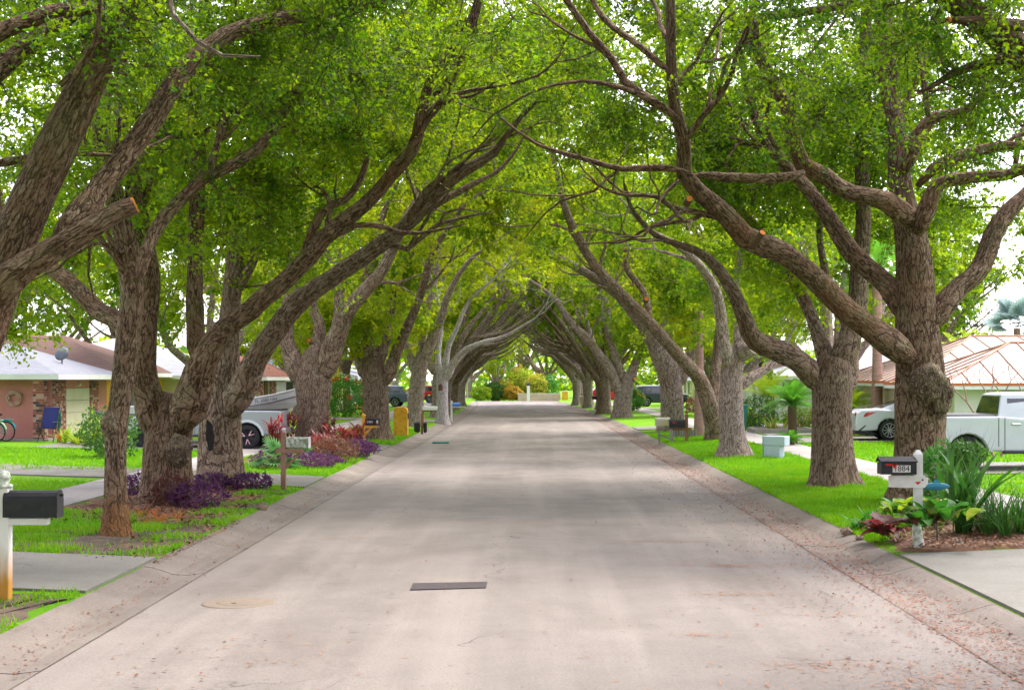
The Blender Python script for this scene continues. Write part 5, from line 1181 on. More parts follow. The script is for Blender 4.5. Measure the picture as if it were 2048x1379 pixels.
# boat behind the left pickup
def boat():
    Y = 49.4; c = GX(500, Y); t = thing('motor_boat', 'white motor boat with a raked bow behind the left pickup', 'boat', (-13.1, Y, gz(-11, Y)))
    st = [(0, .95, .85, .62), (1.2, .98, .88, .6), (2.6, 1.0, .95, .62), (3.8, .9, 1.08, .72), (4.7, .62, 1.24, .92), (5.3, .2, 1.40, 1.20), (5.45, .03, 1.45, 1.32)]
    V = []; F = []
    for x, hw, zs, zk in st:
        V += [(x, -hw, zs+.35), (x, -hw*.92, (zs+zk)/2+.25), (x, -hw*.55, zk+.12), (x, 0, zk), (x, hw*.55, zk+.12), (x, hw*.92, (zs+zk)/2+.25), (x, hw, zs+.35)]
    for i in range(len(st)-1): F += [(i*7+k, i*7+k+1, (i+1)*7+k+1, (i+1)*7+k) for k in range(6)]
    F.append(tuple(range(7))); F += [(i*7, (i+1)*7, (i+1)*7+6, i*7+6) for i in range(len(st)-1)]
    b = MB(); b.add(V, F); b.build('hull', M['carsilver'] if False else M['white'], t)
    for off, r_, m in ((.35, .03, 'white'), (.16, .014, 'darkgrey')):
        for s in (-1, 1):
            b = MB(); b.tube([(x, s*(hw*(.995 if off > .3 else .965)+.012), zs+off-(0 if off > .3 else .05)) for x, hw, zs, zk in st], r_, 6); b.build('rub_rail' if off > .3 else 'stripe', M[m], t)
    b = MB(); b.box((1.2, 0, 1.42), (.7, .9, .45), .06); b.build('console', M['white'], t)
    b = MB(); b.hull([(.05+a, s*.28, 1.2+z) for s in (-1, 1) for a, z in ((-.45, .0), (-.05, .0), (-.4, .5), (-.05, .5), (-.3, .62))]); b.build('outboard_motor', M['black'], t)
    b = MB(); b.cyl((5.4, 0, 1.62), (5.58, 0, 1.55), .07, .07, 10); b.build('bow_roller', M['black'], t)
    b = MB(); b.box((2.6, 0, .42), (5.2, .12, .10)); b.box((1.0, 0, .42), (.12, 1.9, .1)); b.box((3.2, 0, .5), (.1, 1.1, .1)); b.cyl((5.2, 0, .42), (6.0, 0, .45), .05, .05, 8); b.build('trailer_frame', M['rim'], t)
    for s in (-1, 1):
        b = MB(); b.lathe([(.0, -.09), (.2, -.09), (.31, -.08), (.33, 0), (.31, .08), (.2, .09), (0, .09)], 20, (1.0, s*1.06, .34), Matrix.Rotation(R(90), 4, 'X')); b.build('trailer_wheel', M['tyre'], t)
    text_mesh('registration', 'FL 2080 NN', .14, M['darkgrey'], t, (4.5, -.735, 1.42), (R(84), R(-8), R(16)))
boat()
# bicycles by the pink house
def bicycle(label, loc, rz, m):
    t = thing('bicycle', label, 'bicycle', loc, rz)
    for x in (0, 1.05):
        w = link('wheel', None, t, (x, 0, .33)); b = MB(); b.tube([(.31*math.cos(a), 0, .31*math.sin(a)) for a in np.linspace(0, 6.2832, 33)], .022, 6); b.build('tyre', M['tyre'], w)
        b = MB()
        for k in range(14): b.cyl((0, 0, 0), (.30*math.cos(k*.449), 0, .30*math.sin(k*.449)), .003, .003, 4)
        b.cyl((0, -.03, 0), (0, .03, 0), .03, .03, 8); b.build('spokes', M['rim'], w)
    b = MB()
    for p, q in (((0, 0, .33), (.42, 0, .30)), ((0, 0, .33), (.35, 0, .74)), ((.42, 0, .30), (.33, 0, .84)), ((.42, 0, .30), (.88, 0, .70)), ((.36, 0, .66), (.88, 0, .72)), ((.86, 0, .82), (1.05, 0, .33))): b.cyl(p, q, .018, .018, 8)
    b.build('frame', M[m], t)
    b = MB(); b.hull([(.18, s*.08, .90) for s in (-1, 1)]+[(.46, s*.03, .90) for s in (-1, 1)]+[(.2, s*.07, .85) for s in (-1, 1)]+[(.44, 0, .86)]); b.cyl((.33, 0, .84), (.33, 0, .88), .02, .02, 6); b.build('saddle', M['black'], t)
    b = MB(); b.cyl((.86, 0, .82), (.84, 0, 1.0), .016, .016, 6); b.tube([(.72, -.28, 1.0), (.84, -.1, 1.03), (.84, .1, 1.03), (.72, .28, 1.0)], .014, 6); b.build('handlebar', M['rim'], t)
    b = MB(); b.tube([(.36*math.cos(a), 0, .33+.36*math.sin(a)) for a in np.linspace(.5, 2.9, 12)], .03, 6); b.build('mudguard', M[m], t)
    b = MB(); b.box((-.02, 0, .72), (.42, .14, .03), .008); b.build('carrier', M[m], t)
M['teal_bike'] = mat('teal_enamel', (.03,.30,.36), (.04,.36,.42), 6, .35); M['green_bike'] = mat('pale_green_enamel', (.35,.5,.30), (.3,.44,.26), 6, .35)
c = GX(12, 49.0); bicycle('teal bicycle with mudguards leaning by the pink wall', (c.x, 49.0, c.z), R(168), 'teal_bike')
c = GX(-8, 48.4); bicycle('pale green bicycle in front of the teal one', (c.x, 48.4, c.z), R(172), 'green_bike')
# blue folding chair
def chair():
    c = GX(97, 48.9); t = thing('folding_chair', 'blue fabric reclining patio chair by the brick column', 'chair', (c.x, 48.9, c.z), R(-10))
    M['bluefab'] = mat('navy_fabric', (.025,.03,.13), (.035,.04,.17), 20, .85, .3); m = M['darkgrey']
    b = MB(); b.hull([(x, y+dy, z) for x in (-.25, .25) for (y, z) in ((0, .42), (.22, 1.12)) for dy in (0, .015)]); b.build('backrest', M['bluefab'], t)
    b = MB(); b.hull([(x, y, z+dz) for x in (-.25, .25) for (y, z) in ((0, .42), (-.45, .46)) for dz in (0, .015)]); b.build('seat', M['bluefab'], t)
    for s in (-1, 1):
        b = MB(); b.tube([(s*.27, .24, 1.16), (s*.27, 0, .42), (s*.27, -.22, .0)], .015, 6); b.build('leg', m, t)
        b = MB(); b.tube([(s*.28, .25, .0), (s*.28, -.1, .45), (s*.28, -.2, .62)], .015, 6); b.build('leg', m, t)
        b = MB(); b.box((s*.29, -.08, .64), (.05, .42, .025), .008); b.build('armrest', m, t)
    b = MB(); b.cyl((-.27, .24, 1.16), (.27, .24, 1.16), .015, .015, 6); b.build('top_bar', m, t)
chair()
c = GX(113, 49.2); t = thing('garden_hose_reel', 'green rolled umbrella leaning beside the blue chair', 'umbrella', (c.x, 49.3, c.z))
t.name = 'folded_umbrella'; b = MB(); b.cyl((0, 0, .05), (.05, .1, .75), .02, .06, 8); b.cyl((.05, .1, .75), (.06, .12, 1.0), .06, .015, 8); b.build('folded_canopy', mat('green_canvas', (.03,.14,.10), (.04,.18,.12), 12, .85), t); b = MB(); b.cyl((0, 0, 0), (.08, .15, 1.12), .010, .010, 6); b.build('shaft', M['darkgrey'], t)
c = GX(172, 50.0); t = thing('barbecue_grill', 'black barbecue grill on legs in front of the garage', 'grill', (c.x+.35, 50.4, c.z))
b = MB(); b.lathe([(.0, .62), (.2, .66), (.27, .78), (.27, .82), (.2, .95), (0, 1.0)], 16); b.build('kettle', M['black'], t)
for k in range(3): b = MB(); b.cyl((.12*math.cos(k*2.1), .12*math.sin(k*2.1), .66), (.26*math.cos(k*2.1), .26*math.sin(k*2.1), 0), .012, .012, 6); b.build('leg', M['darkgrey'], t)
b = MB(); b.box((.42, 0, .80), (.3, .3, .03), .005); b.build('side_shelf', mat('yellow_wood', (.55,.33,.06), (.48,.28,.05), 8, .7), t)
# ================================================================== MAILBOXES, POLES, SMALL THINGS
M['postwhite'] = mat('weathered_white_paint', (.72,.72,.70), (.60,.59,.56), 5, .7, .2, 60)
def rustpost():
    t = NT('rust_stained_white_post'); c = t.n('TexCoord'); sp = t.n('SeparateXYZ'); t.l(c.outputs['Object'], sp.inputs[0])
    n = t.noise(t.coords('Object', (14, 14, 3)), 1.0, 5, .6)
    f = t.ramp(t.math('SUBTRACT', sp.outputs[2], t.math('MULTIPLY', n, .35)), .02, .42, 1, 0)      # sprinkler stain up to knee height
    return t.done(t.bsdf(t.mix(f, (.74,.73,.70), (.50,.24,.035)), .7, .3))
M['rustpost'] = rustpost()
M['tanwood'] = mat('tan_painted_wood', (.34,.20,.135), (.28,.16,.11), 7, .8, .3, 60, stretch=(1, 1, .2))
M['yellowwood'] = mat('yellow_painted_wood', (.62,.33,.045), (.55,.27,.035), 6, .75, .3, 60)
M['mossy'] = mat('mossy_white_metal', (.62,.64,.60), (.20,.25,.13), 14, .8, .3, 80, lo=.42, hi=.60)
M['flagred'] = mat('red_flag_plastic', (.60,.02,.015), (.52,.015,.012), 8, .5)
M['orangepillar'] = mat('yellow_stucco_pillar', (.66,.36,.03), (.50,.22,.025), 7, .9, .4, 80, lo=.45, hi=.7)
M['aqua'] = mat('turquoise_paint', (.045,.23,.32), (.035,.19,.27), 4, .6); M['paleblue'] = mat('pale_blue_paint', (.42,.50,.56), (.37,.45,.50), 4, .6)
M['greywood'] = mat('grey_wood', (.26,.24,.22), (.18,.165,.15), 9, .85, .5, 60, stretch=(1, 1, .2)); M['brownwood'] = mat('stained_wood', (.26,.14,.06), (.19,.10,.045), 9, .8, .4, 60, stretch=(1, 1, .2))
def arch_box(b, x0, x1, w, h, z0, y=0.0, n=8):
    """mailbox body along x: flat floor, straight sides, round top"""
    r = w/2; pr = [(y-r, z0), (y-r, z0+h-r)]+[(y-r*math.cos(a), z0+h-r+r*math.sin(a)) for a in np.linspace(0, math.pi, n)][1:-1]+[(y+r, z0+h-r), (y+r, z0)]
    b.prism(pr, x0, x1, 'x')
def mailbox_parts(t, x0, x1, z0, w=.17, h=.22, m='black', door=1, flag=True, y=0.0):
    b = MB(); arch_box(b, x0, x1, w, h, z0, y); bo = b.build('mailbox', M[m], t)
    xe = x1 if door > 0 else x0; b = MB(); arch_box(b, min(xe, xe+door*.018), max(xe, xe+door*.018), w+.022, h+.014, z0-.006, y); d = b.build('mailbox_door', M[m], bo)
    b = MB(); b.box((xe+door*.035, y, z0+h-.05), (.03, .03, .03), .006); b.build('door_knob', M[m], bo)
    if flag: b = MB(); b.box(((x0+x1)/2+door*.1, y-w/2-.012, z0+h*.55), (.12, .008, .03)); b.box(((x0+x1)/2+door*.15, y-w/2-.012, z0+h*.62), (.05, .008, .06)); b.build('flag', M['flagred'], bo)
    return bo
# near left: white post stained with rust, black box
c = G(12, 1203); t = thing('mailbox_post', 'white rust stained post with a black rounded mailbox at the left edge', 'mailbox', c)
b = MB(); b.box((-.02, 0, .55), (.13, .13, 1.2), .008); b.build('post', M['rustpost'], t)
b = MB(); b.lathe([(.0, 0), (.085, 0), (.085, .03), (.05, .05), (.07, .10), (.05, .16), (0, .18)], 12, (-.02, 0, 1.15)); b.build('finial', M['mossy'], t)
b = MB(); b.box((.20, 0, .815), (.46, .11, .07), .006); b.build('arm', M['postwhite'], t)
mailbox_parts(t, .0, .53, .86, .20, .27, 'black', 1, False)
b = MB(); b.cyl((.545, -.11, .91), (.545, -.11, 1.06), .01, .01, 6); b.build('flag_arm', M['black'], t)
# tan post, mossy box
c = G(567, 980); t = thing('mailbox_post', 'tan wooden post with a mossy white mailbox', 'mailbox', c)
b = MB(); b.box((0, 0, .58), (.10, .10, 1.2), .006); b.build('post', M['tanwood'], t)
b = MB(); b.box((.13, -.06, .80), (.55, .04, .09), .005); b.box((.13, .06, .80), (.55, .04, .09), .005); b.build('arm', M['tanwood'], t)
b = MB(); b.hull([(x, y, z) for y in (-.03, .03) for x, z in ((.05, .42), (.05, .50), (.36, .76), (.30, .76))]); b.build('brace', M['tanwood'], t)
b = MB(); b.box((.29, 0, .97), (.46, .19, .22), .02, R(-4)); bo = b.build('mailbox', M['mossy'], t); b = MB(); b.box((.525, -.015, .97), (.015, .2, .23), .01, R(-4)); b.build('mailbox_door', M['postwhite'], bo)
# yellow post, black box 1901
c = G(727, 896); t = thing('mailbox_post', 'yellow post with a black mailbox numbered 1901', 'mailbox', c)
b = MB(); b.box((0, 0, .52), (.10, .10, 1.04), .006); b.lathe([(.07, 1.04), (.065, 1.09), (.0, 1.12)], 10); b.build('post', M['yellowwood'], t)
b = MB(); b.box((.20, 0, .70), (.52, .09, .08), .005); b.build('arm', M['yellowwood'], t)
b = MB(); b.hull([(x, y, z) for y in (-.03, .03) for x, z in ((.05, .40), (.05, .52), (.30, .67), (.22, .67))]); b.build('brace', M['yellowwood'], t)
b = MB(); b.box((.30, 0, .855), (.48, .19, .21), .015); bo = b.build('mailbox', M['black'], t)
text_mesh('house_number', '1901', .10, M['postwhite'], bo, (.22, -.098, .85), (R(90), 0, 0))
b = MB(); b.box((.455, -.098, .88), (.06, .006, .05)); b.build('sticker', M['paleblue'], bo); b = MB(); b.box((.455, -.098, .83), (.07, .008, .06)); b.build('sticker', M['yellowwood'], bo)
# yellow stucco pillar
c = G(802, 873); t = thing('mailbox_pillar', 'yellow stucco mailbox pillar with a rounded top', 'mailbox', c)
b = MB(); pr = [(-.27, -.05), (-.27, 1.0)]+[(-.27+.14-.14*math.cos(a), 1.0+.16*math.sin(a)) for a in np.linspace(0, 1.57, 5)][1:]+[(.13+.14*math.sin(a), 1.0+.16*math.cos(a)) for a in np.linspace(0, 1.57, 5)]+[(.27, -.05)]
b.prism(pr, -.25, .25, 'y'); b.build('pillar', M['orangepillar'], t, bevel=.02)
b = MB(); b.box((.285, 0, .82), (.05, .3, .22), .01); b.build('mailbox_door', M['black'], t)
# two black boxes on one post
c = G(844, 866); t = thing('mailbox_post', 'wooden post carrying two black mailboxes before the pale oak', 'mailbox', c)
b = MB(); b.box((0, 0, .35), (.09, .09, .9), .005); b.build('post', M['brownwood'], t)
for y in (-.25, .17): pass
b = MB(); b.box((-.2, 0, .26), (.24, .3, .44), .06); b.build('mailbox', M['black'], t); b = MB(); b.box((.14, 0, .25), (.14, .3, .46), .05); b.build('mailbox', M['black'], t)
# white box on a wooden arm
c = G(858, 856); t = thing('mailbox_post', 'long white mailbox on a brown arm beside the bleached oak', 'mailbox', c)
b = MB(); b.box((-.28, 0, .40), (.09, .09, .86), .005); b.build('post', M['brownwood'], t)
b = MB(); b.box((.05, 0, .80), (.62, .1, .06), .005); b.build('arm', M['brownwood'], t); b = MB(); b.box((.05, 0, .92), (.66, .2, .18), .02); b.build('mailbox', M['white'], t)
# white post with blue box
c = G(903, 842); t = thing('mailbox_post', 'slim white post with a bright blue mailbox', 'mailbox', c)
b = MB(); b.box((0, 0, .55), (.10, .10, 1.12), .006); b.build('post', M['postwhite'], t); b = MB(); b.box((.2, 0, .76), (.46, .08, .06), .005); b.build('arm', M['postwhite'], t)
M['bluebox'] = mat('blue_enamel', (.08,.22,.55), (.06,.18,.46), 8, .5); mailbox_parts(t, .06, .46, .80, .18, .2, 'bluebox', 1, False)
# 1884
c = G(1836, 1098); t = thing('mailbox_post', 'black mailbox numbered 1884 with a red flag on a white post', 'mailbox', c)
zc = c.z
b = MB(); b.hull([(sx*.052, sy*.052, z) for sx in (-1, 1) for sy in (-1, 1) for z in (.42, 1.26)]+[(sx*.02, sy*.02, 1.315) for sx in (-1, 1) for sy in (-1, 1)]); b.build('post', M['postwhite'], t)
b = MB(); b.tube([(.02, 0, -.05), (.0, 0, .15), (-.015, 0, .3), (.0, 0, .45)], [.085, .07, .06, .05], 9); b.build('weathered_post_base', M['mossy'], t)
b = MB(); b.prism([(-.40, .83), (-.40, .98), (.07, .98), (.09, .95), (.115, .95), (.115, .88), (.09, .85), (.07, .82), (-.2, .82)], -.075, -.035, 'y'); b.build('arm', M['postwhite'], t)
b = MB(); b.cyl((.04, -.076, .925), (.04, -.084, .925), .012, .012, 8); b.build('arm_bolt', M['black'], t)
b = MB(); b.prism([(-.02, .86), (.02, .90), (-.06, .90)], -.082, -.076, 'y'); b.build('arm_sticker', M['flagred'], t)
b = MB(); pr = [(-.15, 1.0), (-.15, 1.165), (0, 1.215), (.09, 1.165), (.09, 1.0)]; b.prism(pr, -.50, -.055, 'x'); bo = b.build('mailbox', M['black'], t)
b = MB(); b.prism([(-.175, 1.16), (-.175, 1.175), (0, 1.232), (.11, 1.175), (.11, 1.16), (0, 1.215)], -.535, -.045, 'x'); b.build('mailbox_lid', M['black'], bo)
b = MB(); b.prism([(-.155, 1.0), (-.155, 1.15), (.095, 1.15), (.095, 1.0)], -.52, -.502, 'x'); b.build('mailbox_door', M['black'], bo)
b = MB(); b.box((-.255, -.154, 1.075), (.235, .005, .092), 0); b.build('number_plate', M['postwhite'], bo)
text_mesh('house_number', '1884', .105, M['black'], bo, (-.255, -.159, 1.075), (R(90), 0, 0))
b = MB(); b.box((-.40, -.158, 1.128), (.13, .008, .022)); b.box((-.345, -.158, 1.112), (.045, .008, .055)); b.build('flag', M['flagred'], bo)
# turquoise fish ornament
t = thing('fish_ornament', 'turquoise painted fish ornament beside the 1884 post', 'ornament', P(1872, 972, 20.4))
b = MB(); b.hull([(.17*math.cos(a)*(1 if abs(math.cos(a)) < .9 else 1.1), .03*math.sin(q)*math.sin(a), .055*math.sin(a)*math.cos(q)) for a in np.linspace(0, 3.14, 9) for q in np.linspace(0, 5.5, 8)]); b.build('body', M['aqua'], t)
b = MB(); b.hull([(-.15, y, z) for y in (-.008, .008) for z in (-.01, .01)]+[(-.25, y, z) for y in (-.006, .006) for z in (-.07, .08)]); b.build('tail', M['aqua'], t)
b = MB(); b.hull([(x, y, z) for y in (-.006, .006) for x, z in ((-.05, .045), (.06, .05), (0, .10))]); b.build('fin', M['aqua'], t); b = MB(); b.cyl((0, 0, -.05), (.02, 0, -.85), .01, .01, 6); b.build('stake', M['darkgrey'], t)
# turquoise pedestal
c = G(1548, 917); t = thing('mailbox_pedestal', 'turquoise and pale blue box mailbox pedestal on the right verge', 'mailbox', c, R(-30))
b = MB(); b.box((.0, 0, .17), (.46, .40, .40), .008); b.build('pedestal', M['paleblue'], t)
b = MB(); b.box((.07, 0, .50), (.62, .42, .26), .012); bo = b.build('mailbox', M['paleblue'], t); b = MB(); b.box((-.246, 0, .50), (.02, .43, .26), .006); b.build('mailbox_door', M['aqua'], bo); b = MB(); b.box((-.237, 0, .17), (.02, .41, .40), .004); b.build('side_panel', M['aqua'], t)
# double mailbox on a wooden stand
c = G(1345, 886); t = thing('mailbox_stand', 'grey wooden stand with a black and a yellow mailbox and a finial post', 'mailbox', c)
b = MB(); b.hull([(x, y, z) for y in (-.04, .04) for x, z in ((-.06, -.05), (.03, -.05), (.0, .52), (-.08, .52))]); b.build('leg', M['greywood'], t)
b = MB(); b.hull([(x-.42, y+.5, z) for y in (-.04, .04) for x, z in ((-.03, -.05), (.04, -.05), (.02, .40), (-.04, .40))]); b.build('leg', M['greywood'], t)
b = MB(); b.hull([(-.45, .45, .26), (-.45, .45, .33), (.04, -.04, .08), (.04, -.04, .14), (-.4, .55, .3), (.08, .05, .1)]); b.build('brace', M['greywood'], t)
b = MB(); b.box((.30, .08, .50), (.75, .12, .10), .006); b.build('arm', M['brownwood'], t)
b = MB(); b.box((.50, .1, .45), (.11, .11, 1.0), .006); b.lathe([(.06, .95), (.07, 1.0), (.035, 1.02), (.06, 1.08), (.0, 1.20)], 10, (.50, .1, 0)); b.build('finial_post', M['brownwood'], t)
bo = mailbox_parts(t, -.10, .44, .56, .24, .28, 'black', -1, True)
M['yellowgrey'] = mat('yellow_grey_metal', (.50,.45,.10), (.42,.42,.36), 5, .6); mailbox_parts(t, -.55, -.05, .60, .22, .30, 'yellowgrey', -1, False, .42)
# black box at the pole, light pole
c = G(1190, 832); t = thing('mailbox_post', 'small black mailbox next to the white lamp pole', 'mailbox', (4.85, 110, gz(4.85, 110)))
b = MB(); b.box((0, 0, .4), (.09, .09, .8), .005); b.build('post', M['greywood'], t); mailbox_parts(t, -.35, .2, .8, .2, .25, 'black', -1, False)
c = GX(1201, 105); t = thing('street_lamp', 'tall white lamp pole at the right kerb', 'lamp post', (c.x, 105, gz(5, 105)))
b = MB(); b.tube([(0, 0, -.1), (0, 0, 2.6), (0, 0, 7.4)], [.16, .14, .10], 12); b.build('pole', M['postwhite'], t); b = MB(); b.tube([(0, 0, 7.2), (-.8, 0, 7.5), (-1.6, 0, 7.5)], .04, 8); b.build('arm', M['rim'], t); b = MB(); b.box((-1.7, 0, 7.47), (.5, .2, .1), .03); b.build('lamp_head', M['siding'], t)
b = MB(); b.tube([(0, 0, -.1), (0, 0, .85)], [.175, .165], 12); b.build('wooden_base', M['brownwood'], t)
# little wooden house ornament and pink box on the far right verge
c = G(1155, 823); t = thing('little_house', 'small orange wooden house ornament on the far right verge', 'ornament', (4.5, 138, gz(4.5, 138)))
b = MB(); b.prism([(-.4, -.05), (-.4, .7), (0, 1.15), (.4, .7), (.4, -.05)], -.3, .3, 'y'); b.build('body', mat('orange_wood', (.42,.16,.05), (.34,.12,.04), 6, .8), t); b = MB(); b.box((0, -.31, .25), (.3, .02, .5)); b.build('door', M['door_brown'], t)
c = G(1168, 822); t = thing('planter_box', 'pinkish tapered planter tub under the far right oaks', 'planter', (4.65, 126, gz(4.65, 126)))
b = MB(); b.hull([(sx*.42, sy*.3, 0) for sx in (-1, 1) for sy in (-1, 1)]+[(sx*.62, sy*.4, .85) for sx in (-1, 1) for sy in (-1, 1)]); b.build('tub', mat('pink_clay', (.58,.40,.33), (.5,.34,.28), 4, .8), t); b = MB(); b.box((0, 0, .86), (1.3, .86, .06), .02); b.build('rim', M['offwhite'], t)
# bins
c = GX(1478, 62); t = thing('wheelie_bin', 'teal rubbish bin standing beside the siding house', 'bin', (c.x, 62, c.z))
b = MB(); b.hull([(sx*.25, sy*.28, .05) for sx in (-1, 1) for sy in (-1, 1)]+[(sx*.3, sy*.34, 1.0) for sx in (-1, 1) for sy in (-1, 1)]); b.build('tub', M['teal'], t); b = MB(); b.box((0, 0, 1.04), (.66, .74, .07), .02); b.build('lid', M['teal'], t)
for s in (-1, 1): b = MB(); b.cyl((s*.27, .3, .1), (s*.33, .3, .1), .1, .1, 12); b.build('wheel', M['black'], t)
c = GX(1797, 37.5); t = thing('plant_tub', 'black plastic tub on the lawn beside the burled oak', 'tub', (c.x-.05, 33.0, gz(c.x, 33)))
b = MB(); b.lathe([(0, 0), (.16, 0), (.21, .34), (.235, .34), (.235, .38), (.20, .38), (.15, .05), (0, .05)], 16); b.build('pot', M['darkgrey'], t); b = MB(); b.lathe([(0, .30), (.195, .30)], 14); b.build('soil', M['mulch'], t)
# rocks by the right bed
M['rock'] = mat('brown_rock', (.16,.11,.08), (.24,.18,.13), 6, .95, .8, 30)
for i, (px, py, r_, w) in enumerate(((1686, 1068, .09, 'largest brown stone at the corner of the right bed'), (1712, 1078, .06, 'small brown stone beside the kerb of the right bed'), (520, 1018, .1, 'brown stone at the edge of the left mulch bed'))):
    c = G(px, py); rnd = random.Random(i+40); b = MB(); b.hull([Vector((rnd.gauss(0, 1), rnd.gauss(0, 1), rnd.gauss(0, .7))).normalized()*r_*rnd.uniform(.8, 1.15) for _ in range(26)]); o = b.build('stone', M['rock'], None, (c.x+.05, c.y, c.z+r_*.35)); tag(o, w, 'stone', 'stones edging the beds')
# white garden stones on the lawn
for i, (px, py) in enumerate(((1600, 861), (1612, 860), (1622, 862))):
    c = G(px, py); rnd = random.Random(i+60); b = MB(); b.hull([Vector((rnd.gauss(0, 1), rnd.gauss(0, 1), rnd.gauss(0, .7))).normalized()*.1*rnd.uniform(.8, 1.15) for _ in range(20)]); o = b.build('stone', M['white'], None, (c.x, c.y, c.z+.03)); tag(o, ('leftmost', 'middle', 'rightmost')[i]+' white stone on the lawn by the sago palm', 'stone', 'white lawn stones')

# ================================================================== PLANTS
def pmat(name, a, b, trans=.3): M[name] = leafmat(name, a, b, tuple(min(1, x*2.2) for x in a), tuple(min(1, x*2.2) for x in b), trans)
pmat('purple', (.05,.014,.055), (.15,.045,.13)); pmat('redleaf', (.12,.018,.02), (.26,.05,.035)); pmat('fan', (.03,.14,.012), (.06,.22,.02)); pmat('sago', (.05,.17,.012), (.10,.26,.02)); pmat('lime', (.17,.30,.012), (.34,.40,.02)); pmat('strap', (.018,.075,.010), (.045,.13,.014)); pmat('variegated', (.08,.18,.015), (.30,.30,.035)); pmat('croton', (.06,.016,.014), (.13,.045,.03)); pmat('orangetuft', (.36,.10,.02), (.45,.17,.04)); pmat('bluepalm', (.16,.24,.22), (.24,.32,.30)); pmat('pine', (.02,.07,.025), (.04,.11,.04)); pmat('hedge', (.035,.10,.015), (.07,.16,.02)); pmat('yellowhedge', (.26,.28,.02), (.45,.38,.03)); pmat('orangehedge', (.30,.20,.02), (.45,.30,.03)); pmat('drytan', (.22,.16,.07), (.32,.25,.12)); pmat('redbrown', (.09,.04,.02), (.20,.09,.04)); pmat('flowerred', (.5,.03,.02), (.6,.12,.03)); pmat('bigleaf', (.035,.15,.012), (.07,.23,.015)); pmat('greytwig', (.12,.10,.085), (.2,.17,.14), .05)
M['stem'] = mat('brown_stem', (.14,.10,.07), (.20,.15,.10), 15, .9, .5)
M['palmtrunk'] = mat('palm_trunk', (.38,.24,.18), (.27,.17,.13), 3, .9, .9, 30, stretch=(1, 1, 6))
def blade(L, W, up, droop, seg=6, fold=.25, prof=None):
    """arching strap leaf from the origin along +x"""
    V = []; F = []; x = z = 0; a = up
    for i in range(seg+1):
        u = i/seg; w = W*(prof(u) if prof else (math.sin(math.pi*(.12+.88*u))**.7 if u < 1 else 0.02)); V += [(x, -w/2, z+fold*w/2), (x, 0, z), (x, w/2, z+fold*w/2)]
        a = up-droop*u; x += L/seg*math.cos(a); z += L/seg*math.sin(a)
    for i in range(seg): F += [(3*i, 3*i+1, 3*i+4, 3*i+3), (3*i+1, 3*i+2, 3*i+5, 3*i+4)]
    return np.array(V), np.array(F)
def bmesh_(name, V, F, m, seed=0):
    me = np_mesh(name, V, F, att=np.random.default_rng(seed).random(len(F)), smooth=True); me.materials.append(M[m]); return me
def rosette(name, label, cat, loc, n, L, W, up, droop, m, part='leaf', seed=1, spread=.05, group=None, prof=None, seg=6, base=0.0, tilt=0.0):
    """a plant whose leaves are separate pieces sharing a few meshes"""
    r = random.Random(seed); t = thing(name, label, cat, loc, 0, group)
    ms = [bmesh_(part, *blade(L*k, W, up+r.uniform(-.15, .15), droop*r.uniform(.7, 1.3), seg, prof=prof), m if isinstance(m, str) else m[i % len(m)], seed+i) for i, k in enumerate((.75, .9, 1.0, 1.1, .6, .85))]
    for i in range(n):
        o = link(part, ms[r.randrange(6)], t, (r.gauss(0, spread), r.gauss(0, spread), base+r.uniform(-.02, .03))); o.rotation_euler = (r.uniform(-.2, .2), r.uniform(-.55, .3)+tilt, i*2.4+r.uniform(-.3, .3)); s = r.uniform(.8, 1.15); o.scale = (s, s, s)
    return t
def tuft(name, label, cat, loc, n, L, W, m, seed=1, spread=.2, up=1.2, droop=1.2, group=None, stems=None, heads=1):
    """a plant whose leaves are too small to pick apart: one foliage mesh"""
    r = random.Random(seed); t = thing(name, label, cat, loc, 0, group); VV = []; FF = []; o = 0
    cs = [(r.gauss(0, spread), r.gauss(0, spread)) for _ in range(heads)]
    for i in range(n):
        V, F = blade(L*r.uniform(.5, 1.1), W, up+r.uniform(-.5, .3), droop*r.uniform(.4, 1.4), 4); a = r.uniform(0, 6.28); c_, s_ = math.cos(a), math.sin(a); hx, hy = cs[r.randrange(heads)]
        q = np.stack([V[:, 0]*c_-V[:, 1]*s_, V[:, 0]*s_+V[:, 1]*c_, V[:, 2]], 1)+np.array([hx+r.gauss(0, .03), hy+r.gauss(0, .03), (stems or 0)*r.uniform(.3, 1) if stems else 0]); VV.append(q); FF.append(F+o); o += len(q)
    me = bmesh_('foliage', np.vstack(VV), np.vstack(FF), m, seed); tag(link('foliage', me, t), kind='stuff')
    if stems:
        for hx, hy in cs: b = MB(); b.cyl((hx, hy, -.03), (hx+r.gauss(0, .03), hy+r.gauss(0, .03), stems), .022, .014, 6); b.build('stem', M['stem'], t)
    else:
        b = MB(); b.lathe([(spread*.5+.04, -.03), (spread*.35+.03, .03), (0, .05)], 8); b.build('crown_base', M['stem'], t)
    return t
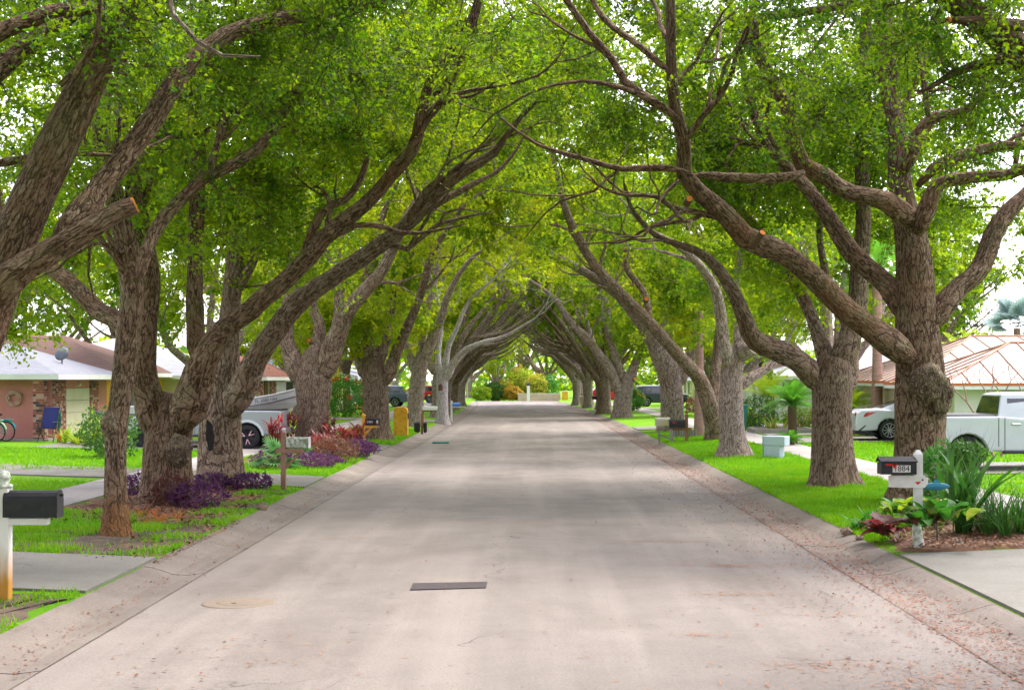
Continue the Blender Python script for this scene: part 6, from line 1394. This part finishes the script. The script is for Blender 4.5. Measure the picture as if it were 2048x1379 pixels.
def shrub(name, label, cat, loc, rad, n, size, m, seed=1, asp=.5, stems=5, group=None, flowers=None, shell=.55):
    r = np.random.default_rng(seed); t = thing(name, label, cat, loc, 0, group)
    d = r.normal(0, 1, (n, 3)); d /= np.linalg.norm(d, axis=1)[:, None]; k = shell+(1-shell)*r.random(n)**.5
    k *= 1+.22*np.sin(d[:, 0]*5+seed)*np.cos(d[:, 1]*4+d[:, 2]*6)
    c = d*k[:, None]*np.array(rad)+np.array([0, 0, rad[2]*.95]); c = c[c[:, 2] > .02]; d = d[:len(c)]
    V, A = leaves_np(r, c, d, r.uniform(size[0], size[1], len(c)), asp); me = np_mesh('foliage', V, np.arange(len(V)).reshape(-1, 4), att=A); me.materials.append(M[m]); tag(link('foliage', me, t), kind='stuff')
    for i in range(stems):
        b = MB(); a = i*2.4; b.tube([(.03*math.cos(a), .03*math.sin(a), -.05), (rad[0]*.25*math.cos(a), rad[1]*.25*math.sin(a), rad[2]*.7), (rad[0]*.5*math.cos(a), rad[1]*.5*math.sin(a), rad[2]*1.3)], [.03, .02, .008], 6); b.build('stem', M['stem'], t)
    if flowers:
        fn, fm, fs = flowers; d = r.normal(0, 1, (fn, 3)); d /= np.linalg.norm(d, axis=1)[:, None]; c = d*np.array(rad)*1.02+np.array([0, 0, rad[2]*.95])
        c = c[c[:, 2] > .1]; cc = np.repeat(c, 5, 0)+r.normal(0, fs*.4, (len(c)*5, 3)); V, A = leaves_np(r, cc, cc*0+1, np.full(len(cc), fs), .8); me = np_mesh('flowers', V, np.arange(len(V)).reshape(-1, 4), att=A); me.materials.append(M[fm]); tag(link('flowers', me, t), kind='stuff')
    return t
# purple heart clumps round the left oaks
for i, (px, py, rx, rz_, n, w) in enumerate(((282, 990, .48, .22, 420, 'left of the stout oak'), (398, 1015, .55, .24, 520, 'in front of the stout oak'), (350, 1012, .42, .30, 420, 'against the foot of the stout oak'), (425, 978, .42, .18, 420, 'between the stout and the broad oak'), (505, 980, .45, .19, 480, 'right of the broad trunked oak'))):
    c = G(px, py); shrub('purple_heart_plant', 'clump of purple heart '+w, 'plant', (c.x, c.y-.15, c.z), (rx, rx*.8, rz_), n, (.10, .20), 'purple' if i != 2 else 'croton', 70+i, .2, 4, 'purple plants round the oaks')
for i, (px, py, w) in enumerate(((300, 1035, 'left'), (350, 1045, 'right'))):
    c = G(px, py); tuft('dry_grass_tuft', f'{w} one of two rusty dry tufts in the mulch bed', 'plant', c, 70, .32, .010, 'orangetuft', 80+i, .22, 1.0, 1.0, 'rusty tufts', heads=6)
# cordyline bed round the knotty oak
for i, (px, py, st, m, w) in enumerate(((556, 905, .75, 'redleaf', 'leftmost in the bed'), (600, 915, .35, 'redleaf', 'behind the mossy mailbox'), (650, 920, .55, 'redleaf', 'right of the mossy mailbox'), (672, 915, .75, 'redleaf', 'under the knotty oak'), (690, 905, .55, 'redleaf', 'second from the right of the bed'), (708, 900, .65, 'redleaf', 'rightmost in the bed'), (662, 900, .95, 'croton', 'tallest against the knotty trunk'), (575, 895, 1.0, 'redleaf', 'tallest beside the pickup tail light'))):
    c = G(px, py); tuft('cordyline', 'red leaved cordyline '+w, 'plant', c, 80, .52, .06, m, 90+i, .2, .9, .9, 'red cordylines in the bed', st, 3)
def fanpalm(label, loc, n, m, R0, H, seed, leafn=16):
    r = random.Random(seed); t = thing('fan_palm', label, 'palm', loc); b = MB(); b.tube([(0, 0, -.1), (0, 0, max(.1, H))], [.09 if H < 1 else .2, .07 if H < 1 else .17], 10); b.build('trunk', M['palmtrunk'], t)
    VV = []; FF = []; o = 0
    for k in range(leafn):
        a = (k/(leafn-1)-.5)*3.6; V, F = blade(R0*(1-.15*abs(a)), R0*.11, .0, .35, 4); c_, s_ = math.cos(a), math.sin(a); q = np.stack([V[:, 0]*c_-V[:, 1]*s_+R0*.9, V[:, 0]*s_+V[:, 1]*c_, V[:, 2]+.06*abs(a)], 1); VV.append(q); FF.append(F+o); o += len(q)
    V, F = blade(R0*.95, .025, .0, .0, 3); VV.append(V); FF.append(F+o); me = bmesh_('leaf', np.vstack(VV), np.vstack(FF), m, seed)
    for i in range(n):
        q = link('leaf', me, t, (0, 0, H-.02)); q.rotation_euler = (r.uniform(-.4, .4), -r.uniform(-.25, 1.2), i*2.4+r.uniform(-.3, .3)); s = r.uniform(.75, 1.1); q.scale = (s, s, s)
c = G(560, 938); fanpalm('low green palmetto behind the tan mailbox post', (c.x, c.y, c.z), 13, 'fan', .42, .15, 5)
c = G(590, 925); fanpalm('smaller palmetto right of the tan post', (c.x, c.y, c.z), 9, 'fan', .34, .12, 6)
for i, (px, py, rx, rz_, n, w) in enumerate(((630, 935, .7, .2, 700, 'below the mossy mailbox'), (700, 915, .8, .3, 1000, 'at the street side of the cordyline bed'), (545, 935, .55, .22, 480, 'at the left end of the cordyline bed'), (728, 905, .4, .18, 360, 'at the foot of the yellow post'))):
    c = G(px, py); shrub('purple_heart_plant', 'low purple groundcover '+w, 'plant', c, (rx, rx*.9, rz_), n, (.10, .18), 'purple', 110+i, .25, 4, 'purple plants in the cordyline bed')
c = G(668, 925); shrub('dry_fern', 'brownish fern mass under the red cordylines', 'plant', (c.x, c.y, c.z), (.7, .6, .36), 900, (.12, .24), 'redbrown', 121, .15, 4)
# plants by the pink house
c = GX(172, 47.5); tuft('strappy_plant', 'yellow green strap leaved clump before the garage', 'plant', c, 130, .85, .06, 'lime', 130, .45, 1.1, .9, heads=7)
c = GX(190, 46.5); rosette('strappy_plant', 'tall pale green strap plant beside the thin oak', 'plant', (c.x, 46.5, c.z), 22, 1.25, .09, 1.25, .7, 'lime', seed=131)
c = GX(125, 48.6); tuft('orange_grass', 'orange tuft of ornamental grass beside the folded umbrella', 'plant', c, 110, .5, .012, 'orangetuft', 132, .1, 1.35, .6)
c = GX(262, 40); shrub('dark_bush', 'dark glossy bush behind the stout oak', 'bush', (c.x-.6, 40, c.z), (.8, .8, .7), 1600, (.08, .15), 'hedge', 133)
c = GX(690, 84); shrub('hibiscus_bush', 'green bush with red flowers beyond the knotty oak', 'bush', (c.x, 84, c.z), (1.5, 1.3, 1.15), 3000, (.10, .2), 'bigleaf', 134, flowers=(70, 'flowerred', .14))
c = GX(655, 90); shrub('yellow_shrub', 'bright yellow leaved shrub by the far cream house', 'bush', (c.x, 90, c.z), (.9, .8, 1.9), 2200, (.12, .22), 'yellowhedge', 135)
c = GX(575, 56); shrub('lime_shrub', 'small lime green shrub at the bow of the boat', 'bush', (c.x+.4, 50.8, c.z), (.4, .4, .75), 500, (.1, .2), 'lime', 136, .35)
# sago palm, its pup, and the curbed bed
def frond(L, m, seed, leaflets=34, droop=1.2, up=1.0, lw=.022, ll=.26, name='frond'):
    r = random.Random(seed); VV = []; FF = []; o = 0; x = z = 0; seg = leaflets; pts = []
    for i in range(seg+1):
        a = up-droop*(i/seg)**1.2; pts.append((x, z, a)); x += L/seg*math.cos(a); z += L/seg*math.sin(a)
    for i in range(3, seg+1):
        px, pz, a = pts[i]; u = i/seg; l = ll*math.sin(math.pi*(.1+.88*u))**.6
        for s in (-1, 1):
            V, F = blade(l, lw, .45, .6, 3); f = s*(1.15-.5*u); c_, s_ = math.cos(f), math.sin(f); VV.append(np.stack([px+V[:, 0]*c_-V[:, 1]*s_, V[:, 0]*s_+V[:, 1]*c_, pz+V[:, 2]], 1)); FF.append(F+o); o += len(V)
    for i in range(seg): 
        (x0, z0, _), (x1, z1, _) = pts[i], pts[i+1]; w = .012*(1-i/seg)+.003; VV.append(np.array([(x0, -w, z0), (x0, w, z0), (x1, w, z1), (x1, -w, z1)])); FF.append(np.array([[0, 1, 2, 3]])+o); o += 4
    return bmesh_(name, np.vstack(VV), np.vstack(FF), m, seed)
def feather_palm(name, label, loc, H, n, L, m, seed, tr=.12, elev=(-.3, 1.1), droop=1.2, leaflets=30, lw=.022, ll=.26):
    r = random.Random(seed); t = thing(name, label, 'palm', loc); b = MB(); b.tube([(0, 0, -.1), (.02, 0, H*.5), (0, 0, H)], [tr*1.25, tr, tr*.95], 12); b.build('trunk', M['palmtrunk'] if H > 2 else M['bark_dark'], t)
    ms = [frond(L*k, m, seed+i, leaflets, droop*q, .15, lw, ll) for i, (k, q) in enumerate(((1, 1), (.9, .8), (.8, 1.2)))]
    for i in range(n):
        q = link('frond', ms[i % 3], t, (0, 0, H)); u = i/n; q.rotation_euler = (0, -(elev[0]+(elev[1]-elev[0])*u+r.uniform(-.1, .1)), i*2.4); s = r.uniform(.9, 1.08); q.scale = (s, s, s)
    return t
c = GX(1579, 50); feather_palm('sago_palm', 'sago palm with a round green crown on the right lawn', (c.x, 49.5, gz(c.x, 50)), 1.25, 46, 1.15, 'sago', 140, .15, (-.15, 1.25), .8)
c = GX(1577, 48.5); feather_palm('sago_palm', 'small sago pup at the foot of the sago palm', (c.x+.05, 48.3, gz(c.x, 49)), .1, 18, .6, 'sago', 141, .1, (.1, 1.1), .9, 22, .018, .16)
c = GX(1766, 56); feather_palm('palm_tree', 'palm with a thick pinkish trunk behind the white sedan', (c.x, 57, c.z), 6.2, 18, 2.2, 'sago', 142, .19, (-.5, 1.0), 1.3, 30, .04, .5)
c = GX(1720, 57); feather_palm('areca_palm', 'feathery young palm in front of the cream siding', (c.x, 58.5, c.z), .9, 16, 1.3, 'lime', 143, .05, (.2, 1.3), 1.0, 26, .03, .3)
c = GX(1535, 66); feather_palm('areca_palm', 'bright feathery palm behind the sago palm', (c.x, 66, c.z), 1.2, 20, 2.0, 'lime', 144, .08, (.2, 1.3), 1.0, 28, .035, .4)
g = tag(link('garden_path', None), kind='structure'); Y = 56.5
for k in range(4): slab('path_slab', 8.9+k*1.6, 8.9+k*1.6+1.57, 56.4, 57.6, .03, 'walk', g)
c = GX(1558, 60); t = thing('curbed_bed', 'orange mulch bed edged with white kerbs behind the sago palm', 'garden bed', (c.x, 59.5, c.z))
b = MB(); b.box((0, 0, .05), (2.2, 1.8, .10)); b.build('orange_mulch', mat('orange_mulch', (.45,.12,.03), (.35,.09,.025), 20, .95, .8, 60), t)
for x, y, sx, sy in ((0, -.95, 2.4, .12), (0, .95, 2.4, .12), (-1.15, 0, .12, 1.76), (1.15, 0, .12, 1.76)): b = MB(); b.box((x, y, .08), (sx, sy, .2), .01); b.build('kerb_stone', M['walk'], t)
rosette('dracaena', 'branching pale stemmed plant in the orange mulch bed', 'plant', (c.x-.2, 59.5, c.z+.1), 26, .6, .07, 1.1, .9, 'variegated', seed=145, spread=.25)
for i, (px, Y, rx, rz_, m, lb) in enumerate(((1515, 64, .9, .75, 'hedge', 'dark round bush beside the teal bin'), (1492, 66, .5, .4, 'lime', 'yellow green shrub by the siding house post'), (1732, 55.5, .8, .5, 'hedge', 'clipped green bush left of the white sedan'), (1712, 54.8, 1.0, .28, 'lime', 'low yellow green hedge under the clipped bush'), (1600, 64, .8, .45, 'variegated', 'pale leaved hedge behind the sago palm'), (1395, 96, .9, .5, 'redleaf', 'red leaved shrub behind the pale oaks'), (1405, 104, 1.0, .9, 'lime', 'bright green shrub beyond the red one'), (1920, 44.6, .35, .35, 'hedge', 'small bush behind the pickup bed'))):
    c = GX(px, Y); shrub('garden_bush', lb, 'bush', (c.x, Y, c.z), (rx, rx*.8, rz_), 1500, (.07, .15), m, 150+i)
c = GX(1272, 106); shrub('flowering_bush', 'leafy bush with orange flowers at the tail of the navy hatchback', 'bush', (c.x-.3, 105, c.z), (.8, .7, .8), 1200, (.12, .24), 'bigleaf', 160, flowers=(24, 'orangehedge', .14))
# pale slim palm trunk by the mailbox stand
c = G(1396, 874); t = feather_palm('palm_tree', 'pale slim palm trunk beside the double mailbox stand', (c.x+.1, c.y+.6, c.z), 6.0, 14, 1.8, 'sago', 161, .16, (-.5, 1.0), 1.2, 26, .04, .4)
t.children[0].data.materials[0] = M['bark_white'] if False else mat('pale_palm_trunk', (.52,.46,.41), (.40,.35,.31), 3, .9, .6, 40, stretch=(1, 1, 5))
c = G(1372, 876); b = MB(); t = thing('log_edging', 'row of short pale logs edging the soil beside the mailbox stand', 'garden edging', (c.x, c.y, c.z))
for k in range(9): b = MB(); b.cyl((-.45+k*.1, .02*math.sin(k*2), -.05), (-.45+k*.1, .02*math.sin(k*2), .34+.03*math.sin(k*5)), .048, .046, 8); b.build('log', M['greywood'], t)
# bare crape myrtle by the pickup
c = GX(1995, 40); t = thing('bare_shrub', 'leafless forked shrub rising behind the white pickup', 'shrub', (c.x, 40, c.z)); b = MB(); rnd = random.Random(3)
def fork(p, d, L, r_, k):
    q = p+d*L; mid = (p+q)/2+Vector((rnd.gauss(0, .04), rnd.gauss(0, .04), 0)); b.tube([p, mid, q], [r_, r_*.85, r_*.7], 6)
    if k: 
        for s in (-1, 1): fork(q, (d+Vector((s*rnd.uniform(.3, .6), rnd.uniform(-.3, .3), .15))).normalized(), L*.72, r_*.65, k-1)
for dx in (-.35, .3): fork(Vector((dx*.3, 0, 0)), Vector((dx, 0, 1)).normalized(), .95, .05, 4)
b.build('branches', mat('pinkish_bare_bark', (.34,.22,.18), (.26,.16,.13), 10, .85), t)
c = GX(2000, 42); shrub('lime_shrub', 'yellow green leafy sprig behind the bare shrub', 'bush', (c.x+.1, 42.5, c.z+.6), (.16, .16, .55), 160, (.1, .18), 'lime', 171, .4, 2)
# background greenery on the right skyline
def norfolk(label, loc, H, seed):
    r = np.random.default_rng(seed); t = thing('norfolk_pine', label, 'tree', loc); b = MB(); b.tube([(0, 0, -.2), (0, 0, H*.6), (0, 0, H)], [.22, .13, .03], 8); b.build('trunk', M['stem'], t)
    C = []; b = MB()
    for k in range(int(H*1.1)):
        z = 1.5+k*.85
        if z > H-.3: break
        L = (1-z/H)**.7*3.2+.3
        for i in range(6):
            a = i*1.047+k*.5; tip = (L*math.cos(a), L*math.sin(a), z+.15*L-.05*L*L*.3); b.tube([(0, 0, z), (tip[0]*.6, tip[1]*.6, z+.12), tip], [.04, .03, .01], 5)
            u = .25+.75*r.random(60); C.append(np.stack([tip[0]*u, tip[1]*u, z+(tip[2]-z)*u+.05], 1)+r.normal(0, [.12, .12, .10], (60, 3)))
    b.build('boughs', M['stem'], t); C = np.vstack(C); V, A = leaves_np(r, C, C*0+np.array([0, 0, 1.0]), r.uniform(.2, .36, len(C)), .28); me = np_mesh('needles', V, np.arange(len(V)).reshape(-1, 4), att=A); me.materials.append(M['pine']); tag(link('needles', me, t), kind='stuff')
c = GX(1928, 108); norfolk('tall dark tiered pine behind the metal roofs', (c.x, 108, .3), 10.5, 180)
c = GX(2034, 76); fanpalm('silvery blue fan palm behind the metal roofs', (c.x, 76, .3), 24, 'bluepalm', 1.1, 4.6, 181, 20)
for i, (px, Y) in enumerate(((1915, 74), (1945, 75), (1975, 74.5), (1998, 75.5))):
    c = GX(px, Y); feather_palm('areca_palm', ('leftmost', 'second', 'third', 'rightmost')[i]+' bright areca palm showing above the metal roof', (c.x, Y, .3), 2.9, 14, 1.9, 'lime', 182+i, .06, (.3, 1.35), .9, 24, .05, .4).__setitem__('group', 'areca palms above the roof')
# ---- bed round mailbox 1884
prw = lambda u: max(.02, math.sin(math.pi*min(1, u*.98+.02))**.8)
c = G(1770, 1085); rosette('croton_plant', 'dark red broad leaved plant at the near corner of the right bed', 'plant', (c.x, c.y, c.z), 30, .42, .17, .85, 1.6, ('croton', 'croton', 'redleaf'), seed=200, spread=.06, prof=prw, base=.12)
c = G(1800, 1062); rosette('variegated_plant', 'green and yellow variegated plant under the 1884 mailbox', 'plant', (c.x+.05, c.y+.15, c.z), 34, .34, .16, 1.0, 1.5, ('variegated', 'bigleaf', 'lime'), seed=201, spread=.14, prof=prw, base=.25)
c = G(1870, 1060); rosette('variegated_plant', 'yellow striped leafy plant right of the 1884 post', 'plant', (c.x, c.y+.2, c.z), 34, .38, .13, 1.05, 1.5, ('variegated', 'lime', 'bigleaf'), seed=202, spread=.14, prof=prw, base=.22)
c = G(1822, 1092); rosette('variegated_plant', 'low dark leaved plant hiding the foot of the 1884 post', 'plant', (c.x-.06, 19.50, c.z), 26, .34, .15, .9, 1.4, ('bigleaf', 'croton', 'strap'), seed=213, spread=.12, prof=prw, base=.36)
c = G(1862, 1085); rosette('variegated_plant', 'broad green leaved plant at the front of the right bed', 'plant', (c.x-.08, 19.52, c.z), 30, .38, .17, .95, 1.4, ('bigleaf', 'variegated', 'fan'), seed=214, spread=.15, prof=prw, base=.42)
c = G(1728, 1062); tuft('fern_clump', 'soft green fern at the street corner of the right bed', 'plant', (c.x, c.y+.1, c.z), 130, .45, .03, 'fan', 203, .12, 1.1, 1.2, heads=4)
c = G(1945, 1075); rosette('crinum_lily', 'tall dark green strap leaved lily in the right bed', 'plant', (c.x-.05, c.y+.3, c.z), 26, 1.25, .10, 1.35, 1.2, 'strap', seed=204, spread=.05)
c = G(1905, 1050); rosette('crinum_lily', 'broad upright single leaved lily left of the tall one', 'plant', (c.x, c.y+.4, c.z), 9, 1.15, .15, 1.4, .55, 'strap', seed=205, spread=.03)
c = G(1975, 1075); tuft('papyrus_grass', 'fine arching grass right of the tall lily', 'plant', (c.x, c.y+.2, c.z), 260, 1.0, .011, 'strap', 206, .18, 1.3, 1.1, heads=5)
c = G(1960, 1070); tuft('dry_grass_tuft', 'straw coloured grass tuft at the front of the right bed', 'plant', (c.x+.12, c.y+.05, c.z), 140, .5, .011, 'drytan', 207, .06, 1.25, .8)
c = G(2030, 1075); tuft('papyrus_grass', 'leafy green clump at the right edge of the picture', 'plant', (c.x, c.y+.2, c.z), 220, .85, .022, 'strap', 208, .2, 1.2, 1.0, heads=6)
c = G(1880, 1010); shrub('leafy_vine', 'bushy green foliage against the burled oak', 'plant', (c.x-.1, c.y-.6, c.z), (.6, .5, .55), 1900, (.06, .13), 'fan', 209, .45, 5)
c = G(1885, 1005); shrub('leafy_vine', 'hanging green sprig before the burled trunk', 'plant', (c.x-.05, c.y-1.6, c.z+.72), (.36, .3, .22), 800, (.06, .12), 'hedge', 210, .5, 3)
c = G(1925, 1040); tuft('papyrus_grass', 'tall wispy grass standing before the pickup', 'plant', (c.x+.05, c.y+.4, c.z), 120, 1.5, .010, 'strap', 211, .12, 1.42, .7, heads=3)
c = G(1915, 1095); tuft('seedling', 'tiny grey green seedling in the mulch', 'plant', (c.x+.1, c.y+.05, c.z), 14, .14, .02, 'bluepalm', 212, .02, 1.2, .6)
# ================================================================== END OF THE STREET
zz = el(172)
t = thing('garden_wall', 'low pinkish wall across the end of the street', 'wall', (.95, 173, zz)); b = MB(); b.box((0, 0, .35), (4.9, .3, .9)); b.build('wall_body', mat('pink_block', (.52,.38,.32), (.45,.32,.27), 2, .9), t); b = MB(); b.box((0, 0, .83), (5.0, .4, .06)); b.build('coping', M['offwhite'], t)
t = thing('sign_post', 'white post with a dark blue cap at the end of the street', 'post', (-.3, 171.6, zz)); b = MB(); b.box((0, 0, .85), (.34, .34, 1.8), .02); b.build('post', M['postwhite'], t); b = MB(); b.box((0, 0, 1.92), (.44, .44, .34), .03); b.build('cap', M['carnavy'], t)
t = thing('road_sign', 'grey back of a traffic sign at the far left corner', 'sign', (-6.6, 156, gz(-6.6, 156))); b = MB(); b.cyl((0, 0, -.05), (0, 0, 2.6), .035, .035, 8); b.build('post', M['rim'], t); b = MB(); b.prism([(.33*math.cos(a+.3927), .33*math.sin(a+.3927)+2.3) for a in np.arange(8)*math.pi/4], -.05, -.04, 'y'); b.build('sign_plate', M['rim'], t)
for i, (px, Y, rx, rz_, m, w) in enumerate(((985, 175, 1.5, 1.1, 'hedge', 'dark green hedge bush left of the far trunk'), (962, 173.5, 1.2, .85, 'lime', 'yellow green clump at the far left corner'), (1008, 176, 1.4, 1.2, 'yellowhedge', 'yellow green bush right of the far trunk'), (1026, 174.5, 1.1, .85, 'orangehedge', 'orange leaved bush behind the end of the street'), (1048, 177, 1.6, 1.9, 'lime', 'tall bright bush behind the white post'), (1072, 176, 1.5, 1.6, 'yellowhedge', 'yellow bush right of the white post'), (1092, 177, 1.5, 1.5, 'bigleaf', 'bright green bush behind the pink wall'), (1036, 178, 1.4, 2.0, 'orangehedge', 'tall orange tipped bush at the street end'), (1014, 179, 1.8, 2.2, 'bigleaf', 'tall green bush at the street end'))):
    c = GX(px, Y); shrub('hedge_bush', w, 'bush', (c.x, Y, zz+.05), (rx, rx*.8, rz_), 2200, (.16, .32), m, 220+i, .45)
t = thing('utility_cabinet', 'orange cabinet at the right end of the far wall', 'cabinet', (3.9, 172, zz)); b = MB(); b.box((0, 0, .5), (.7, .5, 1.1), .03); b.build('cabinet', M['orangepillar'], t); b = MB(); b.box((0, 0, 1.09), (.8, .6, .07), .02); b.build('lid', M['offwhite'], t)
for i, (x, Y, s, w) in enumerate(((-4.1, 176, .7, 'with a grey trunk facing the end of the street'), (2.0, 192, 1.0, 'closing the far end of the street'), (-8, 194, 1.0, 'behind the far left corner'), (10, 190, 1.0, 'behind the far right corner'), (18, 200, 1.2, 'farthest right across the cross street'), (-18, 198, 1.2, 'farthest left across the cross street'), (-2, 206, 1.2, 'on the skyline beyond the street end'))):
    place_oak(i % 3, x, Y, random.uniform(0, 6.28), s, 'broad green tree '+w, 'trees across the far street')
# a distant wood closes the horizon
def far_wood():
    r = np.random.default_rng(300); C = []
    for side in (-1, 1):
        for k in range(70):
            Y = r.uniform(60, 330); x = side*r.uniform(48, 75); n = 160; d = r.normal(0, 1, (n, 3)); d /= np.linalg.norm(d, axis=1)[:, None]; C.append(np.array([x, Y, 3.6])+d*np.array([5, 5, 4.4])*r.uniform(.6, 1, (n, 1)))
    for k in range(60):
        x = r.uniform(-75, 75); n = 160; d = r.normal(0, 1, (n, 3)); d /= np.linalg.norm(d, axis=1)[:, None]; C.append(np.array([x, 330+r.uniform(-10, 10), 3.8])+d*np.array([6, 5, 5.2])*r.uniform(.6, 1, (n, 1)))
    C = np.vstack(C); V, A = leaves_np(r, C, C*0+1, r.uniform(.9, 1.7, len(C)), .7); me = np_mesh('distant_wood', V, np.arange(len(V)).reshape(-1, 4), att=A); me.materials.append(M['leaf_mid'])
    tag(link('distant_wood', me), 'distant green wood closing the horizon behind the back yards', 'wood', kind='stuff')
far_wood()
